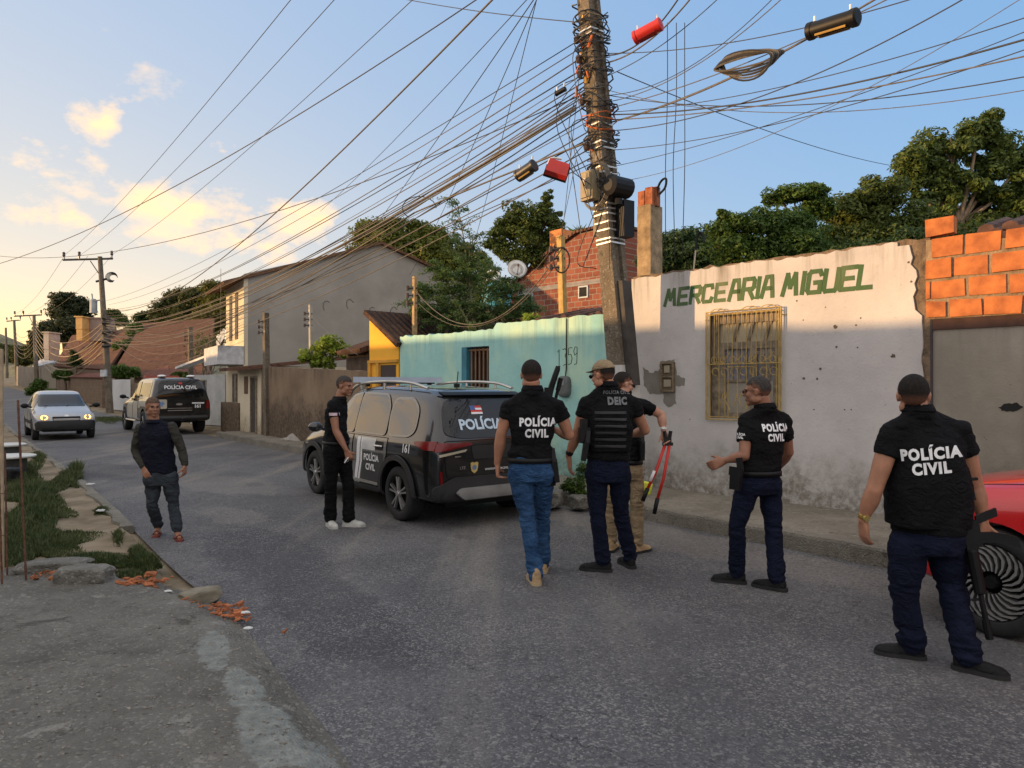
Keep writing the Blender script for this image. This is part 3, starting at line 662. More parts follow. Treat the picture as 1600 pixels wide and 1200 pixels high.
for k, gl in enumerate(dg):
    for st in gl: b.tube([wp(-3.43+k*.112+x*.17, 1.93+y*.27+.012*k, .0) for x, y in st], .0065, 6)
b.build('house_number', M_BLK, teal)
b = MB(); rows_ = []
for s in [(-3.9+.145*i) for i in range(14)]:
    b.tube([wp(s, 2.66+.05*math.sin(s*9), -.02), wp(s, 2.95, -1.3)], .07, 6)
b.add([wp(-7.84, 2.30, -.2), wp(-1.98, 2.30, -.2), wp(-1.98, 2.72, -3.2), wp(-7.84, 2.72, -3.2), wp(-7.84, 2.2, -.2), wp(-1.98, 2.2, -.2), wp(-1.98, 2.6, -3.2), wp(-7.84, 2.6, -3.2)], [(0, 1, 2, 3), (4, 7, 6, 5), (0, 3, 7, 4), (1, 5, 6, 2), (0, 4, 5, 1), (2, 6, 7, 3)])
# only the right half of the roof still has its tiles
b.build('roof', M_TILED, teal)
mbx = thing('letter_box', 'grey oval meter box hung on the turquoise wall below the numerals', 'letter box', wp(-3.25, 1.6, .04))
b = MB(); k_ = 20; b.loft([[wp(-3.255+.125*sc*(abs(math.cos(2*math.pi*i/k_))**.6)*math.copysign(1, math.cos(2*math.pi*i/k_)), 1.60+.17*sc*(abs(math.sin(2*math.pi*i/k_))**.6)*math.copysign(1, math.sin(2*math.pi*i/k_)), d) for i in range(k_)] for sc, d in ((1, 0), (1, .06), (.92, .085), (.7, .095))])
b.build('casing', mat('meter_grey', (.10, .11, .11), .5, var=.2), mbx, smooth=False)
b = MB(); b.prism([(-3.30, 1.62), (-3.21, 1.62), (-3.21, 1.70), (-3.30, 1.70)], wp(0, 0), WU, UP, WN, .09, .10); b.build('dial_window', mat('dial_glass', (.25, .27, .28), .2), mbx)
b = MB(); b.tube([wp(-3.22, 1.77, .04), wp(-3.22, 1.9, .02), wp(-3.22, 2.7, .02)], .01); b.build('conduit', M_BLK, mbx)
# ================================================================ houses behind and beside
def dv(ax, ay): v = V((ax, ay, 0)); v.normalize(); return v
SU = dv(-.59, .81); SNR = dv(.81, .59)                 # along the street, and square to it away from the road
def block(mb, A, B, n, dep, z0, z1, z1b=None):
    A, B = V(A), V(B); A = V((A.x, A.y, 0)); B = V((B.x, B.y, 0)); z1b = z1 if z1b is None else z1b
    v = [A+UP*z0, B+UP*z0, B+n*dep+UP*z0, A+n*dep+UP*z0, A+UP*z1, B+UP*z1b, B+n*dep+UP*z1b, A+n*dep+UP*z1]
    mb.add(v, [(0, 3, 2, 1), (4, 5, 6, 7), (0, 1, 5, 4), (1, 2, 6, 5), (2, 3, 7, 6), (3, 0, 4, 7)])
def slab(mb, q, th=.12):
    q = [V(p) for p in q]; n = (q[1]-q[0]).cross(q[2]-q[0]).normalized()
    if n.z < 0: n = -n
    w = [p-n*th for p in q]; k = len(q)
    mb.add(q+w, [tuple(range(k)), tuple(range(k, 2*k))[::-1]]+[(i, (i+1) % k, (i+1) % k+k, i+k) for i in range(k)])
def tile_mat(name, a, bb, dr, sc=6.0):
    """rows of half round clay tiles running down the slope: dr = direction along the eave"""
    m, nt, b, P = newmat(name, .92, 0, .15)
    d = nn(nt, 'ShaderNodeVectorMath', operation='DOT_PRODUCT'); nt.links.new(P, d.inputs[0]); d.inputs[1].default_value = tuple(dr)
    w = mth(nt, 'SINE', mth(nt, 'MULTIPLY', d.outputs['Value'], 2*math.pi*sc))
    c = ramp(nt, noise_(nt, P, 2.4, 7, .75), [(.3, a), (.68, bb)])
    c = mixc(nt, mrange(nt, noise_(nt, P, 12, 4, .6, (1, 1, 2)), .5, .7, 0, .6), c, tuple(x*.35 for x in a))
    nt.links.new(c, b.inputs['Base Color']); bump(nt, b, mth(nt, 'ADD', w, mth(nt, 'MULTIPLY', noise_(nt, P, 15, 4), 1.2)), .9, .05); return m
M_RT1 = tile_mat('worn_clay_tile', (.10, .05, .035), (.20, .11, .075), SU)  # dusk shade of the far roofs darkened into the tile colour
M_RT2 = tile_mat('dark_clay_tile', (.055, .035, .028), (.13, .075, .05), dv(.718, .696))
M_RT3 = tile_mat('faded_red_tile', (.17, .07, .055), (.27, .13, .10), SU)
def opening(house, kind, A, u, s0, s1, z0, z1, n, m=M_DARK, frame=None, dep=.05):
    b = MB(); b.prism([(s0, z0), (s1, z0), (s1, z1), (s0, z1)], V(A), u, UP, n, .004, .012)
    o = b.build(kind, m, house)
    if frame:
        f = MB(); t = .05
        for q in ((s0-t, s0, z0-t, z1+t), (s1, s1+t, z0-t, z1+t), (s0, s1, z1, z1+t), (s0, s1, z0-t, z0)):
            f.prism([(q[0], q[2]), (q[1], q[2]), (q[1], q[3]), (q[0], q[3])], V(A), u, UP, n, .0, dep)
        f.build('frame', frame, o)
    return o
# --- yellow house
A = V((-3.13, 15.6, 0)); Bp = V((-2.36, 14.80, 0)); yu = (Bp-A).normalized(); L = (Bp-A).length
yh = thing('yellow_house', 'bright yellow painted house end with dark tiled roof left of the turquoise house', 'house', A)
b = MB(); n_ = -WN
b.add([A, Bp, Bp+UP*2.56, A+UP*3.2, A+n_*4, Bp+n_*4, Bp+n_*4+UP*2.56, A+n_*4+UP*3.2], [(0, 1, 2, 3), (5, 4, 7, 6), (1, 5, 6, 2), (4, 0, 3, 7), (0, 4, 5, 1)])
b.build('wall', M_YEL, yh)
b = MB(); e = yu*.12
slab(b, [A+WN*.12+UP*3.27-yu*.02, Bp+WN*.12+e+UP*2.50, Bp+n_*4+e+UP*2.50, A+n_*4+UP*3.27], .1); b.build('roof', M_RT2, yh)
opening(yh, 'door', A, yu, .45, L-.1, .2, 2.05, WN, mat('dark_shutter', (.05, .035, .03), .8))
b = MB()
for s in (.0, .32): b.prism([(s, .1), (s+.1, .1), (s+.1, 2.15), (s, 2.15)], A, yu, UP, WN, 0, .05)
b.prism([(0, 2.1), (L, 2.1), (L, 2.16), (0, 2.16)], A, yu, UP, WN, 0, .055)
b.build('trim', mat('yellow_trim', (.55, .27, .03), .7), yh)
# --- brown yard wall
bw = MB(); A2 = V((-7.4, 21, 0)); u2 = (V((-3.2, 15.68, 0))-A2).normalized(); L2 = (V((-3.2, 15.68, 0))-A2).length
rough_wall(bw, 0, L2, lambda s: 2.17-.24*s/L2, .2, fr=lambda s, z, d: A2+u2*s+UP*z+dv(-.79, -.61)*d, jag=.03, cell=.2)
tag(bw.build('yard_wall', M_BRWN), 'long bare brown rendered yard wall running beside the pavement behind the standing officer', 'wall')
# --- dark lean-to behind it
dh = thing('brown_shed', 'low dark brown shed with tiled roof between the yard wall and the yellow house', 'shed', (-3.6, 17.6, 0))
b = MB(); A = at(541, 600, 18.6); A.z = 0; Bp = at(578, 600, 17.2); Bp.z = 0; block(b, A, Bp, n_, 3, 0, 2.5); b.build('wall', mat('shed_wall', (.10, .07, .05), .95, var=.4, bmp=.6), dh)
b = MB(); slab(b, [A+UP*2.5+WN*.3, Bp+UP*2.5+WN*.3, Bp+n_*2.5+UP*3.45, A+n_*2.5+UP*3.45]); b.build('roof', M_RT2, dh)
# --- low cream house with tiled eave
ch = thing('low_cream_house', 'low cream house front with a small window, narrow door and dark red tiled eave', 'house', (-8, 22, 0))
A = V((-8.9, 23.05, 0)); Bp = V((-7.45, 21.08, 0)); cu = (Bp-A).normalized(); cn = V((cu.y, -cu.x, 0)); cn = cn if cn.dot(V((0, 0, 0))-A) > 0 else -cn
cn = dv(-.81, -.59); L = (Bp-A).length
b = MB(); block(b, A, Bp, -cn, 4, 0, 2.2); b.build('wall', M_CREAM, ch)
b = MB(); slab(b, [A+cn*.55-cu*.1+UP*2.16, Bp+cn*.55+cu*.15+UP*2.16, Bp-cn*4.2+cu*.15+UP*2.72, A-cn*4.2-cu*.1+UP*2.72], .1); b.build('roof', M_RT1, ch)
opening(ch, 'window', A, cu, .75, 1.15, 1.35, 1.9, cn, mat('brown_board', (.12, .06, .03), .8))
opening(ch, 'door', A, cu, 1.55, 2.05, .18, 1.85, cn, mat('dark_door', (.05, .04, .03), .8), M_WOOD)
# --- grey gabled two storey house
A = V((-9.4, 25, 0)); gu = dv(-.53, .85); gn = SNR; GL_ = 10.4; GD = 3.3; fn = dv(-.85, -.53)
gh = thing('gabled_house', 'large two storey house with a blank grey gable wall and a cream street front', 'house', A)
b = MB()
pr = [A, A+gn*GL_, A+gn*GL_+UP*5.6, A+gn*5.2+UP*7.2, A+UP*5.55]; bk = [p+gu*9 for p in pr]
bk[0] = A+gu*GD; bk = [A+gu*GD+gn*0, A+gn*GL_+gu*GD, A+gn*GL_+gu*GD+UP*5.6, A+gn*5.2+gu*GD+UP*7.2, A+gu*GD+UP*5.55]
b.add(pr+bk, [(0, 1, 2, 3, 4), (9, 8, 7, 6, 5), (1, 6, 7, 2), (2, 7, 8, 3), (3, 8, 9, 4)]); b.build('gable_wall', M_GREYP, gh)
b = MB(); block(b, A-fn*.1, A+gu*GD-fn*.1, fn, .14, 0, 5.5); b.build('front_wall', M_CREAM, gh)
b = MB(); rg = A+gn*5.2+UP*7.28
for (p, q) in ((A+fn*.75+UP*5.22, rg), (A+gn*(GL_+.5)+UP*5.5, rg)):
    slab(b, [p-gu*.18, q-gu*.18, q+gu*(GD+.3), p+gu*(GD+.3)], .1)
b.build('roof', tile_mat('gable_clay_tile', (.10, .05, .03), (.21, .12, .07), gu), gh)  # brown clay tile, mottled by noise
for s0 in (.95, 2.05): opening(gh, 'window', A, gu, s0, s0+.5, 3.3, 5.0, fn*1.0, mat('dark_slot', (.04, .035, .03), .6), dep=.05).location = fn*.05
b = MB(); block(b, A+gu*.0, A+gu*2.9, fn, .9, 2.35, 2.48); block(b, A+fn*.82, A+gu*2.9+fn*.82, fn, .08, 2.48, 3.0); block(b, A, A+gu*.08, fn, .82, 2.48, 3.0); b.build('balcony', mat('white_balcony', (.5, .5, .5), .8, sc=5), gh)
opening(gh, 'door', A, gu, 1.1, 1.7, .2, 2.0, fn, mat('grey_door', (.18, .17, .15), .7), M_WOOD).location = fn*.05
b = MB()
for k in range(8): b.prism([(.45, 1.6+k*.07), (.8, 1.6+k*.07), (.8, 1.63+k*.07), (.45, 1.63+k*.07)], A+fn*.04, gu, UP, fn, .0, .03)
b.build('vent_grille', mat('grille_brown', (.1, .09, .07), .8), gh)  # plain dark brown slats
for k in range(7):
    b = MB(); rr = random.Random(k); p0 = 3+k*.93; zc = 4.6+.15*math.sin(k*2)
    pts = [(p0+.16*math.cos(a), zc+.2*math.sin(a)) for a in [rr.uniform(.3, 1)+i*.7 for i in range(6)]]
    b.tube([A+gn*x+UP*z-gu*.0 for x, z in pts], .018, 5); b.build('wall_mark', mat('faint_scrawl', (.14, .13, .115), .9), gh)
b = MB()
for k in range(9): b.prism([(6.35-.05, 3.1+k*.16), (6.35+.08, 3.13+k*.16), (6.35+.06, 3.24+k*.16), (6.35-.07, 3.2+k*.16)], A, gn, UP, -gu, 0, .04)
b.build('rough_chase', mat('chase_dark', (.10, .09, .08), .95), gh)
# --- small front terrace wall
tw = MB(); A = at(345, 663, 24.2); Bp = at(373, 668, 22.8); A.z = Bp.z = 0
block(tw, A, Bp, dv(.81, .59), 1.6, 0, 1.05); tag(tw.build('terrace_wall', M_BRWN), 'short mouldy brown terrace wall in front of the cream street front', 'wall')
# --- white side house with three small windows
wh = thing('side_house', 'pale wall with three small windows and a sloping white top left of the gabled house', 'house', at(320, 640, 27))
A = at(297, 600, 30); Bp = at(352, 600, 28.2); A.z = Bp.z = 0; hu = (Bp-A).normalized(); hn = V((-hu.y, hu.x, 0)); hn = hn if hn.y < 0 else -hn
b = MB(); block(b, A, Bp, -hn, 4, 0, 2.05, 2.05); b.build('wall', mat('pale_wall', (.42, .43, .42), .9, var=.15), wh)
b = MB(); slab(b, [A+hn*.3-hu*.7+UP*2.4, Bp+hn*.3+UP*3.0, Bp-hn*.1+UP*3.0, A-hn*.1-hu*.7+UP*2.4], .09); b.build('parapet', mat('white_edge', (.6, .6, .58), .8), wh)
for k in range(3): opening(wh, 'window', A, hu, .35+k*.36, .60+k*.36, 1.25, 1.8, hn, M_DARK, M_WOOD, .03)
# --- brick building
B0 = V((1.64, 26, 0)); bf = lambda s, z, d=0: B0+WU*s+UP*z+WN*d
bb_ = thing('brick_house', 'unplastered red brick house end rising behind the turquoise house', 'house', B0)
b = MB(); prof = [(-2.53, 0), (2.6, 0), (2.6, 7.05), (1.0, 7.0), (-.3, 6.5), (-1.5, 5.9), (-2.53, 5.3)]
b.prism(prof, B0, WU, UP, WN, -5, 0)
M_BR = bricks_mat('red_brickwork', (.20, .065, .042), (.29, .10, .062), (.27, .21, .165), 1, WU, 1.0, .018, .33, .2)
b.build('wall', M_BR, bb_)
b = MB(); b.prism([(-2.7, 5.28), (-1.5, 5.9), (-.3, 6.5), (1.0, 7.02), (2.7, 7.07), (2.7, 7.16), (1.0, 7.11), (-.3, 6.6), (-1.5, 6.0), (-2.7, 5.38)], B0, WU, UP, WN, -5.2, .15); b.build('roof', M_RT1, bb_)
b = MB(); b.prism([(-2.53, 5.15), (2.6, 5.15), (2.6, 5.32), (-2.53, 5.32)], B0, WU, UP, WN, 0, .02); b.build('concrete_band', mat('band_grey', (.25, .23, .21), .9), bb_)
for s in (-2.0, 1.1): opening(bb_, 'window', B0, WU, s, s+(.75 if s < 0 else .35), 4.75, 5.08, WN, M_DARK, mat('blue_frame', (.30, .38, .42), .5), .04)
b = MB(); b.prism([(-.45, 6.4), (.15, 6.4), (.15, 7.35), (-.45, 7.35)], B0, WU, UP, WN, -.7, -.1); b.build('water_tank_base', mat('orange_clay', (.62, .22, .07), .9, var=.3), bb_)
# dish antennas
def dish(px, py, Y, r, col, lab, yaw, zb):
    p = at(px, py, Y); t = thing('satellite_dish', lab, 'satellite dish', V((p.x, p.y, zb)))
    n = V((math.sin(R(yaw)), -math.cos(R(yaw)), .35)).normalized(); a = n.cross(UP).normalized(); c = a.cross(n); b = MB()
    b.loft([[p-n*(.22*r*(1-q*q))+(a*math.cos(w)+c*math.sin(w))*r*q for w in [2*math.pi*i/20 for i in range(20)]] for q in (.05, .4, .7, 1.0, 1.03, .7, .4, .06)], True)
    b.build('reflector', mat('dish_'+lab.split()[0], col, .4), t, smooth=True)
    b = MB(); b.tube([p-n*.1, V((p.x, p.y, zb))], .03); b.tube([p-n*.1-c*r*.8, p+n*r*.8], .012); b.tube([p+n*r*.72, p+n*r*.9], .03); b.build('mount', M_RUST, t)
dish(770, 432, 22, .28, (.45, .55, .62), 'blue grey satellite dish behind the feathery shrub', -25, 3.3)
dish(808, 420, 22, .30, (.62, .60, .56), 'off white satellite dish on the left end of the brick house roof', 10, 3.8)
dish(345, 528, 24.4, .30, (.40, .42, .44), 'grey satellite dish beside the balcony of the gabled house', -50, 3.0)
wt = thing('water_tank', 'turquoise water tank half hidden by the feathery shrub', 'water tank', at(770, 470, 21))
b = MB(); p = at(775, 462, 21); b.loft([[p+V((r*math.cos(w), r*math.sin(w), z)) for w in [2*math.pi*i/20 for i in range(20)]] for r, z in ((.42, -.45), (.5, .2), (.5, .25), (.3, .38), (.05, .42))]); b.build('tank', mat('tank_blue', (.08, .33, .38), .5), wt, smooth=False)
b = MB(); b.box(p-UP*1.6, (.9, .9, 2.3)); b.build('stand', M_BRWN, wt)

# --- houses of the far row
def roofhouse(name, lab, quad, wallz, wm, rm, grp=None, gb=0):
    q = [at(*k) for k in quad]; t = thing(name, lab, 'house', V((q[0].x, q[0].y, 0)), grp)
    b = MB(); slab(b, q, .15); b.build('roof', rm, t)
    b = MB(); i_ = [q[0].lerp(q[2], .04), q[1].lerp(q[3], .04), q[2].lerp(q[0], .04), q[3].lerp(q[1], .04)]
    lo = [V((p.x, p.y, gb)) for p in i_]; hi = [p-UP*.12 for p in i_]
    b.add(lo+hi, [(0, 1, 5, 4), (1, 2, 6, 5), (2, 3, 7, 6), (3, 0, 4, 7), (4, 5, 6, 7)]); w = b.build('wall', wm, t)
    return t, lo, hi
M_W1 = plaster('far_wall_brown', (.12, .085, .06), (.19, .135, .10), grime=(.07, .05, .04), dirt_h=.8, topdark=3)
M_W2 = plaster('far_wall_cream', (.20, .17, .135), (.28, .245, .20), grime=(.2, .16, .12), dirt_h=.8, topdark=3)
h1, lo, hi = roofhouse('tiled_house', 'wide house with a long brown clay tile roof behind the street pole', [(172, 588, 49), (325, 592, 43), (335, 497, 53), (222, 505, 60)], 0, M_W1, M_RT1)
h2, lo, hi = roofhouse('tiled_house', 'far house with a red brown tile roof left of the street pole', [(84, 572, 66), (168, 577, 50.5), (212, 512, 60), (112, 524, 74)], 0, M_W1, M_RT1)
h3, lo, hi = roofhouse('tiled_house', 'small house with a faded pink tile roof above the white gate', [(218, 604, 41), (268, 592, 38), (262, 571, 42), (226, 582, 45)], 0, M_W1, M_RT3)
h4, lo, hi = roofhouse('tiled_house', 'farthest low house with pale grey roof at the bend of the street', [(50, 574, 84), (84, 566, 72), (100, 556, 80), (62, 562, 92)], 0, M_W2, mat('grey_sheet', (.33, .34, .36), .6))
h5, lo, hi = roofhouse('tiled_house', 'narrow house with a faded pink tile roof behind the bare tree', [(262, 600, 37), (308, 588, 35), (300, 566, 39), (258, 580, 41)], 0, M_W2, M_RT3)
for (x0, x1, y0, y1, Y, c, lab) in ((127, 137, 497, 515, 62, (.75, .42, .14), 'small orange lit water tank block on the far roofs'), (137, 172, 499, 516, 63, (.30, .22, .18), 'dull brown upper room on the far roofs behind the pole'), (77, 85, 521, 546, 64, (.6, .48, .36), 'small cream chimney block on the far red roof')):
    b = MB(); p = at((x0+x1)/2, (y0+y1)/2, Y); b.box(p, ((x1-x0)/FP*Y, 1.6, (y1-y0)/FP*Y)); b.box(p+UP*((y1-y0)/FP*Y/2+.05), ((x1-x0)/FP*Y+.2, 1.8, .1))
    b.box(p-UP*((y1-y0)/FP*Y/2+.5), ((x1-x0)/FP*Y*.9, 1.5, 1)); tag(b.build('roof_block', mat('blk'+lab[:9], c, .9, var=.15)), lab, 'roof block')
# long brown wall and gates of the far row
fw = thing('far_yard_wall', 'long stained brown yard wall with a red tiled coping beyond the white car', 'wall', (-26.5, 46, 0))
A = V((-26.7, 46.3, 0)); Bp = V((-43.2, 67.5, 0)); u = (Bp-A).normalized(); nf = V((-.8, -.6, 0))
b = MB(); b.add([A-UP, Bp-UP, Bp+UP*2.45, A+UP*2.15, A-UP+SNR*.2, Bp-UP+SNR*.2, Bp+UP*2.45+SNR*.2, A+UP*2.15+SNR*.2], [(0, 1, 2, 3), (5, 4, 7, 6), (3, 2, 6, 7), (4, 0, 3, 7), (1, 5, 6, 2)]); b.build('wall', bricks_mat('stained_block', (.17, .115, .08), (.21, .15, .10), (.15, .11, .085), 1, u, 1, .012, .4, .2), fw)
b = MB(); slab(b, [A-SNR*.15+UP*2.15, Bp-SNR*.15+UP*2.45, Bp+SNR*.5+UP*2.75, A+SNR*.5+UP*2.45], .08); b.build('coping', M_RT3, fw)
gt = thing('white_gate', 'tall white sheet metal gate just right of the street pole', 'gate', at(190, 640, 43))
A = at(177, 640, 44.3); Bp = at(206, 640, 41.5); A.z = Bp.z = .12; u = (Bp-A).normalized(); n2 = V((u.y, -u.x, 0)); n2 = n2 if n2.y < 0 else -n2; L = (Bp-A).length
for k in range(2):
    b = MB(); b.prism([(L*k/2+.01, 0), (L*(k+1)/2-.01, 0), (L*(k+1)/2-.01, 1.85), (L*k/2+.01, 1.85)], A, u, UP, n2, 0, .05); b.build('leaf', mat('gate_white', (.60, .62, .63), .5, var=.08), gt)
b = MB(); b.prism([(-.12, 0), (0, 0), (0, 1.95), (-.12, 1.95)], A, u, UP, n2, -.1, .08); b.prism([(L, 0), (L+.12, 0), (L+.12, 1.95), (L, 1.95)], A, u, UP, n2, -.1, .08); b.build('post', M_WOOD, gt)
b = MB(); A = V((-22.1, 41.3, 0)); Bp = V((-13.6, 30.5, 0)); block(b, A, Bp, SNR, .2, 0, 1.75, 1.6); tag(b.build('yard_wall', M_W1), 'dark brown yard wall running between the white gate and the parked pickup', 'wall')
b = MB(); A = V((-44, 68.5, 0)); Bp = V((-60, 86, 0)); block(b, A, Bp, SNR, .3, 0, 3.3, 3.9); tag(b.build('yard_wall', M_W2), 'pale wall of the last yards before the street bends away', 'wall')

# --- unseen row across the street whose roofs shade the road
occ = [(-.0, 3.38), (7.2, 3.46), (14.2, 3.40), (21.4, 3.5), (28.5, 3.42), (36, 3.6), (43.5, 3.5), (51, 3.7), (58.5, 3.7), (66, 3.7), (73.2, 3.9), (80.4, 3.8), (87.6, 4.0), (94.8, 3.9), (102, 4.1), (109.2, 3.9)]
O0 = V((-1.2, -9.8, 0)); names = ['cream', 'pale blue', 'green', 'ochre', 'white', 'pink', 'grey', 'tan', 'brick red', 'beige', 'lilac', 'sand coloured', 'mint', 'peach', 'dark grey', 'yellowish']
cols = [(.5, .42, .3), (.3, .38, .45), (.25, .36, .25), (.5, .33, .12), (.55, .53, .5), (.5, .3, .28), (.3, .29, .27), (.42, .33, .22), (.35, .14, .09), (.48, .42, .33), (.4, .35, .45), (.45, .38, .26), (.35, .5, .4), (.55, .38, .28), (.18, .18, .18), (.5, .45, .2)]
for i, (d, h) in enumerate(occ):
    a = O0+SU*d; c = O0+SU*(d+7.0 if i < 9 else d+7); q = V((.81, .59, 0))
    zg = zf(a.y); t = thing('street_house', 'single storey %s house across the street outside the picture' % names[i], 'house', a)
    b = MB(); h += .30; block(b, a, c, -SNR, 6, zg-.3, zg+h-.12); b.build('wall', mat('occ_'+names[i], cols[i], .9, var=.15), t)
    b = MB(); slab(b, [a+SNR*.3+UP*(zg+h-.15), c+SNR*.3+UP*(zg+h-.15), c-SNR*6+UP*(zg+h), a-SNR*6+UP*(zg+h)], .12); b.build('roof', M_RT1, t)
    opening(t, 'door', a, SU, 1.0, 1.9, zg+.1, zg+2.2, SNR, mat('occ_door', (.12, .08, .05), .6), M_WOOD)
    for s in (2.8, 4.9): opening(t, 'window', a, SU, s, s+1.1, zg+1.0, zg+2.1, SNR, M_DARK, M_WOOD)
# ================================================================ foliage
def leaf_mat(name, a, bb, sc=.9, tr=.35):
    if name in MATS: return MATS[name]
    m = bpy.data.materials.new(name); m.use_nodes = True; nt = m.node_tree; b = nt.nodes['Principled BSDF']
    g = nn(nt, 'ShaderNodeNewGeometry'); P = g.outputs['Position']
    c = ramp(nt, noise_(nt, P, sc, 5, .7), [(.32, a), (.68, bb)])
    c = mixc(nt, mrange(nt, noise_(nt, P, sc*9, 3, .6), .5, .7, 0, .5), c, tuple(min(1, x*1.9) for x in bb))
    nt.links.new(c, b.inputs['Base Color']); b.inputs['Roughness'].default_value = .55; b.inputs['Specular IOR Level'].default_value = .3
    t = nn(nt, 'ShaderNodeBsdfTranslucent'); nt.links.new(c, t.inputs[0]); mx = nn(nt, 'ShaderNodeMixShader'); mx.inputs[0].default_value = tr
    nt.links.new(b.outputs[0], mx.inputs[1]); nt.links.new(t.outputs[0], mx.inputs[2]); nt.links.new(mx.outputs[0], nt.nodes['Material Output'].inputs[0])
    MATS[name] = m; return m
def leaves(centres, normals, size, rng, asp=.42, jit=.35):
    """numpy: one pointed leaf (a folded diamond of two faces) per centre"""
    n = len(centres); t = rng.normal(size=(n, 3)); t /= np.linalg.norm(t, axis=1)[:, None]
    nrm = normals+rng.normal(size=(n, 3))*.6; nrm /= np.linalg.norm(nrm, axis=1)[:, None]
    s = np.cross(nrm, t); s /= (np.linalg.norm(s, axis=1)[:, None]+1e-9); t = np.cross(s, nrm)
    L = size*(1+jit*rng.uniform(-1, 1, (n, 1))); c = centres
    v = np.stack([c-t*L*.5, c+s*L*asp*.5+nrm*L*.08, c+t*L*.5, c-s*L*asp*.5+nrm*L*.08], 1).reshape(-1, 3)
    return v
def leafmesh(name, v, m, parent):
    n = len(v)//4; me = bpy.data.meshes.new(name); o = np.array(WLOC.get(parent.name, (0, 0, 0))) if parent else 0
    me.vertices.add(len(v)); me.vertices.foreach_set('co', (v-o).astype('f').ravel())
    me.loops.add(n*4); me.loops.foreach_set('vertex_index', np.arange(n*4, dtype='i'))
    me.polygons.add(n); me.polygons.foreach_set('loop_start', np.arange(0, n*4, 4, dtype='i')); me.polygons.foreach_set('loop_total', np.full(n, 4, 'i'))
    me.materials.append(m); me.update(calc_edges=True); ob = bpy.data.objects.new(name, me); COL.objects.link(ob)
    if parent: ob.parent = parent; WLOC[ob.name] = WLOC[parent.name]
    return ob
M_BARK = mat('bark', (.12, .09, .06), .95, var=.4, sc=6, bmp=.8, bs=25, bd=.02)
M_BARKL = mat('pale_bark', (.28, .20, .13), .95, var=.35, sc=6, bmp=.6, bs=25, bd=.02)
def tree(lab, base, ells, n, size, lm, seed=1, cat='tree', name='tree', group=None, clump=.22, trunk=None, bark=None, limb=True, gaps=.55, asp=.42, r0=.16):
    """ells: (px, py, Y, rpx, rpy) blobs of the crown; leaves sit in clumps spread over each"""
    rng = np.random.default_rng(seed); t = thing(name, lab, cat, base, group); C = []; NRM = []; cl = []
    tot = sum(e[3]*e[4]*(e[2]/FP)**2 for e in ells)
    for (px, py, Y, rx, ry) in ells:
        c = at(px, py, Y); a, h = rx/FP*Y, ry/FP*Y; w = rx*ry*(Y/FP)**2/tot
        k = max(6, int(34*w*len(ells)**.5*gaps*2)); d = rng.normal(size=(k, 3)); d /= np.linalg.norm(d, axis=1)[:, None]
        rad = rng.uniform(.45, 1.0, (k, 1)); cc = np.array(c)+d*rad*np.array([a, a*.8, h]); cl += [V(x) for x in cc]
        m = int(n*w*1.5); idx = rng.integers(0, k, m); cs = clump*(a+h)*rng.uniform(.6, 1.35, k)[idx][:, None]
        q = rng.normal(size=(m, 3)); q /= np.linalg.norm(q, axis=1)[:, None]; q *= rng.uniform(.2, 1, (m, 1))**.5
        C.append(cc[idx]+q*cs*np.array([1.15, 1.15, .72])); NRM.append(q+np.array([0, 0, .6]))
    C = np.concatenate(C); NRM = np.concatenate(NRM)
    leafmesh('crown', leaves(C, NRM, size*.8, rng, asp, .5), lm, t)
    b = MB(); base = V(base)
    top = trunk if trunk is not None else V((sum((at(*e[:3]).x for e in ells))/len(ells), sum((at(*e[:3]).y for e in ells))/len(ells), min(at(*e[:3]).z for e in ells)))
    mid = base.lerp(top, .5)+V((.12*size*5, 0, 0))
    b.tube(smoothpath([base, mid, top], 5), [r0, r0*.6], 8)
    if limb:
        rr = random.Random(seed)
        for e in ells:
            c = at(*e[:3]); m_ = top.lerp(c, .55)+V((rr.uniform(-.1, .1), 0, -.12))*e[3]/FP*e[2]*2
            b.tube(smoothpath([top-UP*.05, m_, c], 4), [r0*.5, r0*.18], 6)
        for c in cl[::2]:
            e = min(ells, key=lambda e: (at(*e[:3])-c).length); o = at(*e[:3]); b.tube([top.lerp(o, .7), o.lerp(c, .55)+V((0, 0, -.05)), c], [r0*.2, r0*.06], 5)
    b.build('trunk', bark or M_BARK, t, smooth=True); return t
LD = leaf_mat('leaf_dark', (.018, .038, .010), (.055, .095, .020)); LM = leaf_mat('leaf_mid', (.035, .075, .014), (.10, .16, .028)); LO = leaf_mat('leaf_olive', (.04, .07, .014), (.12, .15, .03))
LB = leaf_mat('leaf_bright', (.07, .15, .02), (.19, .30, .045)); LY = leaf_mat('leaf_yellowish', (.13, .20, .02), (.30, .38, .05)); LF = leaf_mat('leaf_feathery', (.05, .10, .035), (.13, .21, .06))
G1 = 'trees behind the white wall'
tree('tallest spreading tree over the brick wall at the right edge', at(1500, 480, 21)-UP*3.8, [(1440, 250, 21, 46, 42), (1485, 215, 21, 55, 34), (1545, 245, 21.5, 45, 40), (1600, 250, 22, 45, 45), (1660, 260, 22, 55, 60), (1530, 200, 21, 35, 20), (1440, 300, 21, 30, 22), (1590, 320, 21, 45, 30), (1650, 350, 22, 50, 40), (1525, 330, 21.5, 40, 24), (1480, 285, 21, 40, 26), (1530, 290, 21, 45, 26), (1580, 290, 21, 40, 26), (1630, 300, 22, 45, 34), (1470, 330, 21, 34, 26), (1500, 370, 21, 60, 26), (1570, 370, 21, 60, 26)], 46000, .19, leaf_mat('leaf_big', (.04, .075, .016), (.13, .17, .035)), 11, trunk=at(1497, 350, 21), bark=M_BARKL, group=G1, gaps=.75, clump=.21, r0=.15)
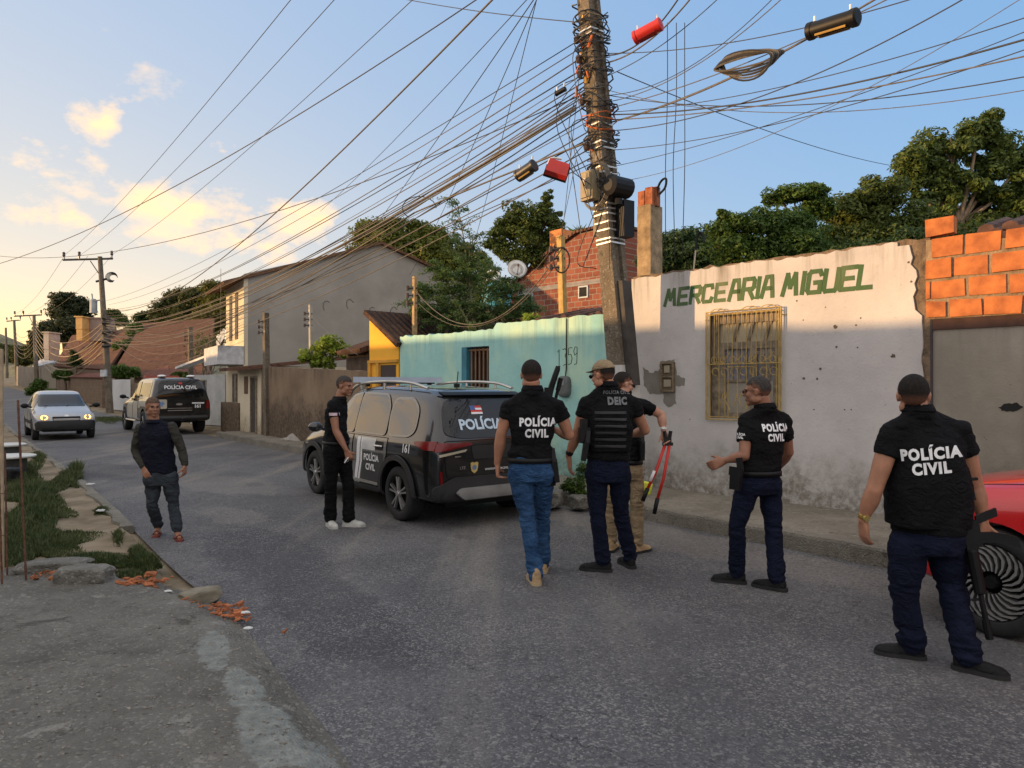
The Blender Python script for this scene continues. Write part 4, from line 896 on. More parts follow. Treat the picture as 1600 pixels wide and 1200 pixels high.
tree('dark rounded tree left of the tallest tree behind the wall', at(1370, 480, 19)-UP*3.5, [(1372, 300, 19, 38, 34), (1340, 330, 19, 40, 26), (1405, 340, 19, 45, 36), (1310, 350, 19, 45, 34), (1360, 378, 19, 60, 32), (1440, 375, 19, 55, 34), (1300, 385, 19, 50, 26)], 24000, .15, LO, 12, group=G1, gaps=.8, clump=.24)
tree('flat topped shelf shaped tree crown behind the wall', at(1262, 470, 18)-UP*3.3, [(1240, 303, 18, 46, 9), (1262, 297, 18, 30, 8), (1215, 312, 18, 24, 6), (1280, 325, 18, 30, 14)], 6000, .13, LM, 13, group=G1, gaps=.8, clump=.22, trunk=at(1262, 345, 18), r0=.08)
tree('bright green bushy tree in the middle behind the wall', at(1190, 470, 16)-UP*3.0, [(1150, 365, 16, 42, 24), (1200, 350, 16, 42, 22), (1245, 355, 16.5, 40, 26), (1170, 395, 16, 65, 26), (1240, 390, 16, 50, 26), (1130, 348, 16, 18, 20), (1290, 400, 16, 45, 22)], 22000, .12, LM, 14, group=G1, gaps=.85, clump=.25)
tree('dull green low tree behind the wall beside the pillar', at(1060, 470, 18)-UP*3.0, [(1045, 385, 18, 34, 26), (1085, 380, 18, 34, 24), (1030, 405, 18, 30, 20), (1105, 395, 18, 40, 28), (1070, 410, 18, 50, 20)], 15000, .13, leaf_mat('leaf_dull', (.025, .06, .022), (.08, .13, .045)), 15, group=G1, gaps=.85, clump=.25)
tree('dark hedge like shrub just over the right end of the white wall', at(1400, 470, 13)-UP*2.6, [(1340, 398, 13, 60, 20), (1420, 388, 13, 50, 24), (1500, 380, 14, 60, 24), (1580, 372, 14, 50, 24)], 12000, .10, LD, 16, group=G1, gaps=.85, clump=.25, cat='shrub', name='shrub')
tree('round dense tree rising behind the grey gable roof', at(650, 520, 44)-UP*4, [(590, 365, 44, 40, 20), (635, 362, 44, 40, 20), (610, 385, 44, 55, 22), (675, 380, 44, 38, 22), (700, 395, 44, 35, 22), (735, 415, 44, 28, 24), (665, 410, 44, 55, 24)], 24000, .30, leaf_mat('leaf_gold', (.06, .085, .014), (.17, .19, .03), .5), 17, gaps=.9, clump=.26, r0=.3)
tree('spiky open tree behind the brick house', at(820, 520, 27)-UP*3.5, [(815, 340, 27, 30, 26), (850, 350, 27, 26, 26), (790, 365, 27, 30, 22), (830, 375, 27, 38, 22), (855, 320, 27, 16, 20), (868, 370, 27, 18, 22), (775, 385, 27, 20, 18), (815, 400, 27, 45, 20), (856, 306, 27, 6, 12), (870, 345, 27, 14, 14)], 13000, .17, LO, 18, gaps=.75, clump=.2, r0=.13)
tree('spiky grassy palm tuft above the brick house roof', at(905, 400, 31)-UP*5.5, [(905, 368, 31, 16, 9)], 260, .75, LM, 19, gaps=.6, clump=.2, asp=.1, limb=False, trunk=at(905, 372, 31), r0=.1)
tree('dark lone tree on the far left skyline', at(112, 560, 105)-UP*4, [(100, 470, 105, 17, 13), (118, 482, 105, 20, 16), (108, 492, 105, 24, 16), (130, 500, 105, 14, 14)], 9000, .65, leaf_mat('leaf_far', (.025, .035, .012), (.055, .06, .02), .2), 20, gaps=.9, clump=.28, r0=.6)
tree('wide dark tree below the skyline tree on the far left', at(100, 570, 95)-UP*4, [(85, 515, 95, 26, 16), (118, 518, 95, 26, 18), (62, 530, 95, 18, 14), (140, 525, 95, 18, 16)], 8000, .6, MATS['leaf_far'], 21, gaps=.9, clump=.28, r0=.6)
for k, (lab, es) in enumerate((('leftmost tree of the wooded slope beyond the pickup', [(265, 478, 62, 24, 18), (285, 465, 62, 22, 16), (260, 498, 62, 24, 14)]), ('middle tree of the wooded slope beyond the pickup', [(305, 462, 60, 22, 16), (320, 475, 60, 26, 20), (295, 490, 60, 30, 18)]), ('yellow green tree of the wooded slope beside the gabled house', [(340, 455, 58, 20, 16), (345, 485, 58, 28, 22), (325, 505, 58, 30, 18)]))):
    tree(lab, at(300, 570, 60)+V((k*2-3, 0, -2)), es, 8000, .34, (leaf_mat('leaf_slope', (.03, .045, .012), (.085, .09, .02), .4), MATS['leaf_slope'], leaf_mat('leaf_slope_gold', (.07, .08, .012), (.17, .16, .025), .4))[k], 30+k, gaps=.9, clump=.27, r0=.25, group='trees of the wooded slope')
for k, (lab, px, py, Y, rx, ry, lm_) in enumerate((('green tree between the far red roofs and the street pole', 200, 545, 56, 16, 12, LM), ('dark tree over the roof ridge left of the wooded slope', 232, 497, 66, 20, 10, LD), ('olive tree rising behind the far roofs near the orange block', 180, 497, 70, 16, 12, LO), ('bushy tree between the two large tiled roofs', 214, 520, 58, 12, 14, LM), ('low green shrub on top of the far yard wall', 100, 585, 60, 12, 7, LM), ('green shrub in front of the small pink roofs', 285, 590, 36, 14, 7, LO))):
    tree(lab, at(px, 600, Y)-UP*1.5, [(px-rx*.5, py, Y, rx*.7, ry), (px+rx*.5, py+ry*.3, Y, rx*.7, ry*.8), (px, py-ry*.4, Y, rx*.6, ry*.7)], 4200, .30, lm_, 60+k, gaps=.9, clump=.26, r0=.12, name='tree' if k < 4 else 'shrub', cat='tree' if k < 4 else 'shrub')
for k, (lab, px, py, Y, rx, ry) in enumerate((('leftmost hazy tree at the end of the street', 8, 548, 150, 14, 10), ('second hazy tree at the end of the street behind the small poles', 36, 552, 140, 16, 10), ('third hazy tree at the end of the street beside the skyline tree', 58, 545, 130, 12, 10))):
    tree(lab, at(px, 600, Y)-UP*1.5, [(px-rx*.5, py, Y, rx*.7, ry), (px+rx*.5, py+ry*.3, Y, rx*.7, ry*.8), (px, py-ry*.4, Y, rx*.6, ry*.7), (px, py+ry, Y, rx, ry*.8)], 3600, .8, MATS['leaf_slope'], 80+k, gaps=.9, clump=.28, r0=.3)
# nearly bare tree
bt = thing('bare_tree', 'grey nearly leafless tree with thin tangled branches left of the gabled house', 'tree', at(325, 600, 33)-UP*1.6)
b = MB(); rr = random.Random(9); tips = []
def grow(p, d, L, r, k):
    q = p+d*L; b.tube([p, (p+q)/2+V((rr.uniform(-.05, .05),)*3)*L, q], [r, r*.7], 5, cap=False)
    if k == 0: tips.append(q); return
    for _ in range(3 if k > 1 else 4):
        grow(q, (d+V((rr.uniform(-1, 1), rr.uniform(-1, 1), rr.uniform(-.35, .7)))*.75).normalized(), L*rr.uniform(.6, .85), r*.62, k-1)
grow(at(325, 600, 33)-UP*1.6, V((0, 0, 1)), 1.3, .09, 5)
b.build('trunk', mat('grey_twig', (.24, .20, .15), .9), bt)
rng = np.random.default_rng(5); T_ = np.array([tuple(p) for p in tips]); T_ = np.repeat(T_, 2, 0)+rng.normal(size=(len(T_)*2, 3))*.12
leafmesh('crown', leaves(T_, rng.normal(size=T_.shape), .13, rng), LO, bt)
# feathery shrub behind the turquoise wall
fs = thing('feathery_shrub', 'tall feathery light green shrub growing over the turquoise wall', 'shrub', at(725, 560, 16)-UP*1.5)
b = MB(); rr = random.Random(21); Cn = []; Nn = []; rng = np.random.default_rng(4)
def frond(p, q, w, dens=90):
    p, q = V(p), V(q); m_ = (p+q)/2+UP*(q-p).length*.14; pts = smoothpath([p, m_, q-UP*.02], 5); b.tube(pts, [.012, .004], 5, cap=False)
    for k in range(dens):
        t = rr.uniform(.25, 1); i = min(int(t*(len(pts)-1)), len(pts)-2); c = pts[i].lerp(pts[i+1], rr.random())
        Cn.append(tuple(c+V((rr.gauss(0, w), rr.gauss(0, w), rr.gauss(0, w*.5)-w*.3)))); Nn.append((rr.gauss(0, .4), rr.gauss(0, .4), 1))
for (bx, by, tx, ty) in ((740, 520, 715, 320), (745, 520, 770, 420), (735, 520, 690, 420), (760, 520, 800, 440), (720, 520, 665, 450), (780, 525, 830, 480), (700, 525, 650, 480), (725, 520, 735, 380)):
    Y = 16+rr.uniform(-.7, .9); A, Bq = at(bx, by, Y), at(tx, ty, Y+rr.uniform(-.4, .4)); st = smoothpath([A-UP*1.3, A, A.lerp(Bq, .55)+V((rr.uniform(-.15, .15), 0, .08)), Bq], 6); b.tube(st, [.035, .008], 6)
    for i in range(7, len(st)):
        for _ in range(4):
            a = rr.uniform(0, 6.28); L = rr.uniform(.3, .75)*(1.1-.45*i/len(st)); frond(st[i], st[i]+V((math.cos(a)*L, math.sin(a)*L*.8, rr.uniform(-.15, .3))), .055, 46 if ty < 400 and i > 13 else 95)
b.build('stems', mat('green_stem', (.16, .15, .07), .8), fs)
leafmesh('crown', leaves(np.array(Cn), np.array(Nn), .055, rng, .5), LF, fs)
tree('yellow green leafy bush hanging over the brown yard wall', at(515, 640, 19.6), [(490, 553, 19.4, 18, 12), (515, 540, 19.4, 22, 16), (540, 550, 19.4, 16, 14), (505, 565, 19.4, 24, 10), (478, 562, 19.4, 12, 8)], 2600, .12, LY, 40, cat='shrub', name='shrub', gaps=.7, clump=.2, r0=.04, asp=.5)
tree('low round green bush beside the white gate', at(198, 610, 45.5), [(190, 580, 45, 14, 9), (206, 582, 45, 13, 8)], 2600, .22, LM, 41, cat='shrub', name='shrub', gaps=.9, r0=.08)
tree('tall weeds at the foot of the far wall', at(60, 640, 62), [(62, 602, 62, 10, 12), (52, 612, 62, 10, 10), (78, 618, 58, 8, 10)], 2600, .28, LM, 42, cat='shrub', name='shrub', gaps=.9, r0=.05)
tree('small dark bush growing from the far red roof', at(118, 590, 58), [(118, 565, 57, 9, 9), (115, 552, 57, 5, 6)], 900, .25, LD, 43, cat='shrub', name='shrub', gaps=.9, r0=.05)
tree('climbing green plant wrapped round the top of a wooden post', at(648, 520, 15.5), [(655, 452, 15.5, 10, 12), (650, 478, 15.5, 9, 22), (665, 462, 15.5, 10, 6)], 900, .075, LF, 44, cat='plant', name='climbing_plant', gaps=.8, r0=.02)
tree('leafy green weed growing at the kerb by the turquoise wall', at(900, 782, 9.6), [(897, 755, 9.55, 16, 12), (910, 738, 9.7, 9, 15), (885, 762, 9.6, 12, 8), (905, 770, 9.5, 12, 8)], 1500, .05, LM, 45, cat='plant', name='weed', gaps=.9, r0=.008)
tree('small plant with long leaves on top of the turquoise wall', at(828, 508, 12.4), [(829, 496, 12.4, 16, 6)], 70, .17, LY, 46, cat='plant', name='wall_plant', gaps=.9, r0=.008, asp=.25)

# ---- grass of the verge (nobody could count it)
def grass(name, lab, patches, lm, seed):
    rng = np.random.default_rng(seed); VS = []
    for (px, py, rx, ry, n, h) in patches:
        a = rng.uniform(0, 6.283, n); r = np.sqrt(rng.uniform(0, 1, n))*(1+.35*np.sin(a*5+px)); X = px+np.cos(a)*r*rx; Yp = np.maximum(py+np.sin(a)*r*ry, 625)
        Yw = (CH-.04)*FP/(Yp-HY); Xw = (X-800)/FP*Yw; z = np.array([zf(y) for y in Yw])+.03
        hh = h*rng.uniform(.45, 1.25, n)*(1.15-.7*r); an = rng.uniform(0, 6.283, n); ln = rng.uniform(.1, .8, n)*hh
        b0 = np.stack([Xw, Yw, z], 1); sd_ = np.stack([np.cos(an), np.sin(an), 0*an], 1)*(.006+.05*hh)[:, None]; le = np.stack([-np.sin(an)*ln, np.cos(an)*ln, hh], 1)
        VS.append(np.stack([b0-sd_*.7, b0+sd_*.7, b0+le*.55+sd_+np.array([0, 0, .0]), b0+le], 1).reshape(-1, 3))
    o = leafmesh(name, np.concatenate(VS), lm, None); return stuff(o, lab, 'grass')
grass('grass', 'low green grass and weeds in patches on the dirt verge', [(60, 850, 90, 30, 9000, .09), (20, 830, 50, 34, 4500, .12), (150, 878, 60, 12, 4500, .08), (55, 775, 45, 25, 5000, .15), (30, 740, 35, 22, 2600, .16), (70, 800, 40, 20, 2600, .10),
      (105, 752, 18, 12, 1800, .16), (118, 742, 10, 12, 900, .22), (160, 800, 14, 5, 700, .08), (185, 845, 8, 14, 600, .10), (215, 868, 14, 10, 900, .10), (228, 885, 20, 12, 1300, .12), (60, 716, 12, 8, 600, .15), (100, 905, 60, 5, 1200, .05), (170, 656, 30, 5, 2500, .12), (75, 640, 30, 8, 2500, .25), (35, 905, 40, 8, 900, .05), (200, 900, 30, 8, 700, .06)], leaf_mat('grass_blade', (.03, .055, .014), (.10, .115, .045), 3), 3)

# ---- clay rubble
def shard(mb, c, s, rr):
    m = Matrix.Rotation(rr.uniform(0, 6.3), 3, 'Z') @ Matrix.Rotation(rr.uniform(-.5, .5), 3, 'X') @ Matrix.Rotation(rr.uniform(-.4, .4), 3, 'Y')
    k = rr.randint(4, 6); an = sorted(rr.uniform(0, 6.28) for _ in range(k)); r = [(math.cos(a)*s*rr.uniform(.7, 1.6), math.sin(a)*s*rr.uniform(.5, .9)) for a in an]
    h = s*rr.uniform(.12, .3); lo = [m @ V((x, y, -h))+V(c) for x, y in r]; hi = [m @ V((x*.9, y*.9, h))+V(c) for x, y in r]
    mb.add(lo+hi, [tuple(range(k))[::-1], tuple(range(k, 2*k))]+[(i, (i+1) % k, (i+1) % k+k, i+k) for i in range(k)])
rr = random.Random(8); b = MB()
for (px, py, rx, ry, n) in ((78, 903, 26, 6, 60), (232, 908, 34, 10, 120), (215, 914, 25, 7, 60), (345, 946, 36, 9, 130), (370, 955, 16, 10, 70), (300, 935, 20, 6, 30)):
    for _ in range(int(n*.62)):
        a = rr.uniform(0, 6.28); r = rr.random()**.8*1.25; p = gd(px+math.cos(a)*r*rx, py+math.sin(a)*r*ry, .07); p.z = max(.03, padz((p.x, p.y)) if p.x > -6 else .06)+.010+.035*max(0, 1-r)*rr.random(); shard(b, p, .006+.034*rr.random()**2.2, rr)
stuff(b.build('clay_rubble', M_CLAY), 'scattered orange chips of broken clay brick along the pad edge', 'rubble')
b = MB()
for _ in range(1500):
    py = 925+275*rr.random()**.7; px = rr.uniform(0, 395+max(0, (py-1000)*.72)); p = gd(px, py, .06); p.z = padz((p.x, p.y))+.002; shard(b, p, .002+.011*rr.random()**3, rr)
for _ in range(1300):
    t = rr.random(); i = int(t*90)+5; q = ra[min(i, 149)]; w = rr.random()**2*.5; p = V((q.x-.81*w-.02, q.y-.59*w, 0)); p.z = zf(p.y)+.008; shard(b, p, .003+.014*rr.random()**3, rr)
stuff(b.build('grit', mat('grit_grey', (.20, .18, .15), .95, var=.6, sc=30, bmp=.3)), 'loose grit and small stones on the pad and along the right kerb', 'grit')
for k, (px, py, s, lab) in enumerate(((55, 905, .05, 'longest orange shard in the leftmost clay heap'), (240, 902, .055, 'big orange shard on top of the middle clay heap'), (255, 912, .045, 'flat orange shard right of the middle clay heap'), (445, 984, .035, 'small flat orange shard lying alone on the asphalt'), (210, 909, .045, 'thin orange shard at the left end of the middle clay heap'))):
    b = MB(); p = gd(px, py, .1 if k != 3 else .02); p.z = .125 if k != 3 else .02; shard(b, p, s, random.Random(k)); tag(b.build('clay_shard', M_CLAY), lab, 'clay shard', 'broken clay shards')
def rock(name, lab, c, s, m, seed, cat):
    bm = bmesh.new(); bmesh.ops.create_icosphere(bm, subdivisions=4, radius=1)
    for v in bm.verts:
        d = v.co.copy(); d = V([max(-.72, min(.72, q))/.72 for q in d]); q = d*(1+.10*noise.noise(d*1.6+V((seed, 0, 0)))+.05*noise.noise(d*5+V((seed, 3, 0)))); v.co = V((q.x*s[0], q.y*s[1], q.z*s[2]))
    me = bpy.data.meshes.new(name); bm.to_mesh(me); bm.free(); me.transform(Matrix.Translation(c) @ Matrix.Rotation(seed*.7, 4, 'Z')); return tag(link(name, me, m, smooth=True, auto=40), lab, cat)
M_BLOCK = conc('broken_concrete', (.10, .095, .08), (.22, .21, .185), .9, 50)
rock('concrete_block', 'broken concrete kerb block lying between two heaps of clay chips', gd(132, 905, .1)+V((0, 0, .025)), (.19, .10, .075), M_BLOCK, .1, 'concrete block')
rock('concrete_chunk', 'low rounded concrete lump behind the broken kerb block', gd(70, 893, .1)+V((0, .12, .01)), (.26, .12, .05), M_BLOCK, .4, 'concrete block')
rock('concrete_chunk', 'long tilted concrete curb piece beside the clay chips', gd(312, 925, .1)+V((0, 0, -.03)), (.14, .07, .05), mat('ochre_concrete', (.20, .175, .125), .9, var=.3, sc=8, bmp=.8), 5.75, 'concrete block')
rock('stone', 'grey boulder on the kerb left of the green weed', gd(862, 778, .15), (.19, .13, .10), M_BLOCK, 2, 'stone')
rock('stone', 'rough grey stone under the green weed at the kerb', gd(905, 784, .12), (.13, .10, .08), M_BLOCK, 3, 'stone')
rock('stone', 'dark flat stone by the kerb near the bolt cutter tip', gd(1022, 806, .0)+V((0, 0, .02)), (.10, .07, .03), M_BLOCK, 4, 'stone')
sp = MB(); rings = []
sm = V(gd(487, 690, .1))
for k in range(9):
    q = k/8; rings.append([sm+V((math.cos(w)*.85*(1-q)*(1+.15*math.sin(3*w+k)), math.sin(w)*.55*(1-q), .04+.42*q*(1-.3*q)+.03*math.sin(5*w+k))) for w in [2*math.pi*i/30 for i in range(30)]])
sp.loft(rings); tag(sp.build('sand_heap', mat('sand_grey', (.34, .31, .28), .95, var=.25, sc=9, bmp=1, bs=60, bd=.02), smooth=True), 'small heap of pale sand on the pavement by the brown wall', 'sand heap')
# litter
for k, (px, py, s, lab) in enumerate(((388, 989, .028, 'small white crumpled litter at the pad edge'), (158, 931, .03, 'thin white scrap below the concrete block'), (383, 964, .03, 'pale flat scrap beside the right clay chips'), (142, 760, .07, 'white wrapper lying on the road edge'), (110, 733, .06, 'white scrap near the tuft on the road edge'), (158, 802, .06, 'white plastic strip in the sand of the verge'), (262, 930, .03, 'white paper piece by the middle clay chips'), (57, 713, .09, 'pale rag on the curb behind the bare rod'))):
    b = MB(); p = gd(px, py, .05); r_ = random.Random(k+50); n = 10
    ring = [[p+V((math.cos(a)*s*q*(1+.3*r_.uniform(-1, 1)), math.sin(a)*s*q*.6, .03+h*s*r_.uniform(.5, 1.2))) for a in [6.283*i/n for i in range(n)]] for q, h in ((1, 0), (.9, .25), (.4, .35), (.1, .3))]
    b.loft(ring); tag(b.build('litter', mat('litter_white', (.6, .6, .58), .6, bmp=0)), lab, 'litter', 'bits of litter')
# ================================================================ poles and cables
M_POLE = conc('pole_concrete', (.085, .068, .048), (.20, .165, .12), .92, 40)
M_WIRE = mat('cable_black', (.022, .021, .020), .55, var=.3, bmp=0); M_WIREG = mat('cable_weathered', (.105, .09, .07), .6, var=.4, sc=20, bmp=0)
M_STRAP = mat('steel_strap', (.62, .62, .60), .35, .5, bmp=0); M_ORNG = mat('orange_connector', (.55, .12, .02), .5, var=.4, sc=20, bmp=0); M_BEIGE = mat('beige_box', (.24, .19, .11), .5, var=.3, sc=10)
M_CER = mat('insulator', (.07, .05, .04), .3, bmp=0)
def pc(z): q = (z-.1)/6.83; return V((1.70-.635*q, 9.95-.10*q, z))
FA = dv(-.81, -.59); FB = dv(.59, -.81)
def pp(px, py):                                  # a spot on the leaning pole
    z = CH+(HY-py)*9.87/FP; return pc(z)
mp_ = thing('utility_pole', 'leaning weathered concrete utility pole wrapped in tangled cables and steel straps', 'utility pole', (1.70, 9.95, .1))
b = MB(); rings = []
for k in range(25):
    z = .05+8.7*k/24; h = (.156-.056*k/24); c = pc(z)
    prof = [(-1, -1), (-.45, -1), (-.4, -.62), (.4, -.62), (.45, -1), (1, -1), (1, 1), (.45, 1), (.4, .62), (-.4, .62), (-.45, 1), (-1, 1)]
    rings.append([c+(FB*-y+FA*-x)*h*1.0 for x, y in prof])
b.loft(rings); b.build('shaft', M_POLE, mp_)
b = MB(); rings = [[pc(z)+(FB*y+FA*x)*(h) for x, y in ((-1, -1), (0, -1.0), (1, -1), (1, 1), (-1, 1))] for z, h in ((.15, .161), (1.0, .156), (1.86+.04, .150))]
b.loft(rings); b.build('white_painted_foot', plaster('foot_paint', (.45, .44, .42), (.6, .58, .55), grime=(.12, .11, .09), dirt_h=1.1, topdark=2.2, streak=1), mp_)
b = MB(); b.loft([[pc(z)+FB*.19+(FB*y*.05+FA*x*.085) for x, y in ((-1, -1), (1, -1), (1, 1), (-1, 1))] for z in (1.62, 3.05)]); b.build('cable_guard', mat('guard_dark', (.05, .045, .04), .8, var=.4, sc=6), mp_)
rr = random.Random(2)
for k, py in enumerate((322, 329, 336, 349, 362, 374, 381, 225, 234, 262, 272, 293, 302, 50, 60, 196)):
    z = pp(0, py).z+rr.uniform(-.01, .01); h = .160-.056*z/8.7; b = MB()
    pts = [pc(z)+(FB*y+FA*x)*h for x, y in ((-1, -1), (1, -1), (1, 1), (-1, 1))]; q = []
    for i in range(4): q += [pts[i].lerp(pts[(i+1) % 4], t)+UP*rr.uniform(-.006, .006) for t in (0, .5)]
    b.loft([[p+UP*dz+(p-pc(z)).normalized()*o for p in q] for dz, o in ((-.011, .006), (.011, .006), (.011, -.0), (-.011, -.0))], False); b.add([], []); b.build('strap', M_STRAP, mp_)
# tangled slack wound on the pole
for k in range(26):
    z0 = rr.uniform(4.2, 6.6); z1 = z0+rr.uniform(-.7, .7); a0 = rr.uniform(0, 6.28); tr = rr.uniform(.8, 2.6)*rr.choice((-1, 1)); r = rr.uniform(.17, .23); n = 26
    b = MB(); b.tube([pc(z0+(z1-z0)*i/n)+V((math.cos(a0+tr*6.28*i/n)*r*(1+.25*math.sin(i*1.3+k)), math.sin(a0+tr*6.28*i/n)*r*(1+.2*math.cos(i*.9+k)), .05*math.sin(i*.8+k))) for i in range(n+1)], rr.choice((.006, .008, .011)), 5)
    b.build('slack_wire', rr.choice((M_WIRE, M_WIRE, M_WIREG, M_ORNG if k % 5 == 0 else M_WIRE)), mp_)
for k in range(9):
    b = MB(); z0 = rr.uniform(4.3, 6.4); x0 = rr.uniform(-.3, .3); p = pc(z0)+FB*x0*.3+FA*.22
    b.tube(smoothpath([p, p+V((rr.uniform(-.35, .3), -.1, -.25)), p+V((rr.uniform(-.4, .2), -.05, -rr.uniform(.5, 1.3))), p+V((rr.uniform(-.2, .2), 0, -rr.uniform(1.0, 2.2)))], 6), .006, 5); b.build('hanging_wire', M_WIRE, mp_)
for k, (px, py) in enumerate(((925, 35), (918, 68), (912, 105), (922, 90), (932, 120), (905, 138), (928, 128), (940, 75), (915, 150))):
    b = MB(); p = pc(pp(0, py).z)+FA*.16+FB*((px-(pc(pp(0, py).z).x/pc(pp(0, py).z).y*FP+800))/FP*9.8); m_ = V((rr.uniform(-.09, .09), -.03, rr.uniform(.05, .13))); b.tube([p-m_*.6, p+m_*.6], [.022, .015], 6); b.build('splice_sleeve', M_ORNG if k % 3 else mat('amber_sleeve', (.6, .33, .05), .4, bmp=0), mp_)
for k, (px, py) in enumerate(((902, 65), (900, 95), (905, 118), (900, 160), (913, 230))):
    b = MB(); p = pc(pp(0, py).z)-V((.22, .05, 0)); b.tube([p+V((.1, 0, 0)), p-V((.04, 0, 0))], .012, 6); b.tube([p-UP*.05, p-UP*.02, p, p+UP*.02, p+UP*.05], [.03, .045, .03, .045, .03], 8); b.build('insulator', M_CER, mp_)
bxc = pp(0, 293)+FA*.24-FB*.06
b = MB(); rr3 = Matrix(((FB.x, FA.x, 0), (FB.y, FA.y, 0), (0, 0, 1))); b.box(bxc, (.24, .13, .40), M=rr3); b.box(bxc+FA*.075, (.19, .03, .33), M=rr3); eb = b.build('splice_box', M_BEIGE, mp_, auto=30)
b = MB(); b.box(bxc+FA*.095+UP*.07, (.05, .01, .05), M=rr3); b.build('box_label', mat('pale_label', (.5, .45, .38), .6), eb)
b = MB()
for j in range(4): b.tube([bxc-FA*(.03+.012*j)+(FB*math.cos(w)*(.25+.012*j)+UP*math.sin(w)*(.30+.01*j))+FB*.06 for w in [6.283*i/30 for i in range(31)]], .010, 5)
b.build('cable_coil', M_WIREG, mp_)
b = MB(); q = pp(0, 300)+FB*.30+FA*.05; b.tube([q-UP*.02-FA*.2, q-FA*.17, q+FA*.17, q+FA*.2], [.06, .14, .14, .08], 14); b.tube([q-UP*.16, q-UP*.24], .05, 8); b.build('black_closure', M_BLK, mp_)
b = MB(); q = pp(0, 345)-FB*.21; b.tube([q-UP*.17, q+UP*.17], .07, 10); b.build('small_closure', M_BEIGE, mp_)
b = MB(); q = pp(0, 345)+FB*.22-FA*.1; b.box(q, (.16, .2, .5), M=rr3); b.build('dark_box', M_BLK, mp_)

NW = [0]
def cable(a, c, sag, r, m, ext=0, lab=None, grp='thin overhead cables fanning out from the leaning utility pole', n=26, jit=.0):
    a, c = V(a), V(c); d = c-a; pts = []; N_ = n
    for i in range(N_+1):
        t = i/N_; p = a+d*t; p.z -= 4*sag*t*(1-t); pts.append(p)
    if ext:
        d2 = (pts[-1]-pts[-2]).normalized(); pts.append(pts[-1]+d2*ext)
    b = MB(); b.tube(pts, r*.72, 5, True); o = b.build('overhead_cable', m, smooth=True); NW[0] += 1
    return tag(o, lab or 'thin dark cable strung overhead between poles', 'cable', grp)
rc = random.Random(17)
FARP = lambda y: at(165, y, 42)
# to the street pole far on the left
ORD = 'first second third fourth fifth sixth seventh eighth ninth tenth eleventh twelfth thirteenth fourteenth fifteenth sixteenth seventeenth eighteenth nineteenth'.split()
rank = lambda L, k: sorted(range(len(L)), key=lambda i: L[i][1]).index(k)
GL1 = 'thin cables running from the leaning pole to the far street pole'
LB1 = 'thin overhead cable of the fan between the leaning pole and the far street pole'
lst = [(905, 62, 470, .5), (905, 75, 476, .6), (905, 90, 484, .9), (903, 108, 490, .7), (900, 116, 492, 1.0), (900, 128, 497, .9), (903, 135, 500, 1.2), (905, 150, 503, 1.0), (905, 160, 507, 1.1), (905, 182, 512, 1.25), (908, 190, 516, .9), (908, 205, 519, 1.3), (905, 216, 523, 1.0), (915, 232, 527, 1.15), (915, 246, 531, 1.3), (915, 255, 512, .8), (900, 140, 507, 1.35), (903, 145, 515, 1.45), (905, 165, 520, 1.5)]
for k, (x, y, fy, sg) in enumerate(lst):
    z = CH+(HY-y)*9.85/FP; a = pc(z)-V((.17, .02, 0)); cable(a, FARP(fy)+V((rc.uniform(-.2, .2), 0, 0)), sg, rc.choice((.008, .010, .013)), M_WIREG if k % 3 else M_WIRE, 0, ORD[rank(lst, k)]+' from the top of the thin cables leaving the leaning pole to the left', GL1)
for dy, r, sg in ((0, .024, 1.05), (3, .018, 1.12), (-4, .016, 1.0)):     # the thick lashed bundle
    cable(at(900, 168+dy, 9.8), FARP(508+dy), sg, r, M_WIREG, 0, {0: 'thickest', 3: 'lower', -4: 'upper'}[dy]+' strand of the lashed bundle sagging from the leaning pole to the far street pole', 'strands of the thick lashed bundle')
# bundle slung lower with the closures on it
c1 = cable(at(918, 222, 9.8), at(648, 332, 13.5), -.02, .020, M_WIREG, 0, 'thick weathered cable carrying the black closure left of the pole', None)
cable(at(648, 332, 13.5), FARP(534), 1.0, .022, M_WIREG, 0, 'thick weathered cable sagging past the grey gable towards the far pole', None)
b = MB(); p = at(655, 325, 13.4); b.tube([p+V((math.cos(w)*.32, 0, math.sin(w)*.22)) for w in [6.283*i/20 for i in range(14)]], .009, 5); tag(b.build('cable_loop', M_WIRE), 'loose loop of dark cable above the feathery shrub', 'cable loop')
# three high voltage lines
for (x0, x1, k) in ((437, 101, 0), (503, 126, 1), (622, 174, 2)):
    a = at(x0, 0, 13.6); c = at(x1, 398, 42); d = (a-c).normalized(); cable(c, a+d*6, .5, .011, M_WIRE, 6, ('left', 'middle', 'right')[k]+' one of three high wires rising from the crossarm of the far street pole', None)
GLc = 'long cables crossing the open sky'
def skyc(p, q, sg, r, lab, m=M_WIRE, ext=5): cable(q, p, sg, r, m, ext, lab, None)
skyc(at(750, -5, 11), at(-30, 420, 24), .55, .014, 'dark cable crossing the sky from the top middle to the left edge')
skyc(at(768, 0, 9), at(180, 484, 41.5), 1.15, .019, 'thick grey cable dropping steeply from the top middle to the far street pole', M_WIREG)
skyc(at(905, 150, 9.8), at(-30, 396, 26), .9, .011, 'thin cable crossing low over the clouds to the left edge', ext=0)
skyc(at(833, 0, 9), at(535, 420, 27), .1, .010, 'left one of the steep thin cables running down to the gabled house'); skyc(at(822, 0, 8.6), at(500, 330, 22), .1, .008, 'second steep thin cable running down toward the gabled house'); skyc(at(838, 0, 9.2), at(640, 430, 26), .2, .009, 'third steep thin cable running down past the gable peak')
skyc(at(837, 5, 9.1), at(735, 400, 20), .1, .008, 'fourth steep thin cable coming down over the feathery shrub')
cable(at(622, -4, 14), at(935, 37, 9.8), .05, .010, M_WIRE, 0, 'nearly level cable joining the pole top to the upper left', None)
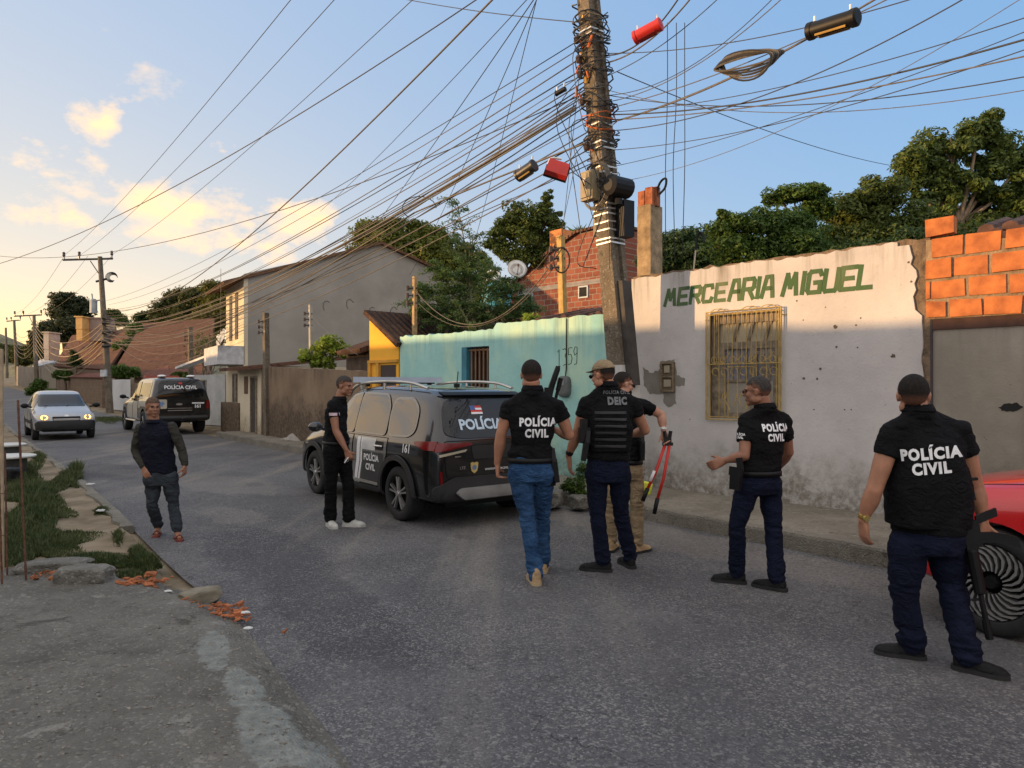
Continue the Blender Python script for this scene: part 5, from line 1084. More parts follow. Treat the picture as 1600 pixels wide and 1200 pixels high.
# to the right and over the camera
GR = 'cables running from the leaning pole over the street to the right'; LBR = 'dark overhead cable of the fan right of the leaning pole'
RL = ((965, 188, 1600, 88, 5.95, .010), (970, 180, 1600, 62, 5.95, .013), (985, 150, 1600, 120, 6.1, .008), (1030, 142, 1600, 141, 6.2, .006), (975, 260, 1600, 50, 5.95, .006), (962, 235, 1600, 78, 6, .007), (955, 160, 1230, -10, 7.6, .008), (950, 150, 1215, -10, 7.8, .007), (945, 120, 1130, -10, 8.3, .008), (945, 100, 1085, -10, 8.5, .014), (940, 88, 1065, -10, 8.6, .014), (975, 205, 1520, -10, 6.2, .009), (965, 170, 1400, -8, 6.8, .009), (962, 176, 1600, 28, 5.9, .007), (950, 85, 1600, -60, 6, .008), (985, 285, 1600, -5, 5.9, .005))
for k, (x, y, x1, y1, Y1, r) in enumerate(RL):
    z = CH+(HY-y)*9.85/FP; cable(pc(z)+V((.15, -.05, 0)), at(x1, y1, Y1), .10+.05*(k % 4), r, M_WIRE if k % 3 else M_WIREG, 7, ORD[rank(RL, k)]+' from the top of the cables leaving the leaning pole to the right', GR)
for k, (x1, y1) in enumerate(((1328, 22), (1345, 12))):
    cable(pc(CH+(HY-192)*9.85/FP)+V((.15, -.05, 0)), at(x1, y1, 7.2), .12, .015, M_WIREG, 6, ('lower', 'upper')[k]+' strand of the thick cable holding the big black closure at the top right', None)
cable(at(965, 112, 9.8), at(1390, 258, 19), .15, .010, M_WIRE, 0, 'single cable falling from the pole to the tall tree at the right', None)
for k, x in enumerate((1042, 1056, 1069)):
    b = MB(); b.tube(smoothpath([at(x+1, 35, 9.2), at(x+1, 150, 9.2), at(x+(-2, -4, 1)[k], 260, 9.4), at(x-2, 375, 9.9), at(x-2, 405, 10.1)], 6), .0055, 5)
    tag(b.build('drop_wire', M_WIRE), ('left', 'middle', 'right')[k]+' one of three thin wires hanging straight down right of the pole', 'wire')
# closures hung on the cables
def canister(p, q, r, m, lab, m2=None):
    p, q = V(p), V(q); t = thing('splice_closure', lab, 'cable closure', p); d = (q-p); b = MB()
    b.tube([p, p+d*.03, p+d*.12, p+d*.13, p+d*.5, p+d*.86, p+d*.87, p+d*.97, q], [r*.7, r, r, r*.9, r*.92, r*.9, r, r, r*.75], 16); b.build('shell', m, t, auto=35)
    b = MB(); s = V((0, 0, 1)); b.tube([p+d*.15+s*r, p+d*.15+s*(r+.05)], .012, 6); b.tube([p+d*.85+s*r, p+d*.85+s*(r+.05)], .012, 6); b.build('hanger', M_STRAP, t)
    if m2:
        b = MB(); sd_ = d.cross(UP).normalized()
        for e in (-.5, 0, .5): b.tube([p+d*.2-UP*r*.8+sd_*r*e, p+d*.8-UP*r*.8+sd_*r*e], .012, 5)
        b.build('rib', m2, t)
    return t
RED = mat('red_plastic', (.52, .02, .012), .45, var=.15, bmp=0)
canister(at(990, 60, 8.9), at(1034, 36, 8.7), .085, RED, 'bright red ribbed splice canister high right of the pole top', mat('red_dark', (.25, .01, .01), .5))
canister(at(1262, 50, 7.0), at(1342, 25, 6.6), .085, M_BLK, 'large black splice canister on the cable at the top right', mat('amber_edge', (.45, .28, .08), .4))
canister(at(808, 276, 9.6), at(836, 257, 9.4), .085, mat('closure_black', (.02, .019, .016), .4), 'small black splice canister left of the pole beside the red box', mat('amber_edge', (.45, .28, .08), .4))
canister(at(868, 147, 9.5), at(884, 138, 9.4), .035, M_BLK, 'tiny black in line coupler left of the pole top')
t = thing('splice_box', 'square red splice box hung beside the black canister left of the pole', 'splice box', at(873, 264, 9.5))
b = MB(); p = at(871, 264, 9.5); m_ = Matrix.Rotation(R(18), 3, 'Y') @ Matrix.Rotation(R(-25), 3, 'X'); b.box(p, (.30, .09, .22), M=m_, tp=.92); b.build('cover', RED, t, auto=30)
b = MB(); b.box(p+m_ @ V((0, .07, .02)), (.32, .06, .24), M=m_); b.build('back_shell', M_BLK, t); b = MB(); b.tube(smoothpath([p+V((-.13, .05, .08)), p+V((-.08, .05, .16)), p+V((.06, .05, .15))], 5), .015, 6); b.build('bracket', M_STRAP, t)
t = thing('slack_loop', 'long flat bundle of coiled cable slack hung under the cable at the upper right', 'cable coil', at(1170, 96, 7.8))
for k in range(8):
    b = MB(); a = at(1116+k*2, 103-k*2, 8.05); c = at(1226-k*3, 74+k, 7.5); d = c-a; w = .05+.012*(k % 4)
    b.tube([a+d*(.5-.5*math.cos(q))+UP*(math.sin(q)*(w if q < math.pi else w*1.2+.02*k))-UP*.04 for q in [6.283*i/30 for i in range(31)]], .011, 5); b.build('coil_turn', M_WIRE if k % 3 else M_WIREG, t)
# ---- other poles
def street_pole(lab, px0, py0, px1, py1, Y, r, arm=None, gz=0, extra=None, n=8):
    top = at(px0, py0, Y); bs = at(px1, py1, Y); bs.z = gz; t = thing('utility_pole', lab, 'utility pole', bs)
    b = MB(); b.tube([bs-UP*.2, bs.lerp(top, .5), top], [r*1.45, r*1.15, r*.85], n); b.build('shaft', M_POLE, t)
    if arm:
        (xa, xb, ya, ni) = arm; b = MB(); a = at(xa, ya, Y); c = at(xb, ya-2, Y); m = a.lerp(c, .5); b.tube([a, c], r*.42, 4); b.tube([m.lerp(c, .1)-UP*.1, top-UP*1.1], r*.2, 4); b.build('crossarm', mat('arm_wood', (.07, .06, .05), .8), t)
        for i in range(ni):
            q = a.lerp(c, (0.02, .33, .98)[i] if ni == 3 else i/(ni-1)); b = MB(); s = r*1.0; b.tube([q, q+UP*s*1.2, q+UP*s*1.7, q+UP*s*2.2, q+UP*s*2.7, q+UP*s*3.1], [s*.25, s*.3, s*.6, s*.4, s*.6, s*.3], 8); b.build('insulator', M_CER, t)
    return t
fp = street_pole('tall street pole with a three insulator crossarm beyond the parked pickup', 156, 401, 172, 645, 42, .15, (98, 176, 406, 3))
b = MB(); a = at(150, 440, 42); c = at(166, 436, 42); b.tube([a, c], .07, 5)
for k in range(5): b.tube([at(174, 433, 42)+V((math.cos(w)*.35*(1-.08*k), .05*k, math.sin(w)*(.30-.03*k))) for w in [6.283*i/14 for i in range(12)]], .02, 4)
b.build('wire_coil', M_WIRE, fp)
b = MB(); b.tube([at(146, 489, 42), at(146, 470, 42), at(146, 467, 42)], [.2, .2, .12], 12); b.tube([at(144, 467, 42), at(143, 459, 42)], .05, 6); b.tube([at(150, 470, 42), at(160, 468, 42)], .04, 4); b.build('transformer', mat('grey_steel', (.30, .32, .33), .5), fp)
b = MB()
for y in (497, 505, 520, 534, 541): b.tube([at(160, y, 41.8), at(172, y-1, 41.8)], .10, 5)
b.build('clamp', M_WIRE, fp)
b = MB(); b.box(at(162, 583, 41.7), (.34, .15, .4)); b.build('meter', mat('meter_pale', (.5, .52, .52), .5), fp)
f2 = street_pole('second street pole with a crossarm farther up the street', 53, 493, 58, 612, 74, .17, (22, 65, 494, 3), gz=1.1)
f3 = street_pole('third street pole with a small crossarm near the bend of the street', 22, 500, 27, 600, 96, .17, (10, 32, 502, 3), gz=1.9)
f4 = street_pole('farthest bare street pole at the left edge', 9, 512, 11, 598, 118, .17, None, gz=2.6)
for k in range(9):
    y0 = (500, 506, 512, 518, 523, 528, 533, 540, 546)[k]; cable(at(165, y0, 42), at(54, 508+k*5, 74), 1.6+.28*(k % 4), .026, mat('cable_golden', (.30, .23, .13), .6), 0, ORD[k]+' cable from the top sagging between the tall street pole and the second street pole', 'sagging cables between the far street poles')
for k in range(6): cable(at(54, 508+k*7, 74), at(22, 515+k*6, 96), 1.2, .03, M_WIREG, 0, ORD[k]+' cable from the top sagging between the second and third street poles', 'sagging cables between the farthest street poles')
for k in range(3): cable(at(100+37*k, 400, 42), at(24+20*k, 490, 74), .6, .014, M_WIREG, 0, ('left', 'middle', 'right')[k]+' faint high wire between the first two crossarms up the street', None)
for k in range(4): cable(at(172, 497+k*10, 42), at(352+4*k, 505+k*6, 26), .7+.2*k, .014, M_WIREG, 0, ORD[k]+' cable from the top running from the far street pole to the gabled house front', 'service cables to the gabled house')
def post(lab, px0, py0, px1, Y, r, m, n=4, gz=.1, cap=None):
    top = at(px0, py0, Y); bs = at(px1, 600, Y); bs.z = gz; t = thing('service_post', lab, 'post', bs); b = MB(); b.tube([bs, top], [r*1.1, r], n); b.build('shaft', m, t)
    b = MB(); c = top-UP*.25
    for k in range(3): b.tube([c-UP*.16*k+V((-.10-r, -.02, 0)), c-UP*.16*k+V((r, -.02, 0))], .018, 5); b.tube([c-UP*.16*k+V((-.10-r, -.02, -.05)), c-UP*.16*k+V((-.10-r, -.02, .05))], .035, 6)
    b.build('rack', M_CER, t); return t
post('dark concrete post with insulators standing in front of the low cream house', 415, 489, 418, 20.6, .10, M_POLE)
post('thin pale post behind the yellow green bush', 485, 476, 488, 19.6, .06, mat('pale_post', (.36, .34, .29), .8))
post('dark post rising left of the bare tree behind the pickup', 297, 511, 299, 31, .12, M_POLE)
post('slim wooden post wrapped in a climbing plant left of the feathery shrub', 648, 432, 647, 15.3, .055, mat('post_pine', (.38, .26, .13), .85, var=.3, sc=9))
sp_ = post('sunlit yellowish service post with cable clamps behind the turquoise wall', 876, 368, 888, 12.6, .075, mat('post_yellow', (.46, .30, .10), .85, var=.3, sc=9), gz=.0)
b = MB(); q = at(877, 405, 12.5)
for j in range(3): b.tube([q+V((math.cos(w)*.14, -.06-.02*j, -.03+math.sin(w)*.22)) for w in [6.283*i/20 for i in range(21)]], .012, 5)
b.build('cable_coil', M_WIRE, sp_)
for k, (a, c, sg, r, lab) in enumerate(((at(880, 385, 12.5), at(650, 455, 15.2), 1.02, .014, 'golden service cable drooping in a deep curve over the turquoise wall'), (at(882, 395, 12.5), at(655, 475, 15.2), .85, .009, 'thinner service cable drooping just below the golden one'), (at(874, 372, 12.6), at(800, 455, 16), .1, .010, 'short service cable slanting from the yellowish post to the brick house'),
        (at(905, 120, 9.8), at(878, 372, 12.6), .02, .007, 'steep wire from the leaning pole down to the yellowish post'), (at(900, 250, 9.8), at(874, 375, 12.6), .02, .006, 'second steep wire down to the yellowish post'), (at(485, 490, 19.6), at(560, 555, 16), .1, .008, 'thin wire from the pale post to the yellow house'), (at(345, 420, 25), at(345, 560, 24.6), .0, .012, 'vertical pipe like wire at the front corner of the gabled house'))):
    cable(a, c, sg, r, M_WIREG, 0, lab, None)
# ================================================================ vehicles
def paint(name, col, rough=.22, coat=.6, met=.0, dust=.12):
    m, nt, b, P = newmat(name, rough, met, .5)
    c = mixc(nt, mrange(nt, noise_(nt, P, 3, 5, .6), .45, .8, 0, dust), col, (.22, .19, .15))
    nt.links.new(c, b.inputs['Base Color']); b.inputs['Coat Weight'].default_value = coat; b.inputs['Coat Roughness'].default_value = .06; return m
def gloss(name, col, rough=.05):
    m, nt, b, P = newmat(name, rough, 0, .5); b.inputs['IOR'].default_value = 2.1 if 'glass' in name else 1.5; b.inputs['Base Color'].default_value = (*col, 1); return m
M_GLASS = gloss('tinted_glass', (.008, .009, .010), .04); M_GLASS.node_tree.nodes['Principled BSDF'].inputs['IOR'].default_value = 1.5; M_GLS = gloss('side_glass_film', (.008, .009, .010), .03); M_GLS.node_tree.nodes['Principled BSDF'].inputs['IOR'].default_value = 2.1; M_RUB = mat('tyre_rubber', (.018, .018, .018), .85, var=.3, sc=20, bmp=.3); M_TRIM = mat('black_trim', (.022, .022, .022), .6, var=.2, bmp=.15, bs=200)
M_ALU = mat('alloy', (.55, .54, .52), .28, .85, var=.1, bmp=0); M_TAIL = gloss('tail_lamp_red', (.15, .003, .004), .22); M_CLR = gloss('clear_lens', (.45, .40, .30), .08); M_WHT = mat('white_vinyl', (.70, .70, .70), .45, var=.05, bmp=0)
M_GAP = mat('panel_gap', (.003, .003, .003), .9, bmp=0)
def body_mesh(st, wheels, wr, lv=2, zb=None):
    """st: (x, zbottom, zbelt, zroof, w_low, w_belt, w_roof[, crown]); lofted half rings mirrored"""
    rings = []
    for s in st:
        x, zb_, zt, zr, wl, wb, wrf = s[:7]; cr = s[7] if len(s) > 7 else .02
        h = zt-zb_; up = zr-zt
        half = [(0, zb_), (wl*.7, zb_), (wl-.03, zb_+.02), (wl, zb_+.10), (wl+.005, zb_+h*.45), (wl-.002, zt-h*.13), (wb+.012, zt-.03), (wb, zt)]
        half += [(wb+(wrf-wb)*.5, zt+up*.5), (wrf+.012, zr-min(.06, up*.25)), (wrf-.06, zr-.004), (wrf*.6, zr+cr*.7), (0, zr+cr)]
        ring = [V((x, a, z)) for a, z in half]+[V((x, -a, z)) for a, z in half[-2:0:-1]]; rings.append(ring)
    b = MB(); b.loft(rings); me = b.mesh()
    bm = bmesh.new(); bm.from_mesh(me); bmesh.ops.recalc_face_normals(bm, faces=bm.faces); bm.to_mesh(me); bm.free()
    me = modded(me, lambda o: (lambda m: (setattr(m, 'levels', lv), setattr(m, 'render_levels', lv)))(o.modifiers.new('s', 'SUBSURF')))
    return me
def cutwheels(me, wheels, r, depth=.34, W=.95):
    cutters = []
    for (x, y, z) in wheels:
        b = MB(); s = 1 if y > 0 else -1; b.tube([V((x, s*(abs(y)-depth*.7), z)), V((x, s*W*1.2, z))], r, 40); cutters.append(b)
    allb = MB()
    for c in cutters: allb.add(c.v, c.f)
    cm = allb.mesh(); bm = bmesh.new(); bm.from_mesh(cm); bmesh.ops.recalc_face_normals(bm, faces=bm.faces); bm.to_mesh(cm); bm.free()
    co = bpy.data.objects.new('cut', cm); COL.objects.link(co)
    def fn(o):
        m = o.modifiers.new('b', 'BOOLEAN'); m.operation = 'DIFFERENCE'; m.solver = 'EXACT'; m.object = co
    r_ = modded(me, fn); bpy.data.objects.remove(co); return r_
X, Yv = V((1, 0, 0)), V((0, 1, 0))
class Car:
    """local frame: x forward, y left, z up; every part is carried over to the street with mat4"""
    def __init__(s, name, lab, cat, org, heading, group=None):
        s.t = thing(name, lab, cat, org, group); h = heading; ang = math.atan2(h.y, h.x); s.M = Matrix.Translation(V(org)) @ Matrix.Rotation(ang, 4, 'Z')
    def part(s, name, me, mats, smooth=True, parent=None, auto=35, fix=True):
        me.transform(s.M); return link(name, me, mats, parent or s.t, smooth, None, fix, auto)
    def pm(s, name, mb, mats, smooth=True, parent=None, auto=35): return s.part(name, mb.mesh(), mats, smooth, parent, auto)
    def side(s, poly, sgn, off=.004, step=.06, thick=.003):        # outline in (x,z) laid on the flank
        return decal(poly if isinstance(poly, (list, bpy.types.Mesh)) else poly, V((0, sgn*2, 0)), X, UP, V((0, -sgn, 0)), s.bvh, off, step, thick=thick)
    def end(s, poly, sgn, off=.004, step=.06, thick=.003):          # outline in (y,z) laid on the nose (+1) or tail (-1)
        return decal(poly, V((sgn*4, 0, 0)), Yv*(1), UP, V((-sgn, 0, 0)), s.bvh, off, step, thick=thick)
def rnd_poly(p, r=.03, n=3):
    out = []; k = len(p)
    for i in range(k):
        a, b, c = V(p[i-1]), V(p[i]), V(p[(i+1) % k]); d1 = (a-b); d2 = (c-b); q = min(r, d1.length*.45, d2.length*.45); a1 = b+d1.normalized()*q; c1 = b+d2.normalized()*q
        for j in range(n+1): t = j/n; out.append(tuple((a1*(1-t)**2+b*2*t*(1-t)+c1*t*t)))
    return [(x, y) for x, y in out]
def outline(poly, w):                               # ring polygon -> list of quads following an outline
    k = len(poly); c = V((sum(p[0] for p in poly)/k, sum(p[1] for p in poly)/k)); out = []
    P = [V(p) for p in poly]; A = []; B = []
    area = sum(P[i].x*P[(i+1) % k].y-P[(i+1) % k].x*P[i].y for i in range(k)); sg = 1 if area > 0 else -1
    for i in range(k):
        t = (P[(i+1) % k]-P[i-1]).normalized(); n = V((t.y, -t.x))*sg; A.append(P[i]+n*w); B.append(P[i])
    return [[tuple(A[i]), tuple(A[(i+1) % k]), tuple(B[(i+1) % k]), tuple(B[i])] for i in range(k)]
def line(pts, w):
    out = []
    for a, c in zip(pts, pts[1:]):
        a, c = V(a), V(c); t = (c-a).normalized(); n = V((-t.y, t.x))*w/2; out.append([tuple(a-n), tuple(c-n), tuple(c+n), tuple(a+n)])
    return out
def wheel(car, x, y, r, w, style, steer=0, rimr=None, mat_rim=None):
    s = 1 if y > 0 else -1; rimr = rimr or r*.66; c = V((x, y, r)); Ms = Matrix.Rotation(R(steer), 3, 'Z'); n = 40
    def ring(rad, off): return [c+Ms @ V((math.cos(a)*rad, s*off, math.sin(a)*rad)) for a in [2*math.pi*i/n for i in range(n)]]
    b = MB(); b.loft([ring(rimr*.98, -w*.5), ring(r*.93, -w*.5), ring(r*.99, -w*.42), ring(r, -w*.3), ring(r, w*.3), ring(r*.99, w*.42), ring(r*.93, w*.5), ring(rimr*1.06, w*.52), ring(rimr, w*.46), ring(rimr*.96, w*.3)], False)
    wh = car.pm('wheel', b, M_RUB, auto=50)
    b = MB(); b.loft([ring(rimr*1.0, w*.48), ring(rimr*.97, w*.44), ring(rimr*.93, w*.05), ring(rimr*.9, -w*.1)], False); b.loft([ring(rimr*.93, -w*.05), ring(.02, -w*.05)], True)
    rim = car.pm('rim', b, mat_rim or M_BLK, parent=wh, auto=40)
    sp = MB()
    if style == 'five':
        for k in range(5):
            for e in (-.16, .16):
                a0 = 2*math.pi*k/5+.3; pts = []
                for rad, aw in ((.12*rimr, .5), (.5*rimr, .10), (.95*rimr, .075)):
                    aa = a0+e*(1.0 if rad > .3*rimr else .3); pts.append((rad, aa, aw))
                quad = []
                for rad, aa, aw in pts: quad.append([c+Ms @ V((math.cos(aa+q*aw)*rad, s*(w*.42+dz-(.03 if rad > .8*rimr else 0)*0), math.sin(aa+q*aw)*rad)) for q, dz in ((-1, -.02), (-.7, .012), (.7, .012), (1, -.02))])
                sp.loft(quad, True)
    elif style == 'swirl':
        for k in range(22):
            a0 = 2*math.pi*k/22; quad = []
            for rad, tw in ((.30, 0), (.5, .10), (.7, .26), (.85, .48), (.98, .78)):
                aw = .055+.05*rad; aa = a0-s*tw
                quad.append([c+Ms @ V((math.cos(aa+q*aw)*rad*rimr, s*(w*.45+dz), math.sin(aa+q*aw)*rad*rimr)) for q, dz in ((-1, -.03), (-.7, .008), (.7, .008), (1, -.03))])
            sp.loft(quad, True)
    else:
        for k in range(6):
            a0 = 2*math.pi*k/6; sp.loft([[c+Ms @ V((math.cos(a0+q*aw)*rad*rimr, s*(w*.40+dz), math.sin(a0+q*aw)*rad*rimr)) for q, dz in ((-1, -.02), (-.6, .01), (.6, .01), (1, -.02))] for rad, aw in ((.1, .9), (.5, .2), (.97, .15))], True)
    car.pm('spokes', sp, M_ALU if style != 'steel' else mat('grey_wheel', (.25, .25, .25), .5, .4), parent=wh, auto=30)
    b = MB(); b.tube([c+Ms @ V((0, s*w*.36, 0)), c+Ms @ V((0, s*w*.52, 0))], [rimr*.2, rimr*.15], 16); car.pm('hub_cap', b, M_ALU if style == 'five' else M_BLK, parent=wh)
    return wh
def mirrorpod(car, x, y, z, m):
    s = 1 if y > 0 else -1; b = MB(); b.ell(V((x, y+s*.12, z)), (.07, .11, .075), n=14, k=8); b.tube([V((x, y-s*.06, z-.05)), V((x, y+s*.06, z-.02))], [.03, .02], 8); return car.pm('mirror', b, m)
def txt(s_, size, off=.012, **k): return textmesh(s_, size, off, **k)
def shift(me, dx, dy, fx=1, sx=1.0):
    for v in me.vertices: v.co.x = v.co.x*fx*sx+dx; v.co.y += dy
    return me
# ---------------------------------------------------------------- police SUV
HS = V((-.60, .80, 0)).normalized()
suv = Car('police_car', 'black police car with grey doors and a roof light bar parked by the turquoise wall', 'police car', V((-1.456, 10.09, .0)), HS); suv.M = suv.M @ Matrix.Diagonal((1, 1, .965, 1))
st = [(-2.13, .50, .66, .78, .60, .56, .52), (-2.16, .36, .84, .98, .78, .76, .70), (-2.12, .30, .98, 1.08, .84, .80, .74), (-2.02, .28, 1.02, 1.30, .865, .82, .70), (-1.90, .28, 1.03, 1.52, .875, .835, .66), (-1.74, .27, 1.03, 1.61, .88, .84, .655),
      (-1.45, .26, 1.03, 1.64, .88, .845, .66), (-.9, .24, 1.02, 1.665, .88, .845, .67), (-.3, .23, 1.01, 1.67, .88, .845, .67), (.2, .23, 1.0, 1.65, .88, .845, .66), (.5, .23, 1.0, 1.59, .88, .84, .64), (.85, .23, 1.0, 1.34, .88, .84, .63),
      (1.12, .23, 1.0, 1.12, .88, .83, .66), (1.3, .24, .99, 1.04, .88, .81, .68), (1.7, .25, .93, .98, .87, .79, .64), (2.0, .27, .84, .90, .82, .74, .58), (2.16, .32, .74, .80, .74, .66, .50), (2.22, .42, .62, .70, .58, .50, .40)]
bm0 = body_mesh(st, None, None); suv.bvh = bvh_of(bm0)
WX = (-1.31, 1.31); WR = .335
whs = [(x, s*.76, .36) for x in WX for s in (1, -1)]
P_BLACK = paint('police_black', (.007, .0075, .009), .2, .8, 0, .05); P_GREY = paint('door_grey', (.15, .145, .135), .25, .6, 0, .05); P_BEIGEG = paint('pillar_grey', (.19, .18, .16), .3, .5, 0, .05)
body = suv.part('body', cutwheels(bm0.copy(), whs, .395), P_BLACK, auto=38)
def sp_(name, poly, m, sgn=1, off=.004, step=.07, parent=None, thick=.003): return suv.part(name, suv.side(poly, sgn, off, step, thick), m, parent=parent, auto=50)
def ep_(name, poly, m, sgn=-1, off=.004, step=.07, parent=None, thick=.003): return suv.part(name, suv.end(poly, sgn, off, step, thick), m, parent=parent, auto=50)
for sgn in (1, -1):
    # grey front and rear doors, with gaps
    fd = [(-.02, .33), (1.0, .33), (1.02, .70), (1.0, 1.0), (-.02, 1.0)]; rd_ = [(-.92, .62), (-.78, .40), (-.70, .33), (-.05, .33), (-.05, 1.0), (-1.02, 1.0), (-1.02, .80)]
    for poly in (fd, rd_):
        d = sp_('door', [poly], P_GREY, sgn, .003)
        sp_('door_gap', outline(poly, .009), M_GAP, sgn, .004, .08, d)
        hx = poly[4][0]-.16 if poly is fd else -.98+.10
        hx = .10 if poly is fd else -.90
        sp_('handle_recess', [rnd_poly([(hx-.04, .84), (hx+.19, .84), (hx+.19, .95), (hx-.04, .95)], .03)], M_BLK, sgn, .006, .05, d)
        b = MB(); b.tube(smoothpath([V((hx-.01, sgn*.885, .89)), V((hx+.02, sgn*.915, .895)), V((hx+.14, sgn*.915, .895)), V((hx+.17, sgn*.885, .89))], 4), .014, 8); suv.pm('handle', b, M_ALU, parent=d)
        if poly is rd_:
            sp_('white_stripe', [[(-.13, .33), (-.05, .33), (-.16, .62), (-.16, 1.0), (-.24, 1.0), (-.24, .62)], [(-.35, .33+.0), (-.19, .33), (-.29, .62), (-.29, 1.0), (-.31, 1.0), (-.31, .62)]] if False else [[(-.17, .35), (-.10, .35), (-.18, .66), (-.18, .98), (-.27, .98), (-.27, .66)], [(-.24, .35), (-.195, .35), (-.30, .66), (-.30, .98), (-.34, .98), (-.34, .66)]], M_WHT, sgn, .006, .06, d)
            sp_('dark_panel', [[(-.84, .45), (-.72, .36), (-.28, .36), (-.36, .66), (-.36, .80), (-.95, .80), (-.95, .66)]], mat('slate_vinyl', (.035, .037, .038), .4, bmp=0), sgn, .005, .06, d)
            sp_('pale_panel', [[(-.72, .82), (-.32, .82), (-.32, .98), (-.72, .98)]], mat('silver_vinyl', (.50, .50, .49), .35, bmp=0), sgn, .006, .06, d)
            t1 = txt('POLÍCIA', .115, .004); t2 = txt('CIVIL', .115, .004); f = -1 if sgn > 0 else 1
            sp_('door_lettering', shift(t1, -.62, .685, f), M_WHT, sgn, .013, .05, d, 0); sp_('door_lettering', shift(t2, -.60, .56, f), M_WHT, sgn, .013, .05, d, 0)
    sp_('stripe_front', [[(.93, .35), (.99, .35), (.90, .66), (.90, .98), (.84, .98), (.84, .66)], [(.2, .45), (.78, .45), (.70, .66), (.70, .96), (.34, .96), (.34, .8), (.16, .8)]], M_WHT, sgn, .006)
    # glass
    g1 = rnd_poly([(.02, 1.05), (.98, 1.05), (.62, 1.40), (.36, 1.53), (.05, 1.57)], .05); g2 = rnd_poly([(-.92, 1.05), (-.04, 1.05), (-.02, 1.57), (-.74, 1.55), (-.88, 1.40)], .06); g3 = rnd_poly([(-1.62, 1.13), (-1.50, 1.07), (-1.02, 1.06), (-.96, 1.30), (-.98, 1.50), (-1.40, 1.50), (-1.58, 1.38)], .08)
    for gname, poly in (('side_window', g1), ('side_window', g2), ('quarter_window', g3)):
        w_ = sp_(gname, [poly], M_GLS, sgn, .010, .08); sp_('window_frame', outline(poly, .022 if gname == 'side_window' else .03), P_BEIGEG if gname == 'quarter_window' else P_GREY, sgn, .009, .08, w_)
    cl = line([(-.86, .325), (.92, .325)], .07); sp_('sill_trim', cl, M_TRIM, sgn, .012, .08, thick=.02); sp_('sill_line', line([(-.84, .40), (.9, .40)], .035), mat('satin_bar', (.33, .32, .29), .4, .3, bmp=0), sgn, .022, .08, thick=.015)
    for wx in WX:
        arch = []; k = 22
        for i in range(k):
            a0, a1 = math.pi*(-.07+1.14*i/k), math.pi*(-.07+1.14*(i+1)/k)
            arch.append([(wx+math.cos(q)*rr_, .36+math.sin(q)*rr_) for q, rr_ in ((a0, .39), (a1, .39), (a1, .455), (a0, .455))])
        sp_('arch_trim', arch, M_TRIM, sgn, .016, .09, thick=.025)
    t1 = txt('161', .14, .005); sp_('fleet_number', shift(t1, -1.52, .86, -1 if sgn > 0 else 1), M_WHT, sgn, .006, .04, thick=0)
    b = MB(); pts = [V((.62, sgn*.62, 1.53)), V((.5, sgn*.63, 1.62)), V((.2, sgn*.64, 1.70)), V((-.5, sgn*.645, 1.73)), V((-1.2, sgn*.64, 1.71)), V((-1.6, sgn*.62, 1.64))]; b.tube(smoothpath(pts, 5), .020, 8)
    for x in (.2, -.5, -1.2): b.tube([V((x, sgn*.64, 1.62)), V((x, sgn*.64, 1.71))], .018, 6)
    suv.pm('roof_rail', b, mat('satin_rail', (.50, .47, .42), .3, .8, bmp=0))
    mirrorpod(suv, .92, sgn*.90, 1.06, P_BLACK)
    # tail lamp wraps the corner
    lamp = suv.side([rnd_poly([(-2.2, .92), (-1.95, .92), (-1.72, .97), (-1.70, 1.01), (-2.2, 1.03)], .03)], sgn, .012, .05, .01); suv.part('tail_lamp', lamp, M_TAIL)
    y0, y1 = (.36, .86); pl_ = [rnd_poly([(sgn*.36, .975), (sgn*.84, .90), (sgn*.86, 1.01), (sgn*.40, 1.0)], .02)]; tl = suv.end(pl_, -1, .014, .05, .01); suv.part('tail_lamp', tl, M_TAIL)
    ep_('reverse_lamp', [[(sgn*.46, .895), (sgn*.80, .845), (sgn*.80, .875), (sgn*.44, .925)]], M_CLR, -1, .014)
    ep_('reflector', [[(sgn*.76, .52), (sgn*.79, .52), (sgn*.80, .68), (sgn*.77, .68)]], M_TAIL, -1, .012)
    ep_('headlamp', [rnd_poly([(sgn*.40, .70), (sgn*.70, .72), (sgn*.76, .84), (sgn*.52, .82)], .02)], M_CLR, 1, .01)
# tailgate glass and marks (as seen from behind the car)
rg_ = rnd_poly([(-.72, 1.10), (-.5, 1.05), (.5, 1.05), (.72, 1.10), (.66, 1.40), (.57, 1.51), (-.57, 1.51), (-.66, 1.40)], .08)
rw = ep_('rear_window', [rg_], M_GLASS, -1, .008); fr = ep_('rear_spoiler', [[(-.62, 1.56), (.62, 1.56), (.60, 1.60), (-.60, 1.60)]], M_BLK, -1, .03, thick=.03)
ep_('rear_lettering', shift(txt('POLÍCIA CIVIL', .165, .006, space=1.0), -.02, 1.155, -1), mat('pale_blue_vinyl', (.50, .62, .72), .5, bmp=0), -1, .018, .05, rw, 0)
for k in range(4): ep_('flag_bar', [[(.13, 1.33+.025*k), (.29, 1.33+.025*k), (.29, 1.33+.025*k+.0125*(2 if k < 9 else 1)*.98), (.13, 1.33+.025*k+.024)]], (M_WHT, RED)[k % 2], -1, .018, 0, rw, 0)
ep_('flag_canton', [[(.29, 1.38), (.29, 1.43), (.22, 1.43), (.22, 1.38)]], mat('flag_blue', (.05, .10, .30), .5, bmp=0), -1, .020, 0, rw, 0)
ep_('tailgate_gap', outline(rnd_poly([(-.70, .60), (.70, .60), (.74, 1.02), (-.74, 1.02)], .05), .009), M_GAP, -1, .005, .08)
ep_('plate_recess', [rnd_poly([(-.34, .80), (.34, .80), (.38, .96), (-.38, .96)], .03)], M_TRIM, -1, .005)
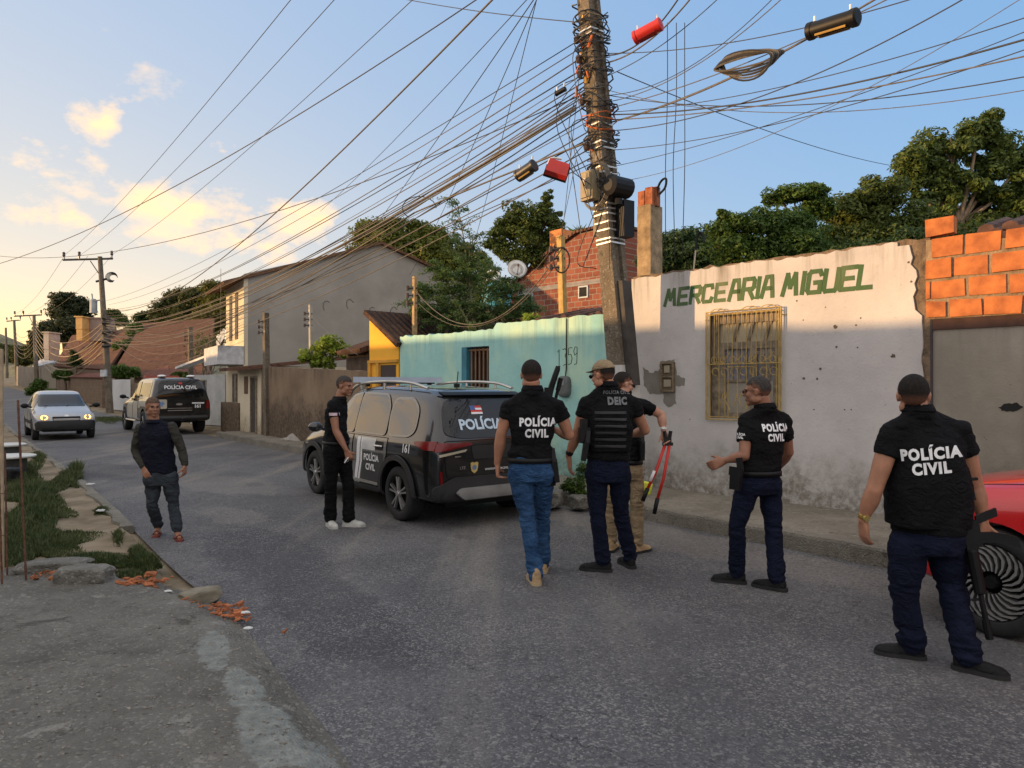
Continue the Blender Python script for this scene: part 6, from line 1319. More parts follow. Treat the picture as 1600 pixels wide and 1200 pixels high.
bd = ep_('gold_badge', [[(.33+.055*x, .70+.07*y) for x, y in ((-1, .8), (-.5, .95), (0, .8), (.5, .95), (1, .8), (.9, 0), (.7, -.6), (0, -1), (-.7, -.6), (-.9, 0))]], mat('badge_gold', (.60, .45, .16), .4, .3, bmp=0), -1, .01, 0)
ep_('badge_centre', [[(.33+.03*math.cos(a), .70+.03*math.sin(a)) for a in [6.283*i/14 for i in range(14)]]], mat('badge_blue', (.12, .18, .32), .5, bmp=0), -1, .014, 0, bd, 0)
ep_('maker_script', [[(.52, .835), (.60, .835), (.60, .848), (.52, .848)]], M_ALU, -1, .01, 0)
ep_('small_lettering', shift(txt('WWW.POLICIACIVIL.BA.GOV.BR', .036, .001), -.08, .655, -1), M_WHT, -1, .014, .05, thick=0)
ep_('small_lettering', shift(txt('LTZ', .045, .001), .49, .69, -1), M_ALU, -1, .010, .05, thick=0)
ep_('lower_bumper', [rnd_poly([(-.84, .33), (.84, .33), (.86, .50), (.62, .60), (-.62, .60), (-.86, .50)], .05)], M_TRIM, -1, .015, .09, thick=.02)
ep_('skid_plate', [rnd_poly([(-.52, .34), (.52, .34), (.62, .42), (.55, .475), (-.55, .475), (-.62, .42)], .03)], mat('satin_plate', (.27, .27, .26), .45, .3, bmp=0), -1, .05, .09, thick=.05)
b = MB()
b.prism([(-.66, -.09), (.66, -.09), (.72, 0), (.66, .09), (-.66, .09), (-.72, 0)], V((.30, 0, 1.755)), Yv, X, UP, -.035, .045); lb = suv.pm('light_bar', b, mat('light_bar_lens', (.40, .46, .55), .12, var=.1, bmp=0), auto=30)
b = MB(); b.box(V((.30, 0, 1.715)), (.14, 1.1, .03)); b.box(V((.30, .5, 1.69)), (.05, .05, .06)); b.box(V((.30, -.5, 1.69)), (.05, .05, .06)); suv.pm('light_bar_mount', b, M_BLK, parent=lb)
b = MB(); b.tube([V((-1.25, 0, 1.66)), V((-1.25, 0, 1.70))], .04, 10); b.tube([V((-1.25, 0, 1.7)), V((-1.28, 0, 1.86))], .006, 5); suv.pm('antenna', b, M_BLK)
suv.part('windscreen', decal([rnd_poly([(-.66, 1.04), (.66, 1.04), (.56, 1.50), (-.56, 1.50)], .06)], V((4, 0, 0)), Yv, UP, V((-1, 0, 0)), suv.bvh, .006, .08), M_GLASS)
for x in WX:
    for s in (1, -1): wheel(suv, x, s*.775, WR, .215, 'five')
b = MB(); b.box(V((0, 0, .30)), (3.9, 1.2, .16)); suv.pm('underbody', b, M_BLK)

# ---------------------------------------------------------------- police pickup with canopy
HP = dv(-.62, .785); pk = Car('police_pickup', 'black and cream police pickup with a canopy parked up the street at the kerb', 'police pickup', V((-12.45, 25.3, 0)), HP)
st = [(-2.58, .62, .95, 1.05, .80, .78, .72), (-2.62, .48, 1.08, 1.18, .90, .88, .80), (-2.58, .44, 1.14, 1.50, .92, .89, .76), (-2.48, .42, 1.15, 1.80, .93, .90, .74), (-2.3, .40, 1.15, 1.86, .93, .90, .74), (-1.2, .38, 1.14, 1.88, .93, .90, .74), (-.2, .36, 1.12, 1.86, .93, .89, .72),
      (.3, .36, 1.10, 1.82, .93, .88, .70), (.75, .36, 1.10, 1.55, .93, .88, .70), (1.15, .37, 1.10, 1.24, .93, .87, .74), (1.4, .38, 1.08, 1.15, .92, .86, .74), (2.0, .40, 1.04, 1.10, .91, .84, .70), (2.35, .45, .95, 1.03, .86, .78, .64), (2.45, .55, .80, .88, .7, .64, .5)]
bm0 = body_mesh(st, None, None); pk.bvh = bvh_of(bm0); P_CREAM = paint('police_cream', (.50, .46, .38), .3, .5, 0, .1)
pw = [(x, s*.80, .40) for x in (-1.55, 1.60) for s in (1, -1)]
pk.part('body', cutwheels(bm0.copy(), pw, .45), P_BLACK)
def ps_(name, poly, m, sgn=1, off=.004, step=.1, parent=None, thick=.003): return pk.part(name, pk.side(poly, sgn, off, step, thick), m, parent=parent)
def pe_(name, poly, m, sgn=-1, off=.006, step=.08, parent=None, thick=.003): return pk.part(name, pk.end(poly, sgn, off, step, thick), m, parent=parent)
for s in (1, -1):
    for poly in ([(.1, .50), (1.05, .50), (1.05, 1.08), (.1, 1.08)], [(-.75, .50), (.06, .50), (.06, 1.08), (-.75, 1.08)]): d = ps_('door', [poly], P_CREAM, s); ps_('door_gap', outline(poly, .012), M_GAP, s, .006, .1, d)
    ps_('bed_panel', [[(-2.45, .86), (-2.02, .86), (-1.9, .92), (-1.2, .92), (-1.08, .86), (-.8, .86), (-.8, 1.12), (-2.45, 1.12)]], P_CREAM, s)
    ps_('side_window', [rnd_poly([(.1, 1.2), (1.0, 1.2), (.62, 1.58), (.3, 1.74), (.1, 1.75)], .05)], M_GLASS, s, .008); ps_('side_window', [rnd_poly([(-.7, 1.2), (.02, 1.2), (.02, 1.75), (-.62, 1.75)], .05)], M_GLASS, s, .008)
    ps_('canopy_window', [rnd_poly([(-2.2, 1.25), (-.85, 1.25), (-.85, 1.7), (-2.15, 1.7)], .08)], M_GLASS, s, .008); ps_('canopy_side', outline(rnd_poly([(-2.2, 1.25), (-.85, 1.25), (-.85, 1.7), (-2.15, 1.7)], .08), .09), P_CREAM, s, .006)
    pe_('tail_lamp', [rnd_poly([(s*.78, .84), (s*.90, .84), (s*.88, 1.12), (s*.78, 1.12)], .02)], M_TAIL, -1, .012); mirrorpod(pk, 1.0, s*.96, 1.22, M_BLK)
    b = MB(); b.tube([V((-.7, s*.98, .42)), V((.95, s*.98, .42))], .03, 8); pk.pm('side_step', b, M_ALU)
    b = MB(); b.ell(V((-2.0, s*.45, 1.92)), (.28, .13, .05), n=14, k=8); pk.pm('roof_lamp', b, M_WHT)
rw = pe_('canopy_glass', [rnd_poly([(-.70, 1.22), (.70, 1.22), (.66, 1.66), (.56, 1.78), (-.56, 1.78), (-.66, 1.66)], .08)], M_GLASS, -1)
pe_('lettering', shift(txt('POLÍCIA CIVIL', .16, .004), 0, 1.50, -1), M_WHT, -1, .018, .06, rw, 0)
pe_('flag_mark', [[(-.05, 1.65), (.05, 1.65), (.06, 1.71), (-.04, 1.72)]], RED, -1, .018, 0, rw, 0)
pe_('tailgate_gap', outline([(-.74, .70), (.74, .70), (.76, 1.16), (-.76, 1.16)], .012), M_GAP, -1); pe_('tailgate_trim', line([(-.35, .80), (.40, .80)], .02)+line([(-.35, .87), (.40, .87)], .014), M_ALU, -1, .01)
pe_('badge', [[(.05+.10*math.cos(a), 1.0+.035*math.sin(a)) for a in [6.283*i/16 for i in range(16)]]], M_ALU, -1, .01, 0)
sq = pe_('cream_square', [rnd_poly([(.42, .86), (.78, .86), (.78, 1.16), (.42, 1.16)], .04)], P_CREAM, -1, .009); pe_('star_mark', [[(.60+(.06 if i % 2 else .11)*math.cos(i*.5236), 1.01+(.06 if i % 2 else .11)*math.sin(i*.5236)) for i in range(12)]], mat('star_blue', (.15, .25, .45), .5, bmp=0), -1, .016, 0, sq, 0)
pe_('fleet_number', shift(txt('161', .15, .006), -.52, .88, -1), M_WHT, -1, .012, .05, None, 0); pe_('fleet_bar', [[(-.72, 1.01), (-.34, 1.01), (-.34, 1.06), (-.72, 1.06)]], M_WHT, -1, .01, 0)
b = MB(); b.tube([V((-2.66, -.8, .56)), V((-2.70, 0, .56)), V((-2.66, .8, .56))], .07, 8); b.tube([V((-2.7, 0, .5)), V((-2.82, 0, .5))], .03, 8); b.ell(V((-2.84, 0, .53)), (.03, .03, .03), n=8, k=6); pk.pm('rear_bumper', b, M_TRIM)
b = MB(); b.box(V((.1, 0, 1.92)), (.26, 1.1, .09)); pk.pm('light_bar', b, mat('bar_red', (.35, .08, .06), .3, bmp=0)); b = MB(); b.box(V((0, 0, .48)), (4.4, 1.2, .2)); pk.pm('underbody', b, M_BLK)
for x in (-1.55, 1.60):
    for s in (1, -1): wheel(pk, x, s*.82, .385, .25, 'steel')
pk.part('windscreen', decal([rnd_poly([(-.7, 1.2), (.7, 1.2), (.6, 1.72), (-.6, 1.72)], .06)], V((4, 0, 0)), Yv, UP, V((-1, 0, 0)), pk.bvh, .006, .1), M_GLASS)
# dark wing of a vehicle half hidden in front of the pickup
# ---------------------------------------------------------------- small hatchback coming down the street
HH = dv(.62, -.785); hb = Car('hatchback', 'small silver hatchback with black bumper and both headlamps lit coming down the street', 'car', V((-14.35, 22.5, 0)), HH)
st = [(-1.80, .45, .80, .92, .70, .66, .55), (-1.86, .34, .88, 1.02, .77, .73, .62), (-1.74, .28, .92, 1.28, .80, .76, .58), (-1.5, .26, .92, 1.40, .81, .77, .56), (-.8, .24, .92, 1.44, .815, .78, .575), (-.2, .24, .91, 1.44, .815, .78, .575), (.2, .24, .90, 1.38, .815, .775, .56),
      (.55, .24, .90, 1.18, .815, .77, .57), (.85, .24, .89, 1.00, .81, .75, .60), (1.1, .24, .87, .93, .81, .73, .60), (1.5, .25, .80, .86, .80, .70, .56), (1.8, .27, .70, .76, .75, .66, .50), (1.93, .32, .58, .63, .62, .54, .40)]
bm0 = body_mesh(st, None, None); hb.bvh = bvh_of(bm0); P_SILV = paint('pale_silver', (.36, .38, .41), .28, .5, .2, .15)
hw = [(x, s*.70, .30) for x in (-1.22, 1.17) for s in (1, -1)]; hb.part('body', cutwheels(bm0.copy(), hw, .345), P_SILV)
def hs_(name, poly, m, sgn=1, off=.004, step=.1, parent=None, thick=.003): return hb.part(name, hb.side(poly, sgn, off, step, thick), m, parent=parent)
def he_(name, poly, m, sgn=1, off=.006, step=.08, parent=None, thick=.003): return hb.part(name, hb.end(poly, sgn, off, step, thick), m, parent=parent)
M_LIT = emis('lit_lamp', (1.0, .50, .10), 5.0)
for s in (1, -1):
    for poly in ([(-.05, .32), (.86, .32), (.86, .88), (-.05, .88)], [(-.85, .45), (-.7, .32), (-.09, .32), (-.09, .88), (-.95, .88)]): d = hs_('door', [poly], P_SILV, s); hs_('door_gap', outline(poly, .010), M_GAP, s, .006, .1, d)
    hs_('side_window', [rnd_poly([(.0, .95), (.75, .95), (.42, 1.20), (.15, 1.34), (.0, 1.35)], .04)], M_GLASS, s, .008); hs_('side_window', [rnd_poly([(-.85, .95), (-.06, .95), (-.06, 1.35), (-.75, 1.34)], .04)], M_GLASS, s, .008)
    hs_('side_trim', line([(-.8, .52), (.8, .52)], .10), M_TRIM, s, .012); mirrorpod(hb, .62, s*.82, 1.0, M_BLK)
    hl = he_('headlamp', [rnd_poly([(s*.40, .60), (s*.68, .60), (s*.76, .72), (s*.62, .77), (s*.42, .70)], .03)], M_CLR, 1, .01)
    he_('lit_bulb', [[(s*.55+.085*math.cos(a), .675+.065*math.sin(a)) for a in [6.283*i/16 for i in range(16)]]], M_LIT, 1, .02, 0, hl, 0)
    he_('fog_recess', [rnd_poly([(s*.42, .36), (s*.62, .36), (s*.64, .46), (s*.42, .46)], .02)], M_BLK, 1, .03)
he_('front_bumper', [rnd_poly([(-.74, .28), (.74, .28), (.78, .50), (.70, .58), (-.70, .58), (-.78, .50)], .04)], M_TRIM, 1, .02, .08, thick=.03)
gr_ = he_('grille', [rnd_poly([(-.34, .56), (.34, .56), (.36, .70), (-.36, .70)], .03)], M_BLK, 1, .022); he_('grille_bar', line([(-.33, .63), (.33, .63)], .01)+line([(-.33, .60), (.33, .60)], .008), M_ALU, 1, .026, .1, gr_, 0)
he_('badge', [[(.06*math.cos(a), .715+.04*math.sin(a)) for a in [6.283*i/16 for i in range(16)]]], M_ALU, 1, .016, 0)
he_('plate', [[(-.20, .40), (.20, .40), (.20, .51), (-.20, .51)]], mat('grey_plate', (.32, .32, .32), .5), 1, .04, 0)
hb.part('windscreen', decal([rnd_poly([(-.64, .99), (.64, .99), (.54, 1.34), (-.54, 1.34)], .05)], V((4, 0, 0)), Yv, UP, V((-1, 0, 0)), hb.bvh, .03, .03), M_GLASS)
b = MB(); b.tube([V((1.0, -.5, .99)), V((.72, -.05, 1.03))], .01, 5); b.tube([V((1.0, .1, .99)), V((.72, .5, 1.03))], .01, 5); hb.pm('wiper', b, M_BLK)
for x in (-1.22, 1.17):
    for s in (1, -1): wheel(hb, x, s*.715, .285, .17, 'steel')
b = MB(); b.box(V((0, 0, .32)), (3.2, 1.1, .16)); hb.pm('underbody', b, M_BLK)

# ---------------------------------------------------------------- red car, front corner at the right edge
HR = dv(-.522, .853); rc_ = Car('red_car', 'bright red car at the right edge with a black and silver swirl spoked front wheel', 'car', V((4.53, 3.95, 0)), HR)
st = [(-2.1, .45, .85, .95, .70, .66, .55), (-2.15, .34, .90, 1.05, .82, .78, .66), (-1.9, .26, .96, 1.35, .86, .82, .6), (-1.2, .24, .97, 1.52, .88, .83, .62), (-.3, .23, .97, 1.53, .88, .83, .62), (.2, .23, .96, 1.46, .88, .83, .61), (.7, .23, .95, 1.20, .88, .82, .63),
      (1.0, .23, .96, 1.06, .885, .82, .66), (1.3, .23, .95, 1.01, .89, .81, .66), (1.7, .24, .90, .95, .88, .79, .62), (1.86, .26, .82, .87, .83, .74, .58), (1.98, .30, .70, .76, .72, .64, .46), (2.03, .4, .58, .64, .56, .5, .36)]
bm0 = body_mesh(st, None, None, 3); rc_.bvh = bvh_of(bm0); P_RED = paint('glossy_red', (.62, .012, .016), .22, .8, 0, .06)
rw_ = [(x, s*.76, .345) for x in (-1.35, 1.30) for s in (1, -1)]; rc_.part('body', cutwheels(bm0.copy(), rw_, .39), P_RED, auto=45)
for s in (1, -1):
    for poly in ([(0, .32), (.92, .32), (.92, .94), (0, .94)], [(-.9, .45), (-.75, .32), (-.04, .32), (-.04, .94), (-1.0, .94)]): d = rc_.part('door', rc_.side([poly], s, .004, .1), P_RED); rc_.part('door_gap', rc_.side(outline(poly, .010), s, .006, .1), M_GAP, parent=d)
    rc_.part('side_window', rc_.side([rnd_poly([(-.9, 1.02), (.8, 1.02), (.35, 1.36), (.1, 1.44), (-.75, 1.44)], .05)], s, .008, .1), M_GLASS); mirrorpod(rc_, .75, s*.9, 1.04, P_RED)
    rc_.part('headlamp', rc_.end([rnd_poly([(s*.42, .64), (s*.72, .66), (s*.78, .78), (s*.5, .74)], .03)], 1, .01), M_CLR)
    rc_.part('bonnet_gap', decal(line([(-1.1+.0, s*.74), (-1.8, s*.70)], .008) if False else line([(1.02, s*.76), (1.5, s*.745), (1.95, s*.66)], .008), V((0, 0, 3)), X, Yv, V((0, 0, -1)), rc_.bvh, .003, .1), M_GAP)
rc_.part('windscreen', decal([rnd_poly([(-.68, 1.06), (.68, 1.06), (.58, 1.42), (-.58, 1.42)], .05)], V((4, 0, 0)), Yv, UP, V((-1, 0, 0)), rc_.bvh, .006, .1), M_GLASS)
rc_.part('lower_trim', rc_.end([rnd_poly([(-.7, .28), (.7, .28), (.74, .5), (-.74, .5)], .04)], 1, .01), M_TRIM)
for x in (-1.35, 1.30):
    for s in (1, -1): wheel(rc_, x, s*.785, .345, .225, 'swirl', rimr=.245)
b = MB(); b.box(V((0, 0, .31)), (3.8, 1.2, .16)); rc_.pm('underbody', b, M_BLK)
# ================================================================ people
def cloth(name, col, rough=.85, fold=.5, c2=None, sc=9):
    if name in MATS: return MATS[name]
    m, nt, b, P = newmat(name, rough, 0, .25); b.inputs['Specular IOR Level'].default_value = .15
    lo = tuple(x*.75 for x in col); hi = c2 or tuple(min(1, x*1.3) for x in col)
    nt.links.new(ramp(nt, noise_(nt, P, sc, 5, .6), [(.3, lo), (.7, hi)]), b.inputs['Base Color'])
    h = mth(nt, 'ADD', mth(nt, 'MULTIPLY', noise_(nt, P, 260, 2, .5), .05), mth(nt, 'ABSOLUTE', mth(nt, 'SUBTRACT', noise_(nt, P, 9, 4, .5, (1, 1, 1.6), 1.5), .5))); bump(nt, b, h, min(1, fold*1.7), .05); MATS[name] = m; return m
def skinm(name, col):
    if name in MATS: return MATS[name]
    m, nt, b, P = newmat(name, .52, 0, .4)
    nt.links.new(ramp(nt, noise_(nt, P, 14, 5, .6), [(.3, tuple(x*.82 for x in col)), (.7, tuple(x*1.15 for x in col))]), b.inputs['Base Color'])
    b.inputs['Subsurface Weight'].default_value = .12; b.inputs['Subsurface Radius'].default_value = (.5, .2, .1); b.inputs['Subsurface Scale'].default_value = .02
    bump(nt, b, noise_(nt, P, 120, 3, .6), .2, .004); MATS[name] = m; return m
HAIR = cloth('hair_black', (.012, .010, .009), .7, .8, sc=60); HAIRG = cloth('hair_greying', (.055, .052, .05), .8, .8, sc=60)
def sring(c, a, b_, w, d, p=2.3, n=28):
    out = []
    for i in range(n):
        t = 2*math.pi*i/n; ct, st = math.cos(t), math.sin(t); r = (abs(ct)**p+abs(st)**p)**(-1/p); out.append(c+a*(ct*r*w)+b_*(st*r*d))
    return out
def limbr(mb, pts, rad, n=16, sub=5):
    k = len(pts); P = smoothpath(pts, sub); m = len(P); r = []
    for i in range(m):
        t = i/(m-1)*(len(rad)-1); j = min(int(t), len(rad)-2); f = t-j; f = f*f*(3-2*f); r.append(rad[j]*(1-f)+rad[j+1]*f)
    mb.tube(P, r, n); mb.ell(P[0], (r[0],)*3, n=n, k=8); mb.ell(P[-1], (r[-1],)*3, n=n, k=8)
def wrinkle(me, amp, sc, seed, zones=()):
    n = len(me.vertices); me.update()
    nor = [v.normal.copy() for v in me.vertices]
    for v, q in zip(me.vertices, nor):
        p = v.co; a = amp*(noise.noise(V((p.x*sc, p.y*sc, p.z*sc*1.7))+V((seed, 0, 0)))+.9*(.35-abs(noise.noise(V((p.x*sc*.9+p.z*4, p.y*sc*.9, p.z*sc*2.2))+V((0, seed, 0))))*1.6)+.4*noise.noise(p*sc*2.6+V((0, seed, 0))))
        for (zc, zw, za, zf_) in zones:
            w = math.exp(-((p.z-zc)/zw)**2)
            if w > .02: a += za*w*1.5*(.5-abs(noise.noise(V((p.x*7+p.z*5, p.y*7, p.z*zf_*.24))+V((seed, 1, 0))))*2.2)
        v.co = p+q*a
me_c = [0, 0]
def hairmat(hair, skin, hc, sc_):
    n = 'fade_'+hair.name+skin.name
    if n in MATS: return MATS[n]
    m, nt, b, P = newmat(n, .8, 0, .15); at_ = nn(nt, 'ShaderNodeAttribute'); at_.attribute_name = 'fade'
    f = mrange(nt, mth(nt, 'ADD', at_.outputs['Fac'], mth(nt, 'MULTIPLY', mth(nt, 'SUBTRACT', noise_(nt, P, 190, 3, .7), .5), .5)), .25, .85)
    c = mixc(nt, f, tuple(x*.50 for x in sc_), ramp(nt, noise_(nt, P, 90, 4, .7), [(.35, tuple(x*.5 for x in hc)), (.7, tuple(min(1, x*1.7) for x in hc))]))
    nt.links.new(c, b.inputs['Base Color']); bump(nt, b, noise_(nt, P, 240, 4, .7), .9, .006); MATS[n] = m; return m
class Person:
    def __init__(s, lab, sp, group=None):
        s.sp = sp; Y = sp['Y']; k = s.k = sp.get('k', 1.0)
        J = s.J = {}
        for n_, v in sp['J'].items(): J[n_] = at(v[0], v[1], Y+(v[2] if len(v) > 2 else 0))
        for sd in 'LR':
            ax, ay = sp['ank'+sd][:2]; J['an'+sd] = V(((ax-800)/FP*ay, ay, sp['ank'+sd][2] if len(sp['ank'+sd]) > 2 else .085))
        for sd in 'LR': J['sh'+sd] = J['sh'+sd]-UP*sp.get('shdrop', -.030)
        J['ne'] = J['ne']+UP*.012
        yw = R(sp['yaw']); s.F = V((-math.sin(yw), math.cos(yw), 0)); s.Rv = V((s.F.y, -s.F.x, 0))
        hy = R(sp.get('hyaw', sp['yaw'])); s.hF = V((-math.sin(hy), math.cos(hy), 0)); s.hR = V((s.hF.y, -s.hF.x, 0))
        s.t = thing('person', lab, 'person', V((J['pe'].x, J['pe'].y, 0)), group)
        me_c[0], me_c[1] = J['pe'].x, J['pe'].y
        s.build()
    def head(s, b, C):
        k = s.k*s.sp.get('headk', 1.0); pt = R(s.sp.get('pitch', -4)); M3 = Matrix((s.hR, s.hF, UP)).transposed() @ Matrix.Rotation(pt, 3, 'X'); s.HM = M3; s.HC = C; s.hk = k
        E = lambda c, r, n=20: b.ell(C+M3 @ (V(c)*k), tuple(x*k for x in r), M=M3, n=n, k=14)
        E((0, -.014, .028), (.075, .094, .088), 28); E((0, .030, -.035), (.060, .062, .078)); E((0, .066, -.096), (.026, .024, .020)); E((0, .103, -.026), (.015, .017, .013)); E((0, .094, -.004), (.009, .016, .028))
        E((0, .078, .020), (.050, .018, .009)); E((0, .087, -.060), (.024, .013, .007)); E((0, .086, -.070), (.020, .013, .006))
        for q in (-1, 1): E((q*.034, .062, -.028), (.024, .026, .024)); E((q*.077, -.004, -.008), (.008, .019, .030)); E((q*.079, -.012, .002), (.009, .013, .018)); E((q*.052, .01, -.065), (.018, .04, .03))
    def hand(s, b, W_, D, palm, thumb, curl=.5, k=1.0):
        """palm = outward normal of the palm side, thumb = direction of the thumb side"""
        D = D.normalized(); T = (thumb-D*thumb.dot(D)).normalized(); Pn = D.cross(T); Pn = Pn if Pn.dot(palm) > 0 else -Pn; k *= s.k*1.02
        rings = []
        for q, w, th in ((-.01, .026, .020), (.02, .034, .020), (.055, .041, .016), (.088, .042, .013)): rings.append(sring(W_+D*q*k+Pn*.004*k, T, Pn, w*k, th*k, 2.6, 18))
        b.loft(rings)
        for i, L in enumerate((.074, .082, .076, .060)):
            p = W_+(D*.086+T*(.0315-.021*i))*k; pts = [p-D*.015*k, p]; d = D; c = curl*(1+.12*i)
            for f in (.45, .32, .26):
                d = (d*math.cos(c)+Pn*math.sin(c)).normalized(); p = p+d*L*f*k; pts.append(p)
            b.tube(pts, [.0105*k, .0100*k, .0095*k, .0088*k, .0070*k], 8)
        p = W_+(D*.022+T*.026)*k; d = (D*.62+T*.62+Pn*.35).normalized(); pts = [p]; 
        for f in (.034, .030, .024): p = p+d*f*k; pts.append(p); d = (d+D*.25+Pn*(.25+.4*curl)).normalized()
        b.tube(pts, [.0150*k, .0125*k, .0108*k, .0082*k], 8)
    def build(s):
        sp, J, k, F, Rv = s.sp, s.J, s.k, s.F, s.Rv; bu = sp.get('bulk', 1.0); be = sp.get('belly', 1.0)
        pe, ch, ne = J['pe'], J['ch'], J['ne']; hw, hd = .165*k*bu, .118*k*be; ww, wd = .162*k*be, .112*k*be; cw, cd = .170*k*bu, .118*k*bu; ho = sp.get('hemo', .03)
        wa = pe.lerp(ch, .5)+F*sp.get('paunch', .0)
        shc = (J['shL']+J['shR'])/2; sv = (J['shR']-J['shL']); svn = V((sv.x, sv.y, 0)).normalized(); svn = svn if svn.dot(Rv) > 0 else -svn
        Fs = V((-svn.y, svn.x, 0)); shw = max(sv.length/2, .13*k)
        T_ = [(pe+UP*ho*k, Rv, F, hw*1.05, hd*1.06), (pe+UP*(ho+.05)*k, Rv, F, hw*1.02, hd*1.03), (wa, (Rv+svn).normalized(), (F+Fs).normalized(), ww, wd), (ch, svn, Fs, cw, cd), (ch.lerp(shc, .62), svn, Fs, shw+.016*k, .106*k*bu), (shc-UP*.008*k, svn, Fs, shw*.92+.01*k, .090*k), (shc.lerp(ne, .36), svn, Fs, shw*.78, .076*k), (shc.lerp(ne, .72), svn, Fs, shw*.48, .066*k), (ne+UP*.012*k, svn, Fs, .066*k, .062*k)]
        def torso(b, g=0, lo=0, hi=9):
            b.loft([sring(c, a, f, w+g, d+g, 2.5) for c, a, f, w, d in T_[lo:hi]])
        fwd = {}
        # ---- body: one surface
        b = MB(); torso(b, -.024*k); b.loft([sring(c, Rv, F, w, d, 2.4) for c, w, d in ((pe-UP*.12*k, hw*.75, hd*.8), (pe, hw*.84, hd*.84), (pe+UP*.12*k, ww*.82, wd*.80))]); s.head(b, J['he'])
        nb = J['he']-UP*.04*k-s.hF*.02*k; b.tube([ne-UP*.05*k, ne.lerp(nb, .5), nb], [.059*k*bu**.6, .058*k*bu**.6, .059*k*bu**.4], 18)
        am = sp.get('arm', 1.0)
        for sd, sg in (('L', -1), ('R', 1)):
            sh, el, wr = J['sh'+sd], J['el'+sd], J['wr'+sd]; m1 = sh.lerp(el, .45)
            am_ = am; am = am*(.82 if sp.get('sleeve', .5) > 1 else 1); limbr(b, [sh-UP*.01, m1, el], [.050*k*am, .049*k*am, .040*k*am], 14); limbr(b, [el, el.lerp(wr, .35), wr], [.041*k*am, .043*k*am, .0265*k*am**.5], 14); am = am_
            h = sp.get('hand'+sd, {}); D = h['d'] if 'd' in h else (wr-el).normalized()
            s.hand(b, wr+D*.012, V(D), V(h.get('palm', (-Rv*sg))), V(h.get('thumb', F)), h.get('curl', .45))
            hp, kn, an = J['hp'+sd], J['kn'+sd], J['an'+sd]
            limbr(b, [hp, hp.lerp(kn, .5), kn], [.070*k, .066*k, .050*k], 12); limbr(b, [kn, kn.lerp(an, .35), an], [.050*k, .049*k, .034*k], 12)
            fd = s.foot(sd); b.tube([an-UP*.02, an+fd*.07*k-UP*.045*k, an+fd*.16*k-UP*.062*k], [.036*k, .033*k, .020*k], 10)
        me = remesh(b.mesh(), .0065, 3, .5); body = link('body', me, sp['skin'], s.t, True)
        s.body = body
        # face details
        M3, C, hk = s.HM, s.HC, s.hk
        def hb(name, fn, m, par=body, **kw): q = MB(); fn(q); return q.build(name, m, par, True, **kw)
        E = lambda q, c, r: q.ell(C+M3 @ (V(c)*hk), tuple(x*hk for x in r), M=M3, n=12, k=8)
        for q_ in (-1, 1):
            hb('eye', lambda q: E(q, (q_*.031, .080, .004), (.012, .008, .0055)), mat('eye_dark', (.03, .02, .015), .2, bmp=0)); hb('eyebrow', lambda q: E(q, (q_*.033, .091, .022), (.018, .006, .0035)), sp['hair'])
        hb('mouth', lambda q: E(q, (0, .0975, -.065), (.018, .004, .0016)), mat('lip_line', (.10, .03, .025), .6, bmp=0))
        # hair shell
        st = sp.get('hairstyle', 'short')
        if st != 'none':
            q = MB(); FD = []; n, kk = 40, 30; g = sp.get('hairg', .0045); rx, ry, rz = .075+g, .094+g, .088+g*1.3; c0 = V((0, -.014, .028)); vs = []; fs = []; ok = {}
            for i in range(kk+1):
                a = math.pi*i/kk
                for j in range(n):
                    w = 2*math.pi*j/n; d = V((math.sin(a)*math.cos(w), math.sin(a)*math.sin(w), math.cos(a)))
                    fr = d.y; hl = (.052 if fr > .55 else (.052+(.0-.052)*(.55-fr)/.55 if fr > 0 else (-.012 if fr > -.25 else -.052))); FD.append(0)
                    if abs(d.x) > .8 and -.3 < fr < .35: hl = max(hl, .0)
                    z = rz*d.z+c0.z; inn = z < hl-.0; z = max(z, hl-.012); sc_ = 1 if not inn else .93; jt = (1+.010*noise.noise(d*9)+.006*noise.noise(d*31)) if True else 1; FD[-1] = max(0., min(1., (rz*d.z+c0.z-hl)/(s.sp.get('fadew', .075) if fr < .4 else .010)))*(.0 if inn else 1)+.0
                    vs.append(C+M3 @ (V((rx*d.x*sc_*jt, ry*d.y*sc_*jt+c0.y, z))*hk))
            fs = [(i*n+j, i*n+(j+1) % n, (i+1)*n+(j+1) % n, (i+1)*n+j) for i in range(kk) for j in range(n)]; q.add(vs, fs); ho_ = q.build('hair', hairmat(sp['hair'], sp['skin'], sp.get('hcol', (.020, .016, .014)), sp.get('scol', (.34, .16, .10))), body, True, False); at2 = ho_.data.attributes.new('fade', 'FLOAT', 'POINT'); at2.data.foreach_set('value', FD)
        # ---- shirt
        b = MB(); torso(b, .0); sl = sp.get('sleeve', .52)
        b.tube([ne-UP*.05*k, ne-UP*.01*k, ne+UP*.014*k], [.088*k, .080*k*bu**.5, .074*k*bu**.6], 20)
